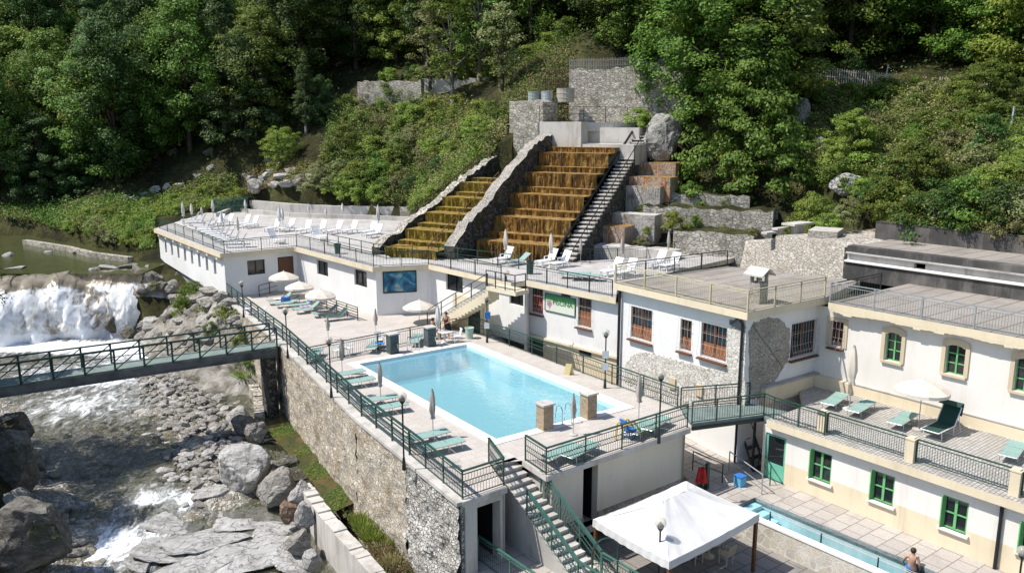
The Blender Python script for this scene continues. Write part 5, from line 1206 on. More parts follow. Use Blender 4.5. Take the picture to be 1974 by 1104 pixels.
# sculpted boulder above the basins
boulder(1276, 316, DP(1276, 316, 74).z, 96, 92, depth=2.0, mat=rockmat('folded_grey_rock', (.15, .14, .125, 1), (.30, .285, .26, 1), (.5, .48, .45, 1)), k=6, label='huge folded grey boulder perched above the orange basins', name='perched_boulder', P=DP(1276, 316, 74), sink=.06, rz=.4)
# dark bituminous walls behind the long house roof
t = thing('bitumen_wall', 'long stepped dark bitumen coated wall behind the long house roof', 'wall', W(1640, 529, ZL))
A, Bq = W(1636, 529, ZL), W(1974, 580, ZL); d = (Bq - A).normalized(); Bq = A + d * 22; A = A - d * .3
wb = Wall(A, Bq); z1 = wb.sz(1974, 551)[1]; z2 = wb.sz(1974, 532)[1]; z3 = wb.sz(1974, 519)[1]
mb = MB(); slabw(mb, wb, 0, wb.L, ZL - .3, z1, -.6, 0); mb.build('lower_wall', DARKC, t)
mb = MB(); slabw(mb, wb, 0, wb.L, z1, z1 + .1, -.6, .12); mb.build('white_ledge', CREAMW, t)
a_, b_ = wb.sz(1757, 518)[0], wb.sz(1779, 522)[0]
mb = MB(); slabw(mb, wb, 0, a_, z1 + .1, z2, -.6, -.25); slabw(mb, wb, b_, wb.L, z1 + .1, z2, -.6, -.25); slabw(mb, wb, a_, b_, z2 - .1, z2, -.6, -.25); mb.build('lime_band', MOTT, t)
mb = MB(); slabw(mb, wb, 0, wb.L, z2, z2 + .08, -.6, .02); mb.build('second_ledge', MOTT, t)
mb = MB(); slabw(mb, wb, 0, wb.L, z2 + .08, z3 + .1, -.8, -.12); mb.build('upper_wall', DARKC, t)
mb = MB(); slabw(mb, wb, 0, wb.L, z3 - .4, z3 + .02, -5.2, -.8); mb.build('flat_top', FELT, t)
q = wb.pt(0, 0, -5.2); wq2 = Wall(q - d * 1, q + d * 24); z4 = wq2.sz(1974, 473)[1]; z4 = max(z4, z3 + 1.0)
t = thing('bitumen_wall', 'tall dark retaining wall with lime runs under the right hillside', 'retaining wall', at(q, z3)); mb = MB(); slabw(mb, wq2, 0, wq2.L, z3 - 1, z4, -.6, 0); mb.build('wall', DARKC, t); mb = MB(); slabw(mb, wq2, 0, wq2.L, z4, z4 + .06, -.6, .02); mb.build('coping', DARKST, t)
# terrace back wall on the sun roof
t = thing('terrace_back_wall', 'curved grey concrete wall behind the white loungers on the sun roof', 'wall', W(480, 408, ZR))
pts = [(482, 408), (560, 413), (640, 415), (720, 416), (800, 419), (835, 424)]; tops = [386, 393, 397, 398, 399, 400]
mb = MB()
for (a, b, ta, tb2) in zip(pts, pts[1:], tops, tops[1:]):
    P, Q = W(*a, ZR), W(*b, ZR); za, zb_ = ZA(ta, P), ZA(tb2, Q); b0 = Vector((.2, .5, 0))
    mb.add([at(P, 3), at(Q, 3), at(Q, zb_), at(P, za), at(P + b0, 3), at(Q + b0, 3), at(Q + b0, zb_), at(P + b0, za)], [(0, 1, 2, 3), (3, 2, 6, 7), (5, 4, 7, 6), (0, 3, 7, 4), (1, 5, 6, 2)])
mb.build('wall', CONC, t)
mb = MB()
pp = [W(x, y, ZR) for x, y in ((420, 418), (452, 405), (482, 411), (560, 418), (640, 421), (720, 423), (800, 427))]
for a, b in zip(pp, pp[1:]): mb.beam(up(a, .22), up(b, .22), .35, .44)
mb.build('kerb_bench', CONC, t)
# concrete banks by the upstream pool
t = thing('bank_wall', 'pale concrete bank wall along the far side of the upstream pool', 'wall', W(60, 470, .4))
mb = MB(); pp = [W(48, 462, .9), W(130, 478, .7), W(180, 492, .6), W(252, 503, .5)]
for a, b in zip(pp, pp[1:]): mb.beam(at(a, -.1), at(b, -.1), .6, 2.0)
mb.build('wall', RUBBLE, t)
t = thing('bank_apron', 'sloping concrete apron between waterfall and white wing', 'bank', W(400, 600, -2))
mb = MB()
for (x, y, z), (x2, y2, z2) in (((428, 592, -1.0), (440, 600, -1.2)), ((440, 600, -1.2), (520, 672, -2.2))):
    P, Q = W(x, y, z), W(x2, y2, z2); dd = (Q - P); nn = Vector((dd.y, -dd.x, 0)).normalized()
    mb.add([P, Q, Q + nn * .7 + Vector((0, 0, -2)), P + nn * .7 + Vector((0, 0, -2)), P - nn * 2.5 + Vector((0, 0, .5)), Q - nn * 2.5 + Vector((0, 0, .5))], [(3, 2, 1, 0), (0, 1, 5, 4)])
mb.build('apron', CONC, t)
# drums and hut up by the fence
for x, y, w_, h_, D, m, lab in ((1090, 197, 34, 24, 80.5, WOODG, 'grey ribbed drum beside the path railing'), (1054, 196, 22, 18, 80.3, GALV, 'pale cylindrical tank left of the ribbed drum'), (1030, 196, 24, 17, 80.8, plain('grey_green_tank', (.3, .35, .33, 1), None, 3, .6), 'greenish grey tank on the stone wall corner')):
    P = DP(x, y, D); r_ = w_ * D / 1611 / 2; h = h_ * D / 1611; t = thing('storage_tank', lab, 'tank', P, 'tanks on the wall above the cascade')
    mb = MB(); mb.lathe(P, [(r_, 0), (r_, h * .3), (r_ * 1.04, h * .32), (r_, h * .34), (r_, h * .64), (r_ * 1.04, h * .66), (r_, h * .68), (r_, h)], 16); mb.build('body', m, t); mb = MB(); mb.lathe(up(P, h), [(r_ * 1.03, 0), (r_ * 1.03, .06), (.05, .1)], 16); mb.build('lid', m, t)
P = DP(1255, 130, 85); t = thing('hillside_hut', 'small low hut with dark roof behind the picket fence', 'hut', P)
mb = MB(); mb.box(P + Vector((0, 1.2, -.5)), 4.2, 2.2, 1.6); mb.build('wall', WOODG, t); mb = MB(); mb.box(P + Vector((0, 1.2, 1.1)), 4.8, 2.8, .16); mb.build('roof', DARKC, t); mb = MB()
mb.box(P + Vector((.9, .02, .1)), 1.6, .08, .7); mb.build('white_barrier', WHITEG, t)
# ------------------------------------------------------------------ railings
def railing(name, label, pts, h, style, mat, sp=1.6, group=None, infill=None, lift=.08, topw=.06, closed=False, cat='railing', barsp=.13, post=.05, drop=0):
    t = thing(name, label, cat, pts[0], group); infill = infill or mat
    rail = MB(); low = MB(); fill = MB(); Z = Vector((0, 0, 1)); posts = []
    for si, (a, b) in enumerate(zip(pts, pts[1:])):
        d = b - a; L = Vector((d.x, d.y, 0)).length; n = max(1, round(L / sp)); hd = Vector((d.x, d.y, 0)).normalized()
        rail.beam(up(a, h), up(b, h), topw, .045)
        for k in range(n + (1 if si == len(pts) - 2 else 0)):
            p = lerp(a, b, k / n); m = MB(); m.box(up(p, -drop), post, post, h + drop, math.atan2(d.y, d.x)); m.build('post', mat, t)
        if style in ('bars', 'rings'):
            low.beam(up(a, lift), up(b, lift), .03, .035); low.beam(up(a, h - .14), up(b, h - .14), .03, .03)
            if style == 'rings': low.beam(up(a, h * .42), up(b, h * .42), .025, .025); low.beam(up(a, h * .62), up(b, h * .62), .025, .025)
            nb = int(L / barsp)
            for k in range(1, nb):
                p = lerp(a, b, k / nb)
                if style == 'rings':
                    fill.beam(up(p, lift), up(p, h * .42), .014, .014); fill.beam(up(p, h * .62), up(p, h - .14), .014, .014)
                    fill.ring(up(p, h * .52), hd, Z, h * .10, .008, 7)
                else: fill.beam(up(p, lift), up(p, h - .14), .014, .014)
        elif style == 'horiz':
            for f in (.18, .40, .62, .82): low.beam(up(a, h * f), up(b, h * f), .035, .05)
        elif style == 'two':
            for f in (.12, .55): low.beam(up(a, h * f), up(b, h * f), .03, .03)
    rail.build('handrail', mat, t)
    if low.v: low.build('lower_rail', mat, t)
    if fill.v: fill.build('balusters', infill, t)
    return t
def ins(p, q, d): i, j = offset(p, q, d); return i, j
cutP = lerp(WALLP[2], WALLP[3], .52)
sh = Vector((.16, .08, .0))
railing('river_railing', 'long dark green railing of horizontal bars on top of the river wall', [A_ + sh, WALLP[1] + sh, WALLP[2] + sh, cutP + sh], 1.08, 'horiz', PGREEN, 1.9, None, None, topw=.12, post=.07)
g1 = G_ + Vector((.0, .22, 0)); h1 = HC_ + Vector((-.12, .15, 0))
railing('deck_railing', 'green railing with ring pattern round the near deck corner above the stone wall', [cutP + sh, g1, h1, S1 + Vector((-.08, 0, 0))], 1.1, 'rings', PGREEN, 1.7, None, PBLACK, topw=.10)
k1 = K_ + Vector((-.02, .14, 0)); m1_ = M_ + Vector((-.1, .12, 0))
railing('deck_railing', 'green railing with ring pattern above the changing room block', [S2 + Vector((.1, 0, 0)), k1, m1_], 1.1, 'rings', PGREEN, 1.9, None, PBLACK, topw=.10)
wkL = [W(1334, 817), W(1472, 799)]; wkF = [W(1312, 787), W(1444, 777)]
tw = thing('walkway_bridge', 'short flat green metal walkway from pool deck to the lounger terrace', 'footbridge', wkL[0])
mb = MB(); pl = [M_ + Vector((-.2, .3, 0)), *[p for p in (wkL[0], wkL[1])], LP(dE - 0.0, sE0 + .0) + ND * 0, LP(dE + 1.6, sE0 + .0), wkF[1], wkF[0]]
mb.prism([wkL[0], wkL[1], LP(dE, sE0), LP(dE + 1.7, sE0), wkF[1], wkF[0]], -.14, .004); mb.build('deck_plate', plain('grey_green_plate', (.20, .25, .235, 1), (.12, .16, .15, 1), 2, .7), tw)
mb = MB(); mb.beam(up(wkL[0], -.22), up(wkL[1], -.22), .12, .16); mb.beam(up(wkF[0], -.22), up(wkF[1], -.22), .12, .16); mb.build('girder', PBLACK, tw)
tE0, tE1 = LP(dE + .35, sE0 + .1), LP(dE + .35, s_of(1580, 0, dE))
railing('walkway_railing', 'dark green railing on the near side of the walkway and terrace corner', [wkL[0] + Vector((0, .05, 0)), wkL[1], LP(dE + .3, sE0 + .15), tE1], 1.05, 'bars', PGREEN, 1.5, None, PBLACK, topw=.08)
railing('walkway_railing', 'dark green railing on the far side of the walkway by the house corner', [wkF[0], wkF[1]], 1.05, 'bars', PGREEN, 1.5, None, PBLACK, topw=.08)
railing('pool_side_railing', 'green railing with ring pattern along the right side of the pool', [N1 + Vector((-.1, .05, 0)), N2 + Vector((-.05, -.1, 0))], 1.08, 'rings', PGREEN, 2.3, None, PBLACK, topw=.09)
railing('pool_fence', 'thin dark railing between the pool and the parasol patio', [W(592, 703), W(905, 637)], 1.0, 'bars', PBLACK, 2.4, None, None, topw=.07)
# terrace front: cream piers with green panels
prev = tE1
piers = []
for i, px in enumerate((1586, 1756, 1958)):
    P = LP(dE + .55, s_of(px, .3, dE + .55)); piers.append(P)
s3 = s_of(1958, .3, dE + .55) + (s_of(1958, .3, dE + .55) - s_of(1756, .3, dE + .55)); piers.append(LP(dE + .55, s3))
an = math.atan2(TD.y, TD.x)
for i, P in enumerate(piers):
    t = thing('terrace_pier', ['cream pier nearest the walkway on the terrace edge', 'middle cream pier on the terrace edge', 'cream pier at the right end of the visible terrace edge', 'cream pier beyond the right picture edge'][i], 'pier', P, 'cream piers along the terrace edge')
    mb = MB(); mb.box(P, .36, .36, .95, an); mb.build('shaft', CREAM, t); mb = MB(); mb.box(up(P, .95), .40, .40, .06, an); mb.box(up(P, 1.01), .26, .26, .05, an); mb.build('cap', CREAM, t)
for i, (a, b) in enumerate(zip(piers, piers[1:])):
    d = (b - a).normalized()
    railing('terrace_railing', ['weathered green barred panel between first and middle terrace pier', 'weathered green barred panel between middle and right terrace pier', 'weathered green barred panel right of the right terrace pier'][i], [up(a + d * .22, .06), up(b - d * .22, .06)], .95, 'bars', PGREEN, 9, 'green panels along the terrace edge', PGREENL, topw=.08, barsp=.10)
# roof edges
e_ = lambda p: p + Vector((0, 0, .01))
rin = [lerp(p, Vector((sum(q.x for q in ROOFPOLY) / len(ROOFPOLY), p.y + 6, ZR)), .02) for p in RP]
railing('roof_railing', 'mesh like green railing along the river edge of the sun roof', [e_(rin[0]), e_(rin[1])], 1.0, 'bars', PGREEN, 2.6, None, PGREENL, barsp=.26)
railing('roof_railing', 'thin black railing along the front edge of the sun roof', [e_(rin[1]), e_(rin[2]), e_(rin[3]), e_(rin[4]), W(966, 541, ZR)], 1.0, 'bars', PBLACK, 2.4, None, None, barsp=.22)
railing('roof_railing', 'dark green railing on the roof edge above the pool sign', [W(1016, 540, ZR), W(1180, 572, ZR)], 1.0, 'bars', PBLACK, 2.0, None, None, barsp=.14)
railing('roof_railing', 'green railing guarding the basin at the foot of the cascades', [W(632, 474, ZR), W(745, 500, ZR), W(846, 500, ZR), W(1000, 519, ZR)], 1.0, 'two', PGREEN, 2.0)
railing('roof_railing', 'black railing behind the loungers at the back of the roof terrace', [W(1084, 508, ZR), W(1190, 505, ZR), W(1300, 491, ZR)], 1.0, 'bars', PBLACK, 2.4, None, None, barsp=.16)
railing('roof_railing', 'dark railing between roof terrace loungers and the felt roof', [TL + Vector((.1, .2, 0)), TBK], 1.0, 'bars', PBLACK, 2.2, None, None, barsp=.14)
railing('roof_railing', 'cream iron railing around the felt roof with the chimney', [TL + tr_ * .05 - tb * .1, TC + tr_ * .04 + tb * .04, TRX + tb * .06], 1.05, 'bars', CREAMIRON, 2.1, None, None, barsp=.12, post=.07, drop=.3)
railing('roof_railing', 'galvanised railing along the roof edge of the long house', [at(LP(dR_ + .04, sR0 + .05), ZL), at(LP(dR_ + .04, sF1), ZL)], 1.05, 'bars', GALV, 2.35, None, None, barsp=.12, post=.06, drop=.3)
railing('roof_railing', 'short dark railing at the joint of the two felt roofs', [at(LP(dR_ + .1, sR0 + .02), ZL), at(LP(dR_ + 5.0, sR0 + .02), ZL)], .95, 'bars', PBLACK, 2.0, None, None, barsp=.16)
RZ = DP(1046, 236, 77.2)
railing('basin_railing', 'rusty railing on top of the concrete basin above the cascade', [DP(1040, 236, 76.9), DP(1250, 238, 78.5)], 1.45, 'two', RUSTI, 1.9)
mb = MB(); t = thing('basin_platform', 'concrete platform behind the rusty railing', 'platform', RZ); mb.prism([DP(1036, 236, 76.2), DP(1255, 239, 78), DP(1262, 239, 82), DP(1040, 236, 81.5)], RZ.z - .8, RZ.z - .01); mb.build('slab', CONC, t)
def pickets(label, px, D, h, mat, gap=.16, w_=.08, name='picket_fence', group=None, jit=.05, z=None):
    P = [DP(x, y, d) for (x, y), d in zip(px, D)]; t = thing(name, label, 'fence', P[0], group); mb = MB(); rl = MB()
    for a, b in zip(P, P[1:]):
        n = max(2, int((b - a).length / gap)); d = (b - a).normalized(); aa = math.atan2(d.y, d.x)
        for k in range(n): p = lerp(a, b, k / n); mb.box(up(p, -.3), w_, .025, h + .3 + random.uniform(-jit, jit), aa + random.uniform(-.1, .1))
        for f in (.3, .8): rl.beam(up(a, h * f), up(b, h * f), .04, .06)
    mb.build('pickets', mat, t); rl.build('rails', mat, t); return t
pickets('weathered picket fence on top of the tall stone wall', [(1098, 134), (1160, 133), (1216, 131)], [82.6, 82.6, 82.6], 1.0, WOODG)
pickets('weathered picket fence right of the hut on the tall wall', [(1288, 130), (1340, 136)], [82.6, 82], 1.0, WOODG)
pickets('grey picket fence among the bushes on the right hillside', [(1560, 152), (1640, 158), (1730, 168)], [81.5, 80.5, 79], 1.1, WOODG, .2, .09)
pickets('grey picket fence at the upper right under the overhanging branches', [(1810, 175), (1900, 186), (1990, 200)], [76, 73.5, 71], 1.2, WOODG, .2, .09)
pickets('grey metal bar fence at the back left of the sun roof', [(412, 408), (480, 403)], [92, 92], 1.5, PGREENL, .14, .05)
pickets('dark picket gate at the foot of the olive cascade wall', [(772, 426), (822, 420)], [86, 83], 1.3, WOODG, .15, .06)
pickets('rusty stake fence climbing beside the olive cascade', [(800, 415), (860, 376), (905, 335), (945, 302)], [72, 74, 76, 78.6], 1.1, RUSTI, .3, .05, 'stake_fence')
pickets('rusty stake fence at the hill path left of the concrete block', [(945, 300), (985, 282), (1030, 262)], [79.5, 79.2, 78.8], 1.2, RUSTI, .3, .05, 'stake_fence')
pickets('tall bar fence behind the storage tanks', [(1052, 168), (1096, 166)], [83, 83], 1.6, RUSTI, .18, .05)
# ------------------------------------------------------------------ stairs at the deck
B = at(S1 + TD * 5.4, LOW); T = at(S1, 0)
st1, d1, s1 = stairs('deck_stairs', 'concrete stairs from the pool deck down to the lower terrace', B, T, 1.15, 17, (CONC, GREYPL), 1, 3.2)
mb = MB(); mb.obox(at(S1, -.2) - TD * .5 - s1 * .05, TD * .58, s1 * 1.3, (0, 0, .203)); mb.build('top_slab', CONC, st1)
lft = lambda u, z: at(S1 + TD * u, z); slope = lambda u: -3.0 * u / 5.4
railing('stair_railing', 'green railing with ring pattern on the left side of the deck stairs', [lft(2.35, slope(2.35)), lft(5.3, slope(5.3)), lft(9, LOW)], 1.05, 'rings', PGREENL, 1.4, None, PBLACK, topw=.09)
rg = lambda u, z: at(S1 + TD * u + s1 * 1.15, z)
railing('stair_railing', 'green railing with ring pattern on the right side of the deck stairs', [rg(1.8, slope(1.8)), rg(5.3, slope(5.3))], 1.05, 'rings', PGREENL, 1.4, None, PBLACK, topw=.09)
railing('court_railing', 'green railing with ring pattern above the sunken tent court', [rg(5.35, LOW), rg(11, LOW)], 1.05, 'rings', PGREENL, 1.6, None, PBLACK, topw=.09)
rp = W(922, 1080, LOW)
railing('ramp_railing', 'pale edged green railing in front of the dark deck passage', [rp, rp + TD * 8], 1.05, 'bars', PGREENL, 1.8, None, PBLACK, topw=.09)
t = thing('garden_arch', 'green tubular arch at the bottom edge beside the stairs', 'arch', W(1165, 1130, LOW)); mb = MB(); c = W(1165, 1135, LOW); dd = Vector((.9, .3, 0)).normalized()
pts = [c - dd * .5, up(c - dd * .5, 1.5)] + [up(c, 1.5) - dd * (.5 * math.cos(a)) + Vector((0, 0, .5 * math.sin(a))) for a in np.linspace(.2, PI - .2, 9)] + [up(c + dd * .5, 1.5), c + dd * .5]
mb.path(pts, .035, 6); mb.build('arch_tube', PGREEN, t)
# stairs and landing from the sun roof down to the patio
T = W(962, 552, 3.42); B = W(846, 622, 0.0)
st2, d2, s2 = stairs('roof_stairs', 'white concrete stairs from the sun roof landing down to the patio', B, T, 1.0, 19, (CONC, CREAM), 1, .75)
mb = MB(); pl = [T - s2 * .0, T + d2 * 2.3, T + d2 * 2.3 - s2 * .6 + s2 * 2.0, T + s2 * 1.6]; 
lnd = thing('roof_landing', 'cantilevered concrete landing at the head of the roof stairs', 'landing', T); a_l = T + s2 * -.05; mb.prism([a_l, a_l + d2 * 2.6, a_l + d2 * 2.6 + s2 * 1.15, a_l + s2 * 1.15], 3.34, ZR - .012); mb.build('slab', CREAM, lnd)
if False: pass
railing('stair_railing', 'thin dark railing along the outer side of the roof stairs', [up(B, .1) + (s2 * 1.0 if (B + s2).y < B.y else s2 * .0), T + (s2 * 1.0 if (B + s2).y < B.y else s2 * 0)], .95, 'two', PBLACK, 1.5)
oo_ = s2 * 1.1 if s2.y < 0 else s2 * 0
railing('landing_railing', 'dark railing around the roof landing with a white lamp globe', [at(T + oo_, ZR), at(T + d2 * 2.55 + oo_, ZR), at(T + d2 * 2.55 + s2 * .2, ZR)], 1.0, 'two', PBLACK, 1.0)
# patio ramp rail beside the bath wing
railing('patio_railing', 'grey railing of horizontal bars beside the ramp on the patio', [W(612, 590), W(690, 618)], .95, 'horiz', PBLACK, 1.6)
railing('patio_railing', 'small dark railing at the door under the leftmost parasol', [W(500, 572), W(540, 560)], .9, 'two', PBLACK, 1.2)
# side path along the bath wing, steps first
dn = (N1 - N2).normalized(); on = Vector((-dn.y, dn.x, 0)); on = on if on.x > 0 else -on
mb = MB(); q0 = N2 + dn * .3 + on * .12
t = thing('path_steps', 'short flight of stone steps going down beside the far pool corner', 'steps', q0)
for k in range(8): mb = MB(); mb.obox(at(q0 + dn * (.42 * k), -.18 * (k + 1) - .3), dn * .46, on * 1.7, (0, 0, .3)); mb.build('step', CONC, t)
q1 = q0 + dn * 3.3; q2 = N1 + on * .12
mb = MB(); mb.add([at(q1, -1.46), at(q2, LOW + .02), at(q2 + on * 3, LOW + .02), at(q1 + on * 3, -1.46)], [(0, 1, 2, 3)]); o = mb.build('side_path', LOWP); tag(o, kind='structure')
railing('path_handrail', 'dark curved handrail beside the steps at the far pool corner', [at(q0 + on * 1.6, -.1), at(q0 + on * 1.6 + dn * 3.3, -1.4)], .9, 'two', PBLACK, 1.6)
mb = MB(); mb.prism([W(905, 640), W(905, 590), W(960, 600), W(958, 634)], -.2, -.004); tag(mb.build('patio_corner', PATIO), kind='structure')
w4 = walls[6]; r_ = w4.rect(906, 927, 584, 632)
t = thing('storage_door', 'dark green metal door under the roof landing', 'door', W(917, 632)); mb = MB(); wq_ = Wall(W(900, 636), W(940, 645)); rr_ = wq_.rect(905, 928, 584, 634); mb = MB(); slabw(mb, wq_, rr_[0], rr_[1], 0, 1.95, .02, .08); mb.build('leaf', PGREEN, t); mb = MB(); slabw(mb, wq_, rr_[0] - .12, rr_[0], 0, 2.05, -.1, .12); slabw(mb, wq_, rr_[1], rr_[1] + .12, 0, 2.05, -.1, .12); slabw(mb, wq_, rr_[0], rr_[1], 1.95, 2.05, -.1, .12); mb.build('frame', CREAM, t)
mb = MB(); slabw(mb, wq_, rr_[0] - 1.6, rr_[1] + .2, -.3, 2.25, -.5, -.05); mb.build('back_wall', CREAM, t)
# steel stairs beside the annex, narrow pool rails
t = thing('narrow_pool_rail', 'thin white pipe rail along the middle of the narrow pool', 'railing', at(pa, LOW)); c0 = pa + pn * 1.05
mb = MB(); mb.tube(up(c0 + pdir * 1.5, .12), up(c0 + pdir * 20, .12), .02, 5); mb.tube(up(c0 + pdir * 1.5, .2), up(c0 + pdir * 20, .2), .012, 4); mb.build('pipe', WHITEG, t)
for k in range(8): mb = MB(); p = c0 + pdir * (1.5 + 2.4 * k); mb.tube(up(p, -1.0), up(p, .2), .03, 6); mb.build('post', PIPE, t)
def slope_rail(lab, a, b, h, mat, n=2):
    t = thing('handrail', lab, 'handrail', a); mb = MB(); mb.path([a, up(a, h), up(b, h), b], .028, 6); mb.tube(up(a, h * .5), up(b, h * .5), .018, 5); mb.build('tube', mat, t)
slope_rail('steel handrail descending beside the narrow pool head', W(1405, 905, LOW + .0), W(1468, 952, LOW), .95, GALV)
slope_rail('green handrail beside the turquoise annex door', W(1462, 900, LOW), W(1484, 935, LOW), 1.0, PGREEN)
slope_rail('dark handrail on the steps behind the changing room block', W(1335, 905, LOW), W(1392, 930, LOW), .95, PBLACK)
mb = MB(); t = thing('walkway_stair', 'dark metal stair hanging from the walkway beside the annex door', 'staircase', W(1440, 880, LOW))
a, b = W(1412, 845, LOW) , W(1462, 905, LOW); a = at(a, -.2)
for k in range(9): p = lerp(at(a, -.25), at(b, LOW + .1), k / 8); m_ = MB(); m_.box(p, .8, .26, .04, an + PI / 2); m_.build('tread', PBLACK, t)
for o_ in (-.42, .42): m_ = MB(); m_.beam(at(a, -.3) + ND * o_, at(b, LOW + .05) + ND * o_, .05, .16); m_.build('stringer', PBLACK, t)
m_ = MB(); m_.path([at(a, -.2), at(a, .7), at(b, LOW + 1), at(b, LOW)], .025, 5); m_.build('handrail', PBLACK, t)
m_ = MB(); m_.tube(W(1450, 905, LOW), at(W(1450, 905, LOW), -.2), .07, 8); m_.build('support_post', PIPE, t)
# ------------------------------------------------------------------ footbridge over the river
b0, b1 = W(534, 667, -.12), W(0, 744, -.12); bd = (b1 - b0).normalized(); b1 = b0 + bd * 24; bs = Vector((-bd.y, bd.x, 0)); bs = bs if bs.y > 0 else -bs
t = thing('footbridge', 'green truss footbridge crossing the river to the pool deck', 'footbridge', b0)
BW = 1.45
mb = MB(); mb.obox(at(b0, -.2) - bd * 1.0, bd * 25, bs * BW, (0, 0, .08)); mb.build('deck', plain('grey_green_bridge_deck', (.23, .28, .255, 1), (.15, .185, .17, 1), 2, .8), t)
for i, o_ in enumerate((-.06, BW - .04)):
    mb = MB(); mb.obox(at(b0, -.72) + bs * o_, bd * 24.5, bs * .1, (0, 0, .5)); mb.obox(at(b0, -.74) + bs * (o_ - .06), bd * 24.5, bs * .22, (0, 0, .06)); mb.build('girder', plain('grey_weathered_girder', (.15, .155, .15, 1), (.06, .06, .058, 1), 1.2, .7) if i == 0 else PBLACK, t)
    mb = MB(); mb.beam(at(b0, 1.05) + bs * (o_ + .05), at(b0, 1.05) + bs * (o_ + .05) + bd * 24.5, .09, .08); mb.beam(at(b0, .62) + bs * (o_ + .05), at(b0, .62) + bs * (o_ + .05) + bd * 24.5, .04, .04); mb.build('top_chord', PGREEN, t)
    N = 16; st_b = 24.5 / N
    for k in range(N + 1):
        p = b0 + bd * (st_b * k) + bs * (o_ + .05); mb = MB(); mb.beam(at(p, -.2), at(p, 1.05), .085, .085); mb.build('post', PGREEN, t)
        if k < N: q = p + bd * st_b; mb = MB(); mb.beam(at(q, -.15), at(p, 1.0), .055, .055); mb.build('diagonal', PGREEN, t)
t = thing('bridge_pier', 'dark square pier carrying the footbridge end against the river wall', 'pier', at(b0, -5)); mb = MB(); mb.obox(at(b0, -6.2) + bd * .15 - bs * .1, bd * .55, bs * 1.6, (0, 0, 5.46)); mb.build('shaft', DARKST, t)
# water outlet pipe in the wall
P = lerp(WALLP[1], WALLP[2], .06); t = thing('outlet_pipe', 'rusty outlet pipe on the river wall beside the bridge pier', 'pipe', at(P, -4)); mb = MB(); q = P - Vector((.5, .3, 0)); mb.path([at(P, -3.1) - Vector((.2, .12, 0)), at(q, -3.2), at(q, -4.4)], .08, 7); mb.build('pipe', PIPE, t)
railing('stair_railing', 'rusty double handrail climbing beside the olive cascade on the dividing wall', [W(826, 497, ZR), DP(962, 352, 73.5)], .95, 'two', RUSTI, 1.8)
# ------------------------------------------------------------------ furniture prototypes (local +x = head end)
def lounger(sling, frame, back, name='sun_lounger', canopy=False):
    t = thing(name, 'sun lounger', 'sun lounger'); H = .33; ca, sa = math.cos(back), math.sin(back); hx = .22
    hp = V(hx, 0, H); ht = V(hx + .72 * ca, 0, H + .72 * sa)
    mb = MB()
    for s in (-.31, .31):
        o = V(0, s, 0); mb.tube(V(-.98, s, H), V(hx, s, H), .02, 6); mb.tube(hp + o, ht + o, .02, 6)
        if back > .12: mb.tube(V(hx + .45 * ca, s, H + .45 * sa), V(hx + .5, s, .02), .014, 5)
    mb.tube(V(-.98, -.31, H), V(-.98, .31, H), .02, 6); mb.tube(ht + V(0, -.31, 0), ht + V(0, .31, 0), .02, 6); mb.build('frame', frame, t)
    for x in (-.75, .15, .75) if back < .12 else (-.75, .15):
        mb = MB(); mb.path([V(x, -.31, H), V(x + .06, -.31, 0), V(x + .06, .31, 0), V(x, .31, H)], .016, 5); mb.build('leg', frame, t)
    mb = MB(); mb.obox(V(-.97, -.295, H + .005), V(.62, 0, -.02), V(0, .59, 0), V(0, 0, .012)); mb.obox(V(-.34, -.295, H - .015), V(.55, 0, .02), V(0, .59, 0), V(0, 0, .012)); mb.build('seat', sling, t)
    mb = MB(); mb.obox(hp + V(.02 * ca, -.295, .008), (ht - hp) * .96, V(0, .59, 0), V(-sa * .012, 0, ca * .012)); mb.build('backrest', sling, t)
    if canopy: mb = MB(); u = (ht - hp).normalized(); q = ht + V(-.0, 0, .0); mb.obox(q + V(-.30, -.36, .08), V(.36, 0, .06), V(0, .72, 0), V(-.02, 0, .02)); mb.obox(q + V(.06, -.36, .12), V(-.10, 0, -.42), V(0, .72, 0), V(.015, 0, 0)); mb.build('sun_canopy', sling, t)
    return t
def plastic_lounger(back):
    t = thing('sun_lounger', 'white lounger', 'sun lounger'); H = .36; ca, sa = math.cos(back), math.sin(back); hx = .25
    mb = MB()
    for s in (-.31, .27): mb.obox(V(-1.0, s, H - .05), V(hx + 1.0, 0, 0), V(0, .05, 0), V(0, 0, .06))
    for k in range(9): mb.obox(V(-.98 + .135 * k, -.27, H - .015), V(.1, 0, 0), V(0, .55, 0), V(0, 0, .022))
    mb.build('seat', PLASTIC, t); mb = MB()
    for s in (-.31, .27): mb.obox(V(hx, s, H - .03), V(.80 * ca, 0, .80 * sa), V(0, .05, 0), V(-.05 * sa, 0, .05 * ca))
    for k in range(6): a = .02 + .13 * k; mb.obox(V(hx + a * ca, -.27, H + a * sa), V(.105 * ca, 0, .105 * sa), V(0, .55, 0), V(-.02 * sa, 0, .02 * ca))
    mb.build('backrest', PLASTIC, t)
    for x in (-.85, .35):
        for s in (-.31, .26): mb = MB(); mb.obox(V(x, s, 0), V(.09, 0, 0), V(0, .05, 0), V(.03, 0, H - .052)); mb.build('leg', PLASTIC, t)
    for s in (-.36, .31): mb = MB(); mb.obox(V(-.05, s, H + .16), V(.45, 0, .0), V(0, .05, 0), V(0, 0, .035)); mb.obox(V(-.05, s, H), V(.05, 0, 0), V(0, .05, 0), V(0, 0, .158)); mb.build('armrest', PLASTIC, t)
    return t
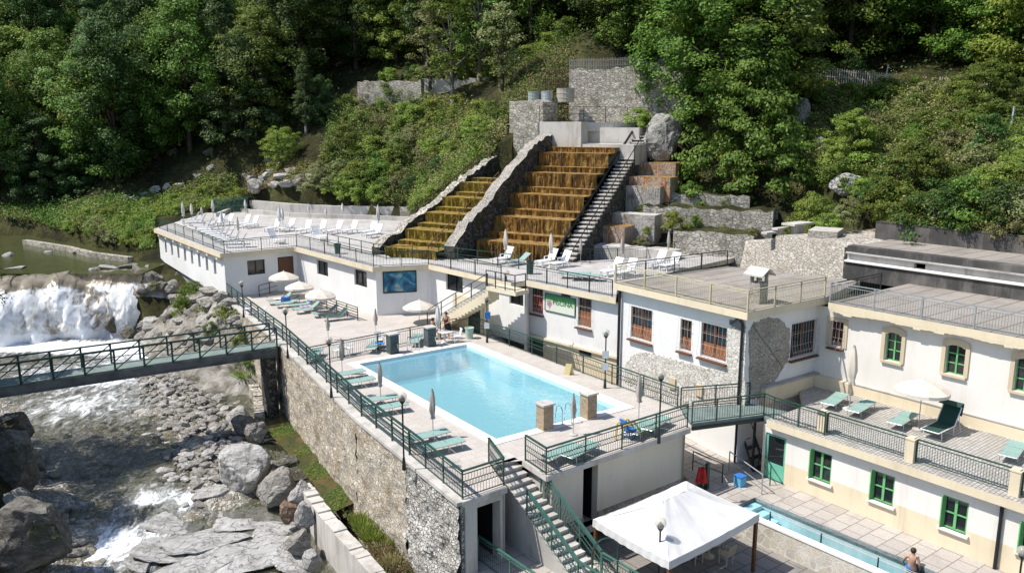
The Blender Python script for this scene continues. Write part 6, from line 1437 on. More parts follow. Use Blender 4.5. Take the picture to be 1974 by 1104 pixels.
def parasol_open(r, h, mat, name='open_parasol', polem=GALV):
    t = thing(name, 'open parasol', 'parasol'); mb = MB(); mb.tube(V(0, 0, .06), V(0, 0, h), .022, 7); mb.build('pole', polem, t)
    mb = MB(); mb.lathe(V(0, 0, 0), [(.26, 0), (.26, .05), (.05, .08), (.04, .2)], 14); mb.build('base', CONC, t)
    N = 8; sub = 4; rings = [(.02, h + .02), (r * .35, h - r * .10), (r * .7, h - r * .235), (r, h - r * .40)]; vs = []; M = N * sub
    for rr, z in rings:
        for i in range(M):
            a = 2 * PI * i / M; f = (i % sub) / sub; sag = 1 - .045 * math.sin(PI * f) if rr > .1 else 1
            vs.append(V(rr * math.cos(a) * sag, rr * math.sin(a) * sag, z - (.03 * math.sin(PI * f) * rr / r if rr > .1 else 0)))
    for i in range(M): v = vs[3 * M + i]; vs.append(V(v.x * 1.005, v.y * 1.005, v.z - .14 + .03 * math.sin(PI * (i % 2))))
    fs = [(k * M + i, (k + 1) * M + i, (k + 1) * M + (i + 1) % M, k * M + (i + 1) % M) for k in range(4) for i in range(M)]
    mb = MB(); mb.add(vs, fs); mb.build('canopy', mat, t)
    mb = MB(); mb.lathe(V(0, 0, h), [(.04, 0), (.04, .06), (.01, .1)], 8); mb.build('finial', PLASTIC, t)
    for k in range(N): mb = MB(); a = 2 * PI * k / N; mb.tube(V(0, 0, h - .02), V(r * .98 * math.cos(a), r * .98 * math.sin(a), h - r * .405), .009, 4); mb.build('rib', GALV, t)
    return t
def parasol_closed(mat, seed=0, fat=1.0):
    """unit height 1"""
    t = thing('closed_parasol', 'closed parasol', 'parasol'); rr = random.Random(seed); mb = MB(); mb.tube(V(0, 0, 0), V(0, 0, .97), .012, 6); mb.build('pole', GALV, t)
    mb = MB(); mb.lathe(V(0, 0, 0), [(.12, 0), (.12, .025), (.03, .04)], 12); mb.build('base', CONC, t)
    vs = []; prof = [(.012, 1.0), (.03, .93), (.052, .82), (.066, .70), (.075, .60), (.060, .52), (.045, .47), (.062, .42), (.05, .405)]; M = 16
    for r_, z in prof:
        for i in range(M): a = 2 * PI * i / M; f = 1 + .25 * math.sin(a * 4 + z * 5) + .12 * rr.uniform(-1, 1); vs.append(V(r_ * f * fat * math.cos(a), r_ * f * fat * math.sin(a), z))
    fs = [(k * M + i, (k + 1) * M + i, (k + 1) * M + (i + 1) % M, k * M + (i + 1) % M) for k in range(len(prof) - 1) for i in range(M)]
    fs.append(tuple((len(prof) - 1) * M + i for i in range(M))); fs.append(tuple(range(M))[::-1])
    mb = MB(); mb.add(vs, fs); mb.build('folded_canopy', mat, t, True); return t
def spread(label, protos, items, group, ang, z, jit=.06):
    out = []
    for i, it in enumerate(items):
        px, py = it[:2]; a = it[2] if len(it) > 2 else ang
        out.append(protos[i % len(protos)].put(W(px, py, z + .33) - Vector((0, 0, .33)), a + random.uniform(-jit, jit), None, group, 1.1 if z > 1 else 1.04))
    label_row(out, label); return out
AE2 = math.atan2(e2.y, e2.x)
FLAT = Proto(lounger(SLING, GALV, .05)); RAIS = Proto(lounger(SLING, GALV, .62)); DARKL = Proto(lounger(SLINGD, GALV, .72))
spread('pale green sun lounger lying flat between river railing and pool, %s', [FLAT], [(668.7, 719), (687, 733.5), (728.8, 768), (746, 783.5), (823.5, 838), (851, 856)], 'flat green loungers beside the pool', AE2 - .12, 0)
spread('pale green lounger with raised back on the parasol patio, %s', [RAIS], [(541, 577), (556, 583), (585, 586), (594, 594), (629, 601)], 'green loungers under the patio parasols', AE2 - .1, 0)
DARKL.put(W(648, 608, .33) - Vector((0, 0, .33)), AE2 - .1, 'dark green sun lounger nearest the camera on the parasol patio')
spread('pale green sun lounger behind the pool fence, %s', [FLAT], [(606, 681), (722, 664), (802, 652)], 'green loungers behind the pool fence', AE2 + .9, 0)
spread('pale green lounger behind the ring railing over the changing rooms, %s', [FLAT], [(1083, 868), (1120, 866), (1236, 822), (1264, 815)], 'green loungers at the near right deck edge', AE2 + .3, 0)
spread('pale green sun lounger lying flat on the annex terrace, %s', [FLAT], [(1610, 769), (1660, 783), (1741, 806), (1953, 866)], 'flat green loungers on the annex terrace', math.atan2(-ND.y, -ND.x) + .15, 0)
cl = lounger(SLINGD, PLASTIC, .95, canopy=True); cl['label'] = 'dark green lounger with raised back and sun canopy on the annex terrace'; cl.location = W(1817, 822, .33) - Vector((0, 0, .33)); cl.rotation_euler = (0, 0, AE2 + .05); cl.scale = (1.25,) * 3
WL_ = Proto(plastic_lounger(1.05))
spread('white plastic lounger in the front left rows of the sun roof, %s', [WL_], [(459, 469), (447, 463.5), (436, 459), (428, 455), (420, 451), (412, 447), (403, 443), (396, 436), (384, 428), (371, 424)], 'white loungers on the sun roof', .18, ZR)
spread('white plastic lounger in the back row by the roof wall, %s', [WL_], [(420, 429), (438, 428), (470, 431), (486, 432.5), (528, 439), (556, 439), (588, 442), (617, 442), (648, 443), (677, 443), (714, 445), (724, 450)], 'white loungers along the back wall of the sun roof', 1.0, ZR)
spread('white plastic lounger standing alone in the middle of the sun roof, %s', [WL_], [(531, 461, 2.4), (614, 455, 2.3)], 'lone white loungers on the sun roof', 2.4, ZR)
spread('white plastic lounger on the roof terrace below the cascade, %s', [WL_], [(972, 498), (1057, 502), (1083, 506), (1182, 521), (1209, 523), (1267, 506), (1294, 510)], 'white loungers on the terrace below the cascade', .72, ZR)
RAIS.put(W(1000, 502, ZR + .3) - Vector((0, 0, .3)), .6, 'pale green lounger with raised back on the roof terrace below the cascade')
spread('pale green flat lounger on the roof terrace above the pool sign, %s', [FLAT], [(1108, 527), (1130, 531)], 'green loungers above the pool sign', -.15, ZR)
# parasols
Pb = [('open_parasol', 548, 573, 521, 30, FABRIC, 'leftmost open white parasol on the patio by the brown door'), ('open_parasol', 578, 586, 540, 29, FABRIC, 'middle open cream parasol on the patio'), ('open_parasol', 618, 607, 555, 31, FABRIC, 'rightmost open cream parasol on the patio over blue towels'), ('open_parasol', 808, 622, 576, 33, FABRIC, 'open white parasol below the wall painting'), ('open_parasol', 1770, 828, 728, 54, FABRIC, 'large open cream parasol on the annex terrace')]
for nm, px, yb, yt, rp_, m, lab in Pb:
    P = W(px, yb); h = ZA(yt, P); o = parasol_open(rp_ * P.y / 1590, h - .1, m); o.location = P; o.rotation_euler = (random.uniform(-.03, .03), .03, random.uniform(0, .7)); o['label'] = lab; o['group'] = 'open parasols'
CG, CWh, CC = Proto(parasol_closed(FABG, 1)), Proto(parasol_closed(FABW, 2, 1.15)), Proto(parasol_closed(FABRIC, 3, 1.1))
def closed(pr, lst, z, fmt, grp):
    out = []
    for px, yb, yt in lst:
        P = W(px, yb, z); h = ZA(yt, P) - z; out.append(pr.put(P, random.uniform(0, 6), None, grp, (max(1.5, h * .8), max(1.5, h * .8), h)))
    if '%s' in fmt: label_row(out, fmt)
    else: out[0]['label'] = fmt
closed(CG, [(660, 722, 652), (734, 777, 697), (835, 845, 749)], 0, 'closed grey beige parasol between the poolside lounger pairs, %s', 'closed parasols beside the pool')
closed(CG, [(1105, 838, 757)], 0, 'closed parasol at the pool ladder between the brick pillars', 'closed parasols beside the pool')
closed(CG, [(1231, 812, 720)], 0, 'closed parasol at the right pool corner by the ring railing', 'closed parasols beside the pool')
closed(CG, [(633, 656, 608), (725, 648, 594)], 0, 'closed brownish parasol on the open patio behind the pool fence, %s', 'closed parasols on the patio')
closed(CWh, [(845, 659, 588)], 0, 'closed white parasol at the white table by the far pool end', 'closed parasols on the patio')
closed(CC, [(1637, 790, 665)], 0, 'tall closed cream parasol in the corner of the annex terrace', 'closed parasols on the annex')
closed(CWh, [(355, 436, 388), (371, 428, 391), (390, 426, 398), (412, 424, 384), (429, 444, 406), (474, 414, 384), (540, 446, 398), (546, 440, 400), (596, 421, 392), (629, 423, 400), (661, 421, 391), (730, 446, 394)], ZR, 'slim closed parasol on the white sun roof, %s', 'closed parasols on the sun roof')
closed(CC, [(460, 462, 418)], ZR, 'bulky half closed cream parasol among the front left roof loungers', 'closed parasols on the sun roof')
closed(CC, [(975, 508, 441), (1062, 514, 449)], ZR, 'closed cream parasol at the foot of the orange cascade, %s', 'closed parasols below the cascade')
closed(CG, [(1119, 508, 460), (1199, 513, 452), (1288, 500, 444)], ZR, 'closed beige parasol on the terrace right of the cascade, %s', 'closed parasols below the cascade')
# lamp posts
n = NT('frosted_globe'); tr = n.n('ShaderNodeBsdfTransparent'); tr.inputs['Color'].default_value = (.9, .88, .82, 1); mx = n.n('ShaderNodeMixShader'); mx.inputs[0].default_value = .38; n.color((.75, .72, .66, 1)); n.set(.1, 0, .7); n.l(tr.outputs[0], mx.inputs[1]); n.l(n.b.outputs[0], mx.inputs[2]); n.l(mx.outputs[0], n.out.inputs['Surface']); GLOBE = n.mat
def lamp(px, yb, yt, z, lab, gpx, gr=.19, P=None, sign=False):
    P = W(px, yb, z) if P is None else P; h = ZA(yt, P) - z
    t = thing('lamp_post', lab, 'lamp post', P, 'globe lamp posts'); mb = MB(); mb.tube(P, up(P, h - gr * .9), .035, 8); mb.lathe(P, [(.08, 0), (.08, .12), (.05, .5), (.035, .55)], 10); mb.build('pole', PBLACK, t)
    mb = MB(); mb.lathe(up(P, h - gr * 1.05), [(.04, -.1), (.12, .02), (.13, .1), (.03, .26)], 10); mb.build('collar', PIPE, t); mb = MB(); mb.sphere(up(P, h), gr, 20, 12); mb.build('globe', GLOBE, t, True); return t, P, h
lamp(470, 612, 546, 0, 'globe lamp post at the far end of the river railing', 465)
lamp(555, 690, 598, 0, 'globe lamp post at the footbridge end of the deck', 549)
lamp(639, 766, 656, 0, 'globe lamp post on the river railing left of the pool', 632)
lamp(779, 905, 764, 0, 'globe lamp post on the river railing nearest the camera', 774, .2)
lamp(939, 660, 574, 0, 'globe lamp post with blue bag under the roof landing', 941)
lamp(1166, 748, 641, 0, 'globe lamp post with white notice beside the pool side railing', 1167)
lamp(1270, 854, 722, 0, 'globe lamp post on the ring railing over the changing rooms', 1271)
P = DP(1270, 1100, 27.3); t, P, h = lamp(1270, 0, 1007, P.z - .6, 'globe lamp post with a small sign in front of the white tent', 1271, .215, at(P, P.z - .6))
mb = MB(); mb.obox(up(P, h - 1.25) + V(-.28, -.05, 0), V(.56, .12, .07), V(.0, .012, 0), V(0, 0, .2)); mb.build('small_sign', plain('pale_blue_sign', (.4, .52, .55, 1), None, 3, .5), t)
P = DP(1972, 1062, 26.5); lamp(1972, 0, 1062, P.z - 2.6, 'globe lamp post at the right edge before the annex wall', 1970, .2, at(P, P.z - 2.6))
for px, py, nm, m, lab in ((942, 606, 'beach_bag', BLUEP, 'blue bag hanging on the lamp post under the roof landing'),):
    P = W(939, 660); z = ZA(py, P); t = thing(nm, lab, 'bag', at(P, z - .25)); mb = MB(); mb.box(at(P, z - .25) + V(.05, -.08, 0), .34, .16, .42); mb.build('body', BLUEC, t); mb = MB(); mb.path([at(P, z + .17) + V(-.05, -.08, 0), at(P, z + .4) + V(.05, -.06, 0), at(P, z + .17) + V(.15, -.08, 0)], .012, 4); mb.build('strap', BLUEP, t)
NOTE = plain('white_notice_board', (.75, .76, .77, 1), None, 3, .5)
for px, py, P, lab in ((1160, 706, W(1166, 748), 'white notice board on the lamp post by the pool side railing'), (1160, 683, W(1166, 748), 'upper white notice board on the lamp post by the pool side railing'), (938, 627, W(939, 660), 'white notice board on the railing at the far pool corner')):
    z = ZA(py, P); t = thing('notice_board', lab, 'notice', at(P, z - .15)); mb = MB(); mb.obox(at(P, z - .18) + V(-.16, -.07, 0), V(.3, .0, 0), V(0, .015, 0), V(0, 0, .36)); mb.build('board', NOTE, t); mb = MB(); mb.obox(at(P, z - .20) + V(-.18, -.052, 0), V(.34, .0, 0), V(0, .012, 0), V(0, 0, .40)); mb.build('frame', GALV, t)
# tables, chairs
def plastic_chair(mat, name='garden_chair'):
    t = thing(name, 'chair', 'chair'); mb = MB(); mb.obox(V(-.22, -.22, .42), V(.44, 0, 0), V(0, .44, 0), V(0, 0, .035)); mb.build('seat', mat, t)
    mb = MB(); N = 5
    for k in range(N): mb.obox(V(.20 + .01 * k, -.20 + .09 * k, .46), V(.03, 0, 0), V(0, .05, 0), V(.10, 0, .40 + .05 * math.sin(PI * k / 4)))
    mb.obox(V(.30, -.21, .84), V(.03, 0, .0), V(0, .42, 0), V(.02, 0, .06)); mb.build('backrest', mat, t)
    for x in (-.2, .17):
        for y in (-.2, .17): mb = MB(); mb.obox(V(x, y, 0), V(.035, 0, 0), V(0, .035, 0), V(0, 0, .418)); mb.build('leg', mat, t)
    for y in (-.25, .215): mb = MB(); mb.obox(V(-.2, y, .62), V(.45, 0, 0), V(0, .04, 0), V(0, 0, .03)); mb.obox(V(-.2, y, .455), V(.035, 0, 0), V(0, .035, 0), V(0, 0, .163)); mb.build('armrest', mat, t)
    return t
def round_table(r, mat, name='garden_table'):
    t = thing(name, 'table', 'table'); mb = MB(); mb.lathe(V(0, 0, .69), [(r * .97, 0), (r, .01), (r, .03), (.02, .04)], 20); mb.build('top', mat, t)
    mb = MB(); mb.lathe(V(0, 0, 0), [(.24, 0), (.24, .03), (.06, .08), (.045, .4), (.08, .688)], 12); mb.build('pedestal', mat, t); return t
PC = Proto(plastic_chair(PLASTIC)); PT_ = Proto(round_table(.42, PLASTIC))
PT_.put(W(857, 660), 0, 'white round table with closed parasol at the far pool end')
for px, py, rz, lab in ((880, 660, .4, 'white plastic chair right of the white table at the far pool end'), (832, 653, 2.6, 'white plastic chair left of the white table at the far pool end'), (650, 688, .9, 'left white plastic chair behind the fence by the river railing'), (672, 684, 1.3, 'right white plastic chair behind the fence by the river railing')): PC.put(W(px, py), rz, lab, 'white plastic chairs')
PC.put(W(731, 668, 0), 2.0, 'white plastic chair with a blue towel behind the pool fence', 'white plastic chairs')
PC.put(W(478, 606, 0), .3, 'white plastic chair alone at the far river railing', 'white plastic chairs')
PC.put(W(505, 617, 0), .8, 'white plastic chair in front of the leftmost patio loungers', 'white plastic chairs')
IC = Proto(plastic_chair(IVORY, 'cast_chair')); tp = W(1366, 1072, PITZ)
it = round_table(.5, IVORY, 'cast_table'); it.location = tp; it['label'] = 'ivory round cast metal table under the white tent'
for dx, dy, rz, lab in ((-.62, -.42, 3.6, 'ivory cast chair left of the table under the tent'), (.55, -.55, -.9, 'ivory cast chair right front of the table under the tent'), (.5, .6, .9, 'ivory cast chair behind the table under the tent')): IC.put(tp + V(dx, dy, 0), rz, lab, 'ivory cast chairs under the tent')
def pot(px, py, z, r, h, mat, lab, name='flower_pot', plant=None):
    P = W(px, py, z); t = thing(name, lab, 'bin' if 'bin' in name else 'pot', P); mb = MB(); mb.lathe(P, [(r * .75, 0), (r, h * .92), (r * 1.08, h * .93), (r * 1.08, h), (r * .9, h), (r * .85, h * .9)], 14); mb.build('body', mat, t)
    mb = MB(); mb.lathe(up(P, h * .86), [(r * .84, 0), (.02, .03)], 14); mb.build('lid' if 'bin' in name else 'soil', PGREEN if 'bin' in name else SOIL, t)
pot(905, 652, 0, .28, .72, TERRAC, 'pale green plant pot at the far right pool corner')
pot(1022, 528, ZR, .25, .9, PGREEN, 'dark green litter bin on the roof terrace above the pool sign', 'litter_bin')
pot(651, 489, ZR, .27, .8, PGREENL, 'green litter bin by the basin railing on the sun roof', 'litter_bin')
# globe on the landing
P = W(976, 542, ZR); t = thing('globe_lamp', 'white globe lamp standing on the roof landing', 'lamp', P); mb = MB(); mb.lathe(P, [(.1, 0), (.1, .05), (.04, .1), (.04, .35)], 10); mb.build('foot', PIPE, t); mb = MB(); mb.sphere(up(P, .55), .22, 18, 10); mb.build('globe', GLOBE, t, True)
# towels
def towel(P, a, ln, wd, mat, lab, drop=.0, tilt=0):
    t = thing('beach_towel', lab, 'towel', P); mb = MB(); d = V(math.cos(a), math.sin(a), 0); s = V(-d.y, d.x, 0)
    mb.grid(lambda u, v: P + d * ((u - .5) * ln) + s * ((v - .5) * wd) + V(0, 0, .02 + .015 * math.sin(u * 17) + .012 * math.sin(v * 9 + u * 5) + tilt * u), 14, 8); i0 = len(mb.v)
    mb.grid(lambda u, v: P + d * ((u - .5) * ln) + s * ((.5 - v) * wd) + V(0, 0, -.004 + .015 * math.sin(u * 17) + tilt * u), 14, 8); mb.build('cloth', mat, t)
towel(W(603, 580, .62), AE2, .7, .6, BLUEC, 'bright blue towel over the raised lounger under the rightmost patio parasol', 0, .4)
towel(W(592, 590, .36), AE2, 1.0, .6, plain('pale_violet_cloth', (.45, .38, .5, 1), None, 5, .9), 'pale violet towel on a patio lounger below the blue towel')
towel(W(543, 575, .40), AE2, 1.2, .6, PLASTIC, 'white towel on the leftmost patio lounger')
towel(W(733, 661, .5), .5, .5, .5, BLUEC, 'blue towel on the white chair behind the pool fence')
P = W(551, 585, 0); t = thing('beach_bag', 'royal blue beach bag on the patio between the parasols', 'bag', P); mb = MB(); mb.box(P, .7, .42, .5, .3); mb.build('body', BLUEP, t); mb = MB(); mb.path([up(P, .5) + V(-.2, 0, 0), up(P, .72), up(P, .5) + V(.2, 0, 0)], .02, 5); mb.build('handle', BLUEC, t)
# red bathrobe on a green post
P = W(1362, 940, LOW); t = thing('garden_post', 'dark green post with a bracket beside the tent', 'post', P); mb = MB(); mb.box(P, .16, .16, 1.25, .6); mb.build('shaft', PGREEN, t); mb = MB(); mb.tube(up(P, 1.2), up(P, 1.45) + V(-.6, -.1, 0), .025, 5); mb.build('bracket', GALV, t)
q = up(P, 1.05) + V(-.27, -.14, 0); t = thing('red_towel', 'red bathing robe hanging from the green post beside the tent', 'towel', at(q, P.z + .4)); mb = MB()
mb.grid(lambda u, v: q + V((u - .5) * (.30 + .28 * v), -.05 * math.cos(u * 9) - .06 * math.sin(PI * u), -.75 * v), 14, 10); mb.grid(lambda u, v: q + V((.5 - u) * (.30 + .28 * v), .07 - .03 * math.cos(u * 9) + .05 * math.sin(PI * u), -.75 * v), 14, 10); mb.build('cloth', REDT, t, True)
# blue and yellow pool lift behind the ring railing
P = W(1215, 848); t = thing('pool_trolley', 'blue and yellow tubular pool trolley behind the ring railing', 'trolley', P); u_ = V(math.cos(AE2), math.sin(AE2), 0); v_ = V(-u_.y, u_.x, 0)
mb = MB(); mb.path([P - u_ * .5, up(P, .75) - u_ * .42, up(P, .8) + u_ * .2, up(P, .1) + u_ * .75], .04, 6); mb.path([P - u_ * .5 + v_ * .4, up(P, .75) - u_ * .42 + v_ * .4, up(P, .8) + u_ * .2 + v_ * .4, up(P, .1) + u_ * .75 + v_ * .4], .04, 6); mb.build('yellow_frame', YELLOW, t)
mb = MB(); mb.obox(up(P, .35) - u_ * .15, u_ * .5, v_ * .4, V(0, 0, .1)); mb.obox(up(P, .45) - u_ * .18, u_ * .1 - V(0, 0, 0), v_ * .4, V(-.1, 0, .45)); mb.build('seat', BLUEP, t)
for o_ in (-.02, .42): mb = MB(); mb.ring(up(P, .22) + v_ * o_ + u_ * .1, u_, V(0, 0, 1), .2, .035, 12); mb.build('wheel', BLUEP, t)
# yellow folding board by the side wall
a, z_ = walls[6].sz(1090, 712); P = lerp(N2, N1, .5) - on * .1; P = W(1086, 722); t = thing('wet_floor_sign', 'small yellow folding sign by the pool side railing', 'sign', P); mb = MB(); mb.obox(P, V(.32, -.1, 0), V(.0, .02, 0), V(.14, .02, .62)); mb.obox(P + V(.28, .1, 0), V(.32, -.1, 0), V(.0, .02, 0), V(-.13, -.06, .62)); mb.build('panel', plain('pale_yellow_plastic', (.72, .6, .3, 1), None, 3, .5), t)
# manholes on the deck
for px, py, lab in ((715, 759, 'round iron drain cover beside the middle lounger pair'), (872, 886, 'round iron drain cover near the deck corner railing')):
    P = W(px, py, .006); t = thing('drain_cover', lab, 'drain cover', P); mb = MB(); mb.lathe(P, [(.30, -.004), (.30, .006), (.24, .008)], 20); mb.build('rim', GREYPL, t); mb = MB(); mb.lathe(up(P, .003), [(.235, 0), (.235, .003), (.02, .005)], 20); mb.build('cover', RUSTI, t)
# ------------------------------------------------------------------ white tent
EZ = -1.45
tl, tk, tr2, tn = W(1143, 1000, EZ), W(1322, 926, EZ), W(1464, 990, EZ), W(1290, 1082, EZ)
ctr = (tl + tk + tr2 + tn) / 4; pk1, pk2 = W(1279, 965, EZ + .75), W(1345, 945, EZ + .78); pk2 = pk1 + (tk - tl).normalized() * 1.5 * .5 + (tr2 - tn).normalized() * .75; 
TT = thing('party_tent', 'white hipped canvas tent with valance over the sunken court', 'tent', at(ctr, PITZ))
mb = MB()
def tri(a, b, c, d=None, N=14):             # sagging canvas panel a-b at the eave, c/d at the ridge
    d = d or c
    mb.grid(lambda u, v: lerp(lerp(a, b, u), lerp(c, d, u), v) - V(0, 0, .10 * math.sin(PI * u) * (1 - v) * .6 + .10 * math.sin(PI * v)) + V(0, 0, .035 * noise.noise((u * 7, v * 3, a.x)) + .03 * noise.noise((u * 26, v * 2, a.y)) * (1 - v)), 40, 14)
tri(tn, tr2, pk1, pk2); tri(tr2, tk, pk2); tri(tk, tl, pk2, pk1); tri(tl, tn, pk1)
mb.build('canopy', TENT, TT, True); mb = MB()
cs = [tl, tn, tr2, tk]
for a, b in zip(cs, cs[1:] + cs[:1]):
    mb.grid(lambda u, v: lerp(a, b, u) - V(0, 0, .08 * math.sin(PI * u) * .6 + (.30 + .008 * math.sin(u * 37)) * v) + ((lerp(a, b, u) - ctr) * .006 + V(.012, .012, 0) * math.sin(u * 60)) * v, 60, 3)
mb.build('valance', TENT, TT)
for p in cs: mb = MB(); q = p + (ctr - p).normalized() * .12; mb.box(at(q, PITZ), .12, .12, EZ - PITZ - .05, .6); mb.build('post', WOODB, TT)
for a, b in zip(cs, cs[1:] + cs[:1]): mb = MB(); i, j = a + (ctr - a).normalized() * .12, b + (ctr - b).normalized() * .12; mb.beam(up(i, -.14), up(j, -.14), .06, .08); mb.build('eave_beam', WOODB, TT)
# ------------------------------------------------------------------ people
def person(P, rz, joints, lab, hair=True, clothes=()):
    """joints: name -> (x, y, z, r); built with a skin surface, +x = facing"""
    t = thing('person', lab, 'person', P); t.rotation_euler = (0, 0, rz)
    base = {'pel': (0, 0, .95, .135), 'bel': (.0, 0, 1.08, .13), 'che': (-.02, 0, 1.28, .15), 'sho': (-.02, 0, 1.43, .085), 'nek': (0, 0, 1.51, .055), 'hed': (.02, 0, 1.61, .088), 'cro': (.01, 0, 1.70, .088), 'nos': (.115, 0, 1.62, .018)}
    for s, k in ((1, 'l'), (-1, 'r')):
        base.update({'sh' + k: (-.02, .17 * s, 1.42, .065), 'el' + k: (-.04, .26 * s, 1.14, .044), 'wr' + k: (.06, .27 * s, .91, .03), 'pa' + k: (.09, .27 * s, .84, .034), 'hi' + k: (0, .10 * s, .88, .105), 'kn' + k: (.02, .11 * s, .49, .062), 'an' + k: (-.02, .12 * s, .09, .042), 'to' + k: (.15, .13 * s, .04, .036)})
    base.update(joints)
    E = [('pel', 'bel'), ('bel', 'che'), ('che', 'sho'), ('sho', 'nek'), ('nek', 'hed'), ('hed', 'cro'), ('hed', 'nos')]
    for k in 'lr': E += [('sho', 'sh' + k), ('sh' + k, 'el' + k), ('el' + k, 'wr' + k), ('wr' + k, 'pa' + k), ('pel', 'hi' + k), ('hi' + k, 'kn' + k), ('kn' + k, 'an' + k), ('an' + k, 'to' + k)]
    for k in 'lr':
        w_, p_ = Vector(base['wr' + k][:3]), Vector(base['pa' + k][:3]); d = (p_ - w_).normalized(); sd = d.orthogonal().normalized()
        for f in range(4): o = p_ + sd * (.024 * (f - 1.5)); base['f%d%s' % (f, k)] = (*(o + d * .035), .011); base['g%d%s' % (f, k)] = (*(o + d * (.07 + .012 * (f in (1, 2))) + d.cross(sd) * .015), .008); E += [('pa' + k, 'f%d%s' % (f, k)), ('f%d%s' % (f, k), 'g%d%s' % (f, k))]
        th = w_ + d * .04 + sd * .045; base['t' + k] = (*th, .011); base['u' + k] = (*(th + d * .035 + sd * .01), .009); E += [('wr' + k, 't' + k), ('t' + k, 'u' + k)]
    names = list(base); me = bpy.data.meshes.new('body'); me.from_pydata([base[n_][:3] for n_ in names], [(names.index(a), names.index(b)) for a, b in E], [])
    o = link_mesh('body', me, SKIN, t); sm = o.modifiers.new('skin', 'SKIN'); 
    if not me.skin_vertices: me.attributes
    for i, n_ in enumerate(names): sv = me.skin_vertices[0].data[i]; sv.radius = (base[n_][3],) * 2; sv.use_root = (n_ == 'pel')
    o.modifiers.new('sub', 'SUBSURF').levels = 1; o.modifiers['sub'].render_levels = 2; sm.use_smooth_shade = True
    mb = MB(); h = Vector(base['cro'][:3]); mb.sphere(h + V(-.018, 0, -.02), .112, 14, 9, None, .98); mb.build('hair', HAIR, t, True) if False else None
    m2 = bpy.data.meshes.new('hair'); m2.from_pydata(mb.v, [], mb.f); m2.polygons.foreach_set('use_smooth', [True] * len(mb.f)); link_mesh('hair', m2, HAIR, t)
    for nm, a, b, ra, rb, mat in clothes:
        pa_, pb2 = Vector(base[a][:3]), Vector(base[b][:3]); q = MB(); 
        N = 6; pts = [lerp(pa_, pb2, i / N) for i in range(N + 1)]
        for i in range(N): q.tube(pts[i], pts[i + 1], lerp(ra, rb, i / N), 16, lerp(ra, rb, (i + 1) / N), False)
        mm = bpy.data.meshes.new(nm); mm.from_pydata(q.v, [], q.f); mm.polygons.foreach_set('use_smooth', [True] * len(q.f)); oo2 = link_mesh(nm, mm, mat, t); oo2.scale = (1, 1.25, 1) if nm == 'shorts' else (1, 1, 1)
    return t
DKC = plain('dark_swimwear_cloth', (.02, .02, .025, 1), None, 4, .8); PAT = plain('dark_patterned_cloth', (.16, .05, .05, 1), (.04, .02, .03, 1), 14, .85)
bpy_has_skin = True
P = W(862, 652); 
person(P, -1.9, {'ell': (.18, .26, 1.17, .044), 'wrl': (.36, .14, 1.1, .03), 'pal': (.42, .10, 1.09, .034), 'elr': (.18, -.26, 1.17, .044), 'wrr': (.36, -.14, 1.1, .03), 'par': (.42, -.10, 1.09, .034), 'che': (.05, 0, 1.28, .15), 'sho': (.08, 0, 1.43, .085), 'nek': (.11, 0, 1.5, .055), 'hed': (.15, 0, 1.6, .088), 'cro': (.14, 0, 1.69, .088), 'nos': (.245, 0, 1.6, .018), 'shl': (.08, .17, 1.42, .065), 'shr': (.08, -.17, 1.42, .065)}, 'person leaning on the railing beside the white table at the far pool end', clothes=[('top', 'pel', 'che', .175, .19, PAT), ('skirt', 'pel', 'knl', .2, .2, DKC)])
P = W(835, 652); sit = {'hil': (0, .10, .50, .105), 'hir': (0, -.10, .50, .105), 'knl': (.42, .12, .50, .062), 'knr': (.42, -.12, .50, .062), 'anl': (.44, .12, .09, .042), 'anr': (.44, -.12, .09, .042), 'tol': (.60, .13, .04, .036), 'tor': (.60, -.13, .04, .036)}
sit.update({k: (v[0], v[1], v[2] - .42, v[3]) for k, v in {'pel': (0, 0, .95, .135), 'bel': (.0, 0, 1.08, .13), 'che': (-.02, 0, 1.28, .15), 'sho': (-.02, 0, 1.43, .085), 'nek': (0, 0, 1.51, .055), 'hed': (.02, 0, 1.61, .088), 'cro': (.01, 0, 1.70, .088), 'nos': (.115, 0, 1.62, .018), 'shl': (-.02, .17, 1.42, .065), 'shr': (-.02, -.17, 1.42, .065), 'ell': (.08, .24, 1.16, .044), 'elr': (.08, -.24, 1.16, .044), 'wrl': (.30, .20, 1.10, .03), 'wrr': (.30, -.20, 1.10, .03), 'pal': (.36, .18, 1.09, .034), 'par': (.36, -.18, 1.09, .034)}.items()})
person(P, -.4, sit, 'person sitting on a chair behind the fence left of the closed white parasol', clothes=[('swimsuit', 'pel', 'che', .165, .175, DKC)])
P = W(1757, 1098, LOW - .2); pz = LOW - 1.05; P = at(P, pz)
person(P, 1.1, {'ell': (.10, .28, 1.18, .044), 'wrl': (.26, .30, 1.02, .03), 'pal': (.31, .30, .98, .034)}, 'bare backed bather wading in the narrow pool seen from behind', clothes=[('shorts', 'pel', 'hil', .16, .15, BLUEC)])
for o in list(S.objects): pass
P = W(1426, 935, LOW); t = thing('pool_bucket', 'light blue plastic box at the head of the narrow pool', 'box', P); mb = MB(); mb.box(P, .4, .4, .45, .6); mb.build('body', plain('light_blue_plastic', (.12, .42, .68, 1), None, 3, .5), t); mb = MB(); mb.box(up(P, .45), .44, .44, .06, .6); mb.build('lid', BLUEP, t)
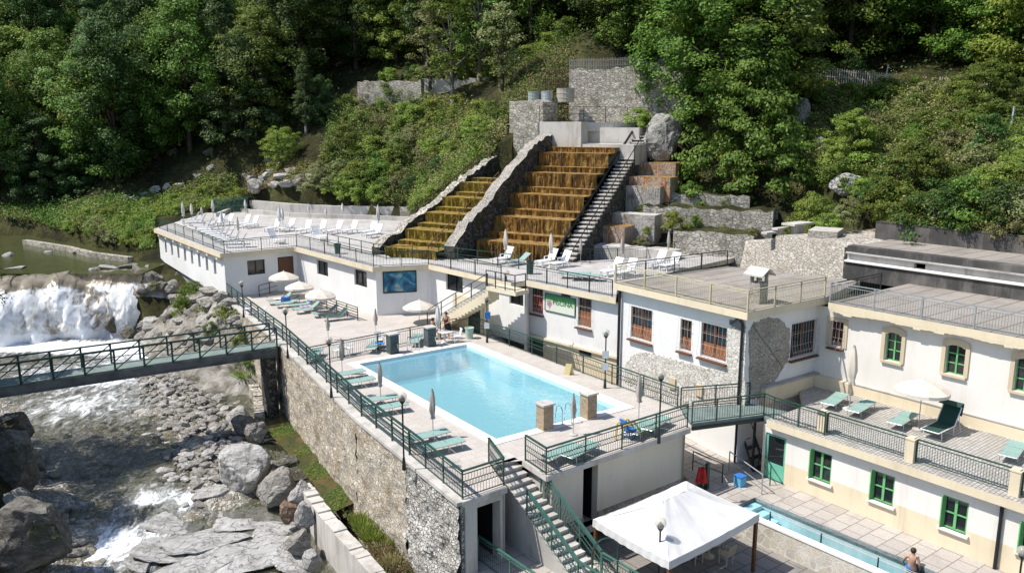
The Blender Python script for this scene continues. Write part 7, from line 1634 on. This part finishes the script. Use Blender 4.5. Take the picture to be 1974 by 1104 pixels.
# ------------------------------------------------------------------ vegetation
def leaves(name, C, Nn, size, mat, parent=None, aspect=.55, seed=1):
    g = np.random.default_rng(seed); n = len(C)
    Nn = Nn / (np.linalg.norm(Nn, axis=1, keepdims=True) + 1e-9); r = g.normal(size=(n, 3)); T = np.cross(Nn, r); T /= (np.linalg.norm(T, axis=1, keepdims=True) + 1e-9); B = np.cross(Nn, T)
    s = (size * g.uniform(.6, 1.35, n))[:, None]; fold = Nn * s * .18
    v = np.stack([C - T * s * .5, C + B * s * aspect * .5 - fold, C + T * s * .5, C - B * s * aspect * .5 - fold], 1).reshape(-1, 3)
    q = np.arange(n * 4).reshape(n, 4); return np_mesh(name, v, q, mat, parent)
def clumps(g, n, env, flat, rc):
    """clump centres inside an envelope: env(z01) -> radius fraction"""
    out = []
    while len(out) < n:
        z = g.uniform(0, 1); r = env(z); 
        if g.uniform() > r + .12: continue
        a = g.uniform(0, 2 * PI); q = g.uniform(0, 1) ** .42; out.append((r * q * math.cos(a), r * q * math.sin(a), z))
    return np.array(out)
def crown_pts(g, cen, per, rc, flat, droop=0):
    k = len(cen); R_ = rc * g.uniform(.65, 1.35, k); C = np.repeat(cen, per, 0); rr = np.repeat(R_, per)[:, None]
    d = g.normal(size=(k * per, 3)); d /= np.linalg.norm(d, axis=1, keepdims=True); rad = g.uniform(0, 1, (k * per, 1)) ** .45
    o = d * rad * rr; o[:, 2] *= flat; o[:, 2] -= droop * (o[:, 0] ** 2 + o[:, 1] ** 2)
    return C + o, d
def make_tree(name, label, H, Rr, zb, nc, per, rc, flat, ls, mat, bark, env, seed, droop=.06, lean=0, limbs=9, up_=.7):
    g = np.random.default_rng(seed); t = thing(name, label, 'tree'); rr = random.Random(seed)
    cen = clumps(g, nc, env, flat, rc); irr = 1 + .25 * np.sin(np.arctan2(cen[:, 1], cen[:, 0]) * 3 + seed + cen[:, 2] * 4)
    P = np.stack([cen[:, 0] * Rr * irr, cen[:, 1] * Rr * irr, zb + cen[:, 2] * (H - zb)], 1); P[:, 0] += lean * P[:, 2] / H
    C, d = crown_pts(g, P, per, rc, flat, droop)
    out = np.stack([C[:, 0], C[:, 1], C[:, 2] * 0], 1) / Rr
    Nn = d * .45 + np.array([0, 0, up_]) + out * .35 + g.normal(size=C.shape) * .35
    leaves('crown', C, Nn, np.full(len(C), ls), mat, t, .6, seed)
    mb = MB(); pts = []; N = 7
    for k in range(N + 1): z = H * .86 * k / N; pts.append(V(lean * z / H + rr.uniform(-.1, .1) * k * .3, rr.uniform(-.1, .1) * k * .3, z - .4))
    r0_ = H * .016 + .03; mb.path(pts, [r0_ * (1.15 - k / N) + .012 for k in range(N + 1)], 7)
    idx = list(range(len(P))); rr.shuffle(idx)
    for i in idx[:limbs]:
        p = V(*P[i]); z0 = max(zb * .5, p.z * .62); b = V(lean * z0 / H, 0, z0); m = lerp(b, p, .5) + V(0, 0, -.15); mb.path([b, m, p], [r0_ * .45, r0_ * .28, .015], 5)
    mb.build('trunk', bark, t, True); return t
EN_R = lambda z: max(.08, math.sqrt(max(0, 1 - ((z - .42) / .60) ** 2)))
EN_T = lambda z: max(.06, (1 - z) ** .6 * min(1, .45 + z * 3))
EN_C = lambda z: max(.08, math.sqrt(max(0, 1 - ((z - .5) / .52) ** 2)))
EN_B = lambda z: max(.06, (1 - z ** 2.2) ** .6)
TREES = [
 Proto(make_tree('broadleaf_tree', 'tree', 13.5, 4.5, .9, 150, 120, 1.0, .6, .27, L_MID, BARK, EN_R, 1, .05)),
 Proto(make_tree('broadleaf_tree', 'tree', 15, 4.2, 1.2, 140, 120, .95, .7, .26, L_DARK, BARK, EN_C, 2, .03)),
 Proto(make_tree('broadleaf_tree', 'tree', 12, 4.8, .7, 150, 118, 1.05, .5, .28, L_LIGHT, BARK, EN_R, 3, .07)),
 Proto(make_tree('slender_tree', 'tree', 16, 2.9, 2.4, 110, 110, .8, .6, .26, L_BLUE, BARKG, EN_T, 4, .03)),
 Proto(make_tree('broadleaf_tree', 'tree', 11, 4.2, .6, 145, 115, .9, .5, .26, L_BLUE, BARK, EN_B, 5, .03)),
]
THIN = [Proto(make_tree('slender_tree', 'tree', 11, 2.4, 2.6, 60, 55, .75, .55, .28, L_MID, BARKG, EN_C, 6, .05, .3, 16)), Proto(make_tree('slender_tree', 'tree', 9.5, 2.0, 2.4, 44, 50, .7, .5, .26, L_OLIVE, BARK, EN_C, 7, .05, -.5, 16))]
BUSHT = [Proto(make_tree('bushy_tree', 'tree', 7.5, 4.6, .0, 200, 130, .85, .36, .22, L_MID, BARK, EN_B, 8, .06)), Proto(make_tree('bushy_tree', 'tree', 6.5, 3.6, .0, 150, 125, .75, .45, .21, L_LIGHT, BARK, EN_B, 9, .04))]
def make_shrub(name, H, Rr, nc, per, rc, flat, ls, mat, seed, env=EN_B, up_=.6):
    t = make_tree(name, 'shrub', H, Rr, -.15, nc, per, rc, flat, ls, mat, BARK, env, seed, .03, 0, 6, up_); t['category'] = 'shrub'; return t
SHR = [Proto(make_shrub('leafy_shrub', 2.3, 1.7, 36, 110, .5, .6, .16, L_MID, 31)), Proto(make_shrub('leafy_shrub', 1.7, 1.6, 30, 110, .5, .6, .16, L_LIGHT, 32)), Proto(make_shrub('leafy_shrub', 2.8, 1.5, 36, 110, .5, .6, .16, L_DARK, 33)), Proto(make_shrub('leafy_shrub', 1.5, 1.5, 28, 105, .45, .6, .15, L_OLIVE, 34))]
def tuft(name, H, Rr, n, mat, seed):
    g = np.random.default_rng(seed); t = thing(name, 'tuft', 'grass tuft'); a = g.uniform(0, 2 * PI, n); r = np.sqrt(g.uniform(0, 1, n)) * Rr
    C0 = np.stack([r * np.cos(a), r * np.sin(a), np.zeros(n) - .05], 1); h = H * g.uniform(.5, 1.1, n); ln = np.stack([np.cos(a) * .5 + g.normal(size=n) * .3, np.sin(a) * .5 + g.normal(size=n) * .3, np.ones(n)], 1) * h[:, None]
    s = np.cross(ln, g.normal(size=(n, 3))); s /= np.linalg.norm(s, axis=1, keepdims=True); s *= (.03 + .02 * H); tip = C0 + ln; mid = C0 + ln * .55
    v = np.stack([C0 - s * .5, mid + s * .6 , tip, mid - s * .6], 1).reshape(-1, 3); np_mesh('blades', v, np.arange(n * 4).reshape(n, 4), mat, t); return t
TUF = [Proto(tuft('grass_tuft', .9, .6, 260, L_LIGHT, 41)), Proto(tuft('grass_tuft', .8, .7, 240, L_DRY, 42))]
rng = random.Random(5)
def plant(pr, P, s=1.0, grp=None, lab=None, sz=None):
    return pr.put(P, rng.uniform(0, 6.28), lab, grp, (s * rng.uniform(.9, 1.1), s * rng.uniform(.9, 1.1), (sz or s) * rng.uniform(.9, 1.1)))
# zones of the photograph kept free of tall trees (roofs, walls, cascade and the open slope)
CLEAR = [[(0, 380), (130, 400), (260, 370), (400, 290), (480, 280), (560, 260), (640, 200), (690, 150), (830, 140), (985, 150), (1000, 120), (1100, 110), (1100, 130), (1320, 126), (1330, 250), (1340, 420), (1974, 480), (1974, 1104), (0, 1104)],
         [(1480, 120), (1974, 150), (1974, 480), (1480, 450)]]
def in2(px, py, pl): return bool(inpoly(np.array(px), np.array(py), pl))
forest = []; gx = 5.9
ys = np.arange(74, 150, gx)
for yy in ys:
    for xx in np.arange(-82, 84, gx):
        x, y = xx + rng.uniform(-2.4, 2.4), yy + rng.uniform(-2.4, 2.4); z = hz1(x, y)
        px, py = PX((x, y, z))
        if px < -110 or px > 2090 or py < -80 or z < 1.5: continue
        if any(in2(px, py, c) for c in CLEAR): continue
        if y < 98 and x < 10: continue
        forest.append((x, y, z, px, py))
fobs = []
for x, y, z, px, py in forest:
    tall = rng.random()
    if px < 330: k = rng.choices([0, 1, 2, 3, 4], [4, 6, 3, .3, 2])[0]
    elif px < 700: k = rng.choices([0, 1, 2, 3, 4], [4, 6, 2, .6, 2])[0]
    elif px < 1300: k = rng.choices([0, 1, 2, 3, 4], [3, 4, 2, 1.5, 1])[0]
    else: k = rng.choices([0, 1, 2, 3, 4], [5, 2, 4, .5, 2])[0]
    s = rng.uniform(.9, 1.42)
    fobs.append(plant(TREES[k], V(x, y, z), s, 'trees of the wooded hillside'))
# hand placed trees
hand = []
def hp(pr, px, py, D, s, lab, sz=None): P = DP(px, py, D); P.z = min(P.z, max(hz1(P.x, P.y), P.z - 3)); o = plant(pr, P, s, None, lab, sz); hand.append(o); return o
hp(BUSHT[0], 1440, 410, 71.5, 1.2, 'big dark spreading tree behind the stone terrace walls right of the boulder', 1.75)
hp(BUSHT[1], 1412, 300, 76, .95, 'bright green bushy tree right of the tall stone wall', 1.5)
hp(TREES[0], 1425, 262, 79, .72, 'tall mid green tree at the right end of the picket fence')
hp(TREES[2], 1430, 200, 84, .8, 'pale green tree rising behind the right end of the tall stone wall')
hp(BUSHT[1], 1565, 424, 60, .55, 'small light green tree beside the flat stone block', .75)
hp(BUSHT[0], 1755, 436, 55.5, .72, 'dark bushy tree above the bitumen wall')
hp(BUSHT[1], 1640, 330, 66, .7, 'green bushy tree halfway up the right hillside')
hp(BUSHT[0], 1900, 250, 66, .7, 'broad green bushy tree high on the right hillside')
hp(BUSHT[1], 1480, 330, 72, .8, 'bushy tree in the hollow right of the big dark tree')
hp(BUSHT[1], 1930, 425, 51, .6, 'light bushy tree at the right edge above the bitumen wall')
hp(THIN[0], 872, 172, 96, 1.15, 'thin pale barked tree left of the forked tree above the slope')
hp(THIN[1], 968, 190, 90, 1.05, 'forked dark tree above the stone wall corner')
hp(THIN[0], 925, 160, 99, 1.2, 'thin tree between the thin pale one and the forked one')
hp(THIN[1], 830, 165, 100, 1.2, 'thin leaning tree above the left dry stone wall')
hp(THIN[0], 1035, 110, 105, 1.35, 'tall bare trunk tree behind the short stone wall stub')
hp(TREES[2], 1275, 112, 92, .85, 'bright yellow green tree overhanging the hut')
hp(TREES[3], 590, 250, 101, .62, 'slender blue green tree at the left of the open slope')
hp(TREES[4], 620, 245, 103, .55, 'round blue green tree beside the slender one at the slope edge')
hp(TREES[2], 545, 305, 97, .42, 'small light green tree above the rock pile')
hp(TREES[4], 170, 400, 104, .75, 'round pale green tree standing out at the lower left wood edge')
hp(TREES[4], 60, 415, 106, .8, 'dark low tree at the far left wood edge')
hp(TREES[0], 300, 350, 108, .7, 'mid green tree at the wood edge above the rock pile')
# trees on the left bank outside the frame whose shade falls on the river
for i, (x, y, s, k) in enumerate(((-31.8, 43.2, .82, 0), (-29.6, 36.6, .78, 4), (-58.5, 67.5, .8, 1))):
    plant(TREES[k], V(x, y, hz1(x, y)), s, None, ['tall tree on the left river bank by the footbridge', 'dense tree on the left bank nearest the rapids', 'dark tree on the left bank facing the waterfall'][i])
# label the wooded hillside row by row
rows = {}
for o in fobs: rows.setdefault(int((o.location.y - 74) // 8.8), []).append(o)
RN = ['lowest', 'second', 'third', 'fourth', 'fifth', 'sixth', 'seventh', 'eighth', 'top']
for i, k in enumerate(sorted(rows)): label_row(rows[k], 'forest tree in the ' + (RN[i] if i < 8 else 'top') + ' row of the wooded hillside, %s')
KN = {'L': 1}
# shrubs on the open slopes
def slope_shrubs(poly, n, protos, wts, smin, smax, fmt, grp, y0=55, y1=120, mind=1.3):
    xs = [p[0] for p in poly]; ysx = [p[1] for p in poly]; out = []; tries = 0
    while len(out) < n and tries < n * 40:
        tries += 1; px, py = rng.uniform(min(xs), max(xs)), rng.uniform(min(ysx), max(ysx))
        if not in2(px, py, poly): continue
        P = onhill(px, py, y0, y1)
        if inpoly(np.array(P.x), np.array(P.y), ROOFPOLY) or inpoly(np.array(P.x), np.array(P.y), CASCAP): continue
        if any((P - o.location).length < mind for o in out): continue
        out.append(plant(rng.choices(protos, wts)[0], P - V(0, 0, .1), rng.uniform(smin, smax), grp))
    bands = {}
    out.sort(key=lambda o: -PX(o.location)[1]); nb = max(1, len(out) // 14)
    for b in range(nb): label_row(out[b * len(out) // nb:(b + 1) * len(out) // nb], fmt % (RN[b] if b < nb - 1 or nb == 1 else 'top'))
    return out
SL = [(590, 398), (610, 330), (640, 225), (700, 195), (830, 190), (985, 230), (950, 300), (900, 340), (850, 385), (800, 410), (640, 400)]
slope_shrubs(SL, 70, SHR, [4, 6, 1, 4], .6, 1.15, 'leafy shrub on the slope left of the cascade, %s band, %%s', 'shrubs on the slope left of the cascade', 74, 118, 1.1)
RS = [(1460, 250), (1560, 160), (1700, 165), (1974, 190), (1974, 470), (1700, 445), (1600, 435), (1500, 390)]
slope_shrubs(RS, 76, SHR, [4, 6, 1, 5], .6, 1.2, 'leafy shrub on the right hillside, %s band, %%s', 'shrubs on the right hillside', 42, 90, 1.0)
LB = [(120, 470), (110, 440), (180, 395), (280, 395), (400, 345), (455, 340), (465, 388), (400, 405), (300, 420), (296, 480), (240, 480)]
slope_shrubs(LB, 40, SHR, [2, 4, 0, 3], .5, .85, 'leafy shrub on the bank behind the sun roof, %s band, %%s', 'shrubs on the left bank', 78, 112, 1.0)
UL = [(700, 158), (830, 140), (1095, 125), (1095, 165), (980, 150), (830, 150)]
slope_shrubs(UL, 24, SHR, [4, 4, 2, 4], .6, 1.1, 'leafy shrub above the upper stone walls, %s band, %%s', 'shrubs above the upper walls', 95, 125, 1.2)
# ground cover: leaves and dry grass nobody could count
def cover(name, poly, n, ls, mat, y0, y1, h=.5, seed=3, gate=None):
    g = np.random.default_rng(seed); xs = [p[0] for p in poly]; yy = [p[1] for p in poly]
    # sample on the terrain in plan, keep what projects into the photo polygon
    pts = [onhill(px, py, y0, y1) for px, py in poly]; x0, x1 = min(p.x for p in pts) - 2, max(p.x for p in pts) + 2; a0, a1 = min(p.y for p in pts) - 2, max(p.y for p in pts) + 2
    X = g.uniform(x0, x1, n * 3); Y = g.uniform(a0, a1, n * 3); Zt = hgt(X, Y)
    dz = Zt - HC; fw = Y * cp - dz * sp; uu = Y * sp + dz * cp; PXs = CX + F * X / fw; PYs = CY - F * uu / fw
    k = inpoly(PXs, PYs, poly) & ~inpoly(X, Y, ROOFPOLY) & ~inpoly(X, Y, CASCAP)
    den = np.array([noise.noise((a * .35, b * .35, seed)) for a, b in zip(X, Y)]) ; k &= den > (gate if gate is not None else -9)
    X, Y, Zt, den = X[k][:n], Y[k][:n], Zt[k][:n], den[k][:n]; m = len(X)
    C = np.stack([X, Y, Zt + .1 + np.abs(g.normal(size=m)) * h * (.5 + np.clip(den + .3, 0, 1))], 1); Nn = g.normal(size=(m, 3)) * .6 + np.array([0, -.25, .8])
    o = leaves(name, C, Nn, np.full(m, ls), mat, None, .6, seed); return tag(o, kind='stuff')
cover('slope_undergrowth', SL, 26000, .22, L_MID, 74, 118, .55, 3)
cover('slope_undergrowth', SL, 16000, .22, L_LIGHT, 74, 118, .65, 4, .0)
cover('dry_slope_grass', [(690, 200), (830, 185), (990, 230), (960, 300), (850, 290), (700, 260)], 16000, .2, L_DRY, 74, 118, .5, 5, -.15)
cover('dry_slope_grass', SL, 14000, .17, L_DRY, 74, 118, .7, 35, .1)
cover('slope_undergrowth', SL, 14000, .17, L_OLIVE, 74, 118, .8, 36, -.1)
cover('hillside_undergrowth', RS, 30000, .2, L_MID, 42, 95, .5, 6)
cover('hillside_undergrowth', RS, 14000, .2, L_OLIVE, 42, 95, .5, 7, 0)
cover('dry_slope_grass', RS, 20000, .17, L_DRY, 42, 95, .55, 8, .02)
cover('hillside_undergrowth', RS, 16000, .16, L_LIGHT, 42, 95, .7, 37, .05)
cover('bank_undergrowth', LB, 20000, .22, L_LIGHT, 78, 115, .45, 9)
cover('bank_undergrowth', LB, 6000, .2, L_DRY, 78, 115, .3, 10, .1)
cover('bank_undergrowth', UL, 7000, .22, L_OLIVE, 92, 128, .4, 12)
WD = [(0, 0), (1974, 0), (1974, 170), (1500, 120), (1330, 110), (1090, 110), (840, 130), (690, 150), (620, 240), (480, 290), (250, 380), (0, 430)]
cover('bank_undergrowth', [(0, 400), (130, 395), (300, 370), (300, 480), (240, 490), (110, 470), (0, 442)], 16000, .24, L_MID, 80, 125, .5, 21)
cover('bank_undergrowth', [(0, 400), (130, 395), (300, 370), (300, 480), (240, 490), (110, 470), (0, 442)], 7000, .22, L_DRY, 80, 125, .3, 22, .0)
cover('slope_undergrowth', [(960, 60), (1100, 40), (1110, 135), (1095, 240), (985, 240), (960, 190)], 9000, .22, L_MID, 74, 130, .5, 23)
cover('dry_slope_grass', [(960, 60), (1100, 40), (1110, 135), (1095, 240), (985, 240), (960, 190)], 7000, .2, L_DRY, 74, 130, .3, 24)
cover('dry_slope_grass', [(1600, 430), (1640, 420), (1974, 440), (1974, 480), (1700, 465)], 6000, .16, L_DRY, 40, 70, .25, 25)
cover('hillside_undergrowth', [(1600, 430), (1640, 420), (1974, 440), (1974, 480), (1700, 465)], 6000, .16, L_LIGHT, 40, 70, .4, 26)
RKP=[(470, 392), (470, 340), (540, 300), (610, 320), (600, 396)]
cover('dry_slope_grass', RKP, 5000, .16, L_DRY, 74, 118, .25, 45, -.1)
cover('slope_undergrowth', RKP, 5000, .18, L_LIGHT, 74, 118, .35, 46, .1)
cover('forest_understorey', WD, 30000, .3, L_DARK, 70, 160, .8, 11)
# tufts on walls, roofs and the river bank
tl_ = []
for px, py, z, s, k in ((375, 596, -2.2, 1.6, 0), (365, 605, -2.4, 1.2, 0), (395, 600, -2.0, .9, 1), (345, 612, -2.6, .7, 0), (470, 718, -4.4, 1.5, 1), (485, 730, -4.4, 1.3, 0), (455, 610, -1.4, .6, 1), (405, 640, -3.0, .7, 1),
                        (700, 1022, -4.5, .55, 0), (715, 1040, -4.5, .5, 0), (735, 1065, -4.6, .5, 1), (755, 1085, -4.6, .5, 1), (720, 1085, -4.7, .45, 1), (770, 1100, -4.7, .45, 1), (745, 1050, -4.6, .4, 0), (690, 1005, -4.5, .5, 0), (430, 655, -3.4, .6, 0)):
    tl_.append(plant(TUF[k], W(px, py, z), s, 'grass tufts on the river bank'))
label_row(tl_, 'grass tuft between river wall and rocks, %s')
sh_ = []
for px, py, D, s, k in ((1297, 440, 64.6, .8, 1), (1243, 412, 69.0, .55, 1), (1268, 420, 68.6, .45, 1), (1340, 436, 65.0, .4, 0), (1395, 448, 63.0, .4, 3), (1238, 470, 63.6, .45, 3), (1250, 450, 65, .35, 1), (1275, 385, 70.4, .5, 3), (1330, 378, 69.5, .5, 0), (1210, 345, 71.5, .25, 1), (1232, 236, 77, .8, 1), (1248, 248, 76.5, .6, 1), (1148, 500, 63.4, .4, 3), (1168, 502, 63, .35, 1), (1045, 286, 79, .5, 0), (1180, 428, 67.5, .3, 1), (1600, 436, 57, .6, 1), (1625, 428, 57.5, .7, 3), (1590, 418, 59.5, .6, 0), (1640, 400, 60, .6, 3), (1450, 452, 62, .4, 3), (1350, 404, 68, .4, 1), (1400, 402, 67.8, .45, 0), (1300, 402, 68.2, .35, 3)):
    sh_.append(plant(SHR[k], DP(px, py, D), s, 'small green plants on the masonry'))
bs_ = []
for px, py, s, k in ((372, 598, .8, 0), (352, 610, .5, 1), (400, 612, .6, 3), (430, 630, .45, 1), (455, 640, .5, 3), (330, 560, .45, 1), (470, 690, .6, 1), (485, 715, .55, 0), (500, 735, .5, 3), (410, 655, .4, 0), (300, 575, .4, 3)):
    P = onhill(px, py, 48, 80); P.z = max(P.z, float(bankfn(np.array([P.x]), np.array([P.y]))[0])) - .1; bs_.append(plant(SHR[k], P, s, 'bushes on the rocky bank'))
label_row(bs_, 'small bush on the rocky bank below the white wing, %s')
label_row(sh_, 'small leafy plant growing on the cascade masonry, %s')
g_ = np.random.default_rng(77); cp0 = [W(x, y, -4.7) for x, y in CH]; X = g_.uniform(min(p.x for p in cp0), max(p.x for p in cp0), 26000); Y = g_.uniform(min(p.y for p in cp0), max(p.y for p in cp0), 26000)
k_ = inpoly(X, Y, cp0) & (np.array([noise.noise((a * .5, b * .35, 4)) for a, b in zip(X, Y)]) > .04); X, Y = X[k_][:9000], Y[k_][:9000]
tag(leaves('channel_moss', np.stack([X, Y, -4.70 + np.abs(g_.normal(size=len(X))) * .05], 1), g_.normal(size=(len(X), 3)) * .4 + np.array([0, 0, 1]), np.full(len(X), .09), L_MID, None, .6, 78), kind='stuff')
P0_ = [W(x, y, -4.7) for x, y in ((690, 1000), (730, 1010), (830, 1104), (790, 1120), (740, 1104), (660, 990))]; X = g_.uniform(min(p.x for p in P0_), max(p.x for p in P0_), 16000); Y = g_.uniform(min(p.y for p in P0_), max(p.y for p in P0_), 16000); k_ = inpoly(X, Y, P0_); X, Y = X[k_][:5000], Y[k_][:5000]
tag(leaves('wall_foot_grass', np.stack([X, Y, -4.75 + np.abs(g_.normal(size=len(X))) * .16], 1), g_.normal(size=(len(X), 3)) * .7 + np.array([0, 0, .6]), np.full(len(X), .12), L_OLIVE, None, .4, 79), kind='stuff')
# rock pile on the slope behind the sun roof
rk = []
for px, py, w_, h_, m in [(492, 374, 34, 32, ROCKM), (550, 372, 30, 22, ROCKL), (572, 372, 26, 20, ROCKM), (515, 350, 34, 26, ROCKL), (482, 352, 30, 22, ROCKM), (560, 335, 34, 26, ROCKM), (600, 350, 30, 24, ROCKL), (525, 385, 26, 18, ROCKM), (545, 345, 34, 24, ROCKL), (520, 335, 22, 20, ROCKM), (560, 360, 26, 18, ROCKL), (530, 365, 20, 14, ROCKL), (505, 352, 18, 14, ROCKM), (575, 350, 24, 18, ROCKM), (515, 318, 24, 18, ROCKM), (538, 322, 18, 14, ROCKL), (590, 362, 22, 16, ROCKM), (470, 345, 16, 12, ROCKM), (275, 378, 24, 16, ROCKL), (298, 372, 26, 18, ROCKL), (258, 390, 22, 14, ROCKM), (320, 365, 20, 14, ROCKL), (345, 360, 26, 14, ROCKL), (290, 390, 18, 12, ROCKM), (380, 342, 26, 14, ROCKL), (240, 385, 20, 12, ROCKM), (405, 330, 20, 14, ROCKM), (330, 300, 30, 22, ROCKD), (400, 300, 24, 20, ROCKD)]:
    P = onhill(px, py, 80, 125); rk.append(boulder(px, py, P.z, w_, h_, mat=m, sink=.3, group='rock pile on the slope', P=P))
label_row(rk, 'boulder of the rock pile on the slope behind the sun roof, %s')
rk = []
for px, py, w_, h_, m in [(1545, 250, 46, 80, ROCKM), (1585, 300, 28, 50, ROCKL), (1640, 420, 60, 44, ROCKL), (1900, 290, 70, 40, ROCKM), (1840, 400, 60, 34, ROCKM)]:
    P = onhill(px, py, 45, 95); rk.append(boulder(px, py, P.z, w_, h_, mat=m, sink=.35, group='bare rocks on the right hillside', P=P))
label_row(rk, 'bare grey rock face among the shrubs of the right hillside, %s')
# pale poles on the right hillside
for (a, b, D, lab) in (((1712, 128), (1702, 162), 79, 'leaning pale blue pole by the hillside fence'), ((1955, 208), (1945, 264), 62, 'pale blue pole at the right edge of the hillside')):
    P, Q = DP(*b, D), DP(*a, D); t = thing('painted_pole', lab, 'pole', P); mb = MB(); mb.tube(P - V(0, 0, .8), Q, .07, 8); mb.build('shaft', plain('pale_blue_paint', (.4, .52, .56, 1), None, 3, .6), t); mb = MB(); mb.lathe(Q, [(.085, 0), (.085, .05), (.02, .1)], 8); mb.build('cap', GALV, t)
# ------------------------------------------------------------------ camera, light, render
cam = bpy.data.cameras.new('camera'); co = bpy.data.objects.new('camera', cam); COL.objects.link(co)
co.location = (0, 0, HC); co.rotation_euler = (PI / 2 - PT, 0, 0)
cam.sensor_width = 36; cam.lens = 36 * F / 1974; cam.clip_end = 3000; cam.clip_start = .1
S.camera = co
EL = R(56); SD = Vector((-.985, -.15, 0)).normalized()
w = bpy.data.worlds.new('World'); S.world = w; w.use_nodes = True
sk = w.node_tree.nodes.new('ShaderNodeTexSky'); sk.sky_type = 'NISHITA'; sk.sun_disc = False
sk.sun_elevation = EL; sk.sun_rotation = math.atan2(SD.x, SD.y); sk.air_density = 1.0; sk.dust_density = .6
w.node_tree.links.new(sk.outputs[0], w.node_tree.nodes['Background'].inputs['Color']); w.node_tree.nodes['Background'].inputs['Strength'].default_value = .13
sl = bpy.data.lights.new('sun', 'SUN'); so_ = bpy.data.objects.new('sun', sl); COL.objects.link(so_)
sl.energy = 4.6; sl.angle = R(.53); sl.color = (1, .955, .88)
so_.rotation_euler = Vector((-SD.x * math.cos(EL), -SD.y * math.cos(EL), -math.sin(EL))).to_track_quat('-Z', 'Y').to_euler()
so_.location = (-30, 0, 60)
vs_ = S.view_settings; vs_.view_transform = 'Standard'; vs_.look = 'None'; vs_.exposure = 0.36; vs_.gamma = 1
S.cycles.max_bounces = 6; S.cycles.diffuse_bounces = 3; S.cycles.transparent_max_bounces = 12; S.cycles.caustics_reflective = False; S.cycles.caustics_refractive = False
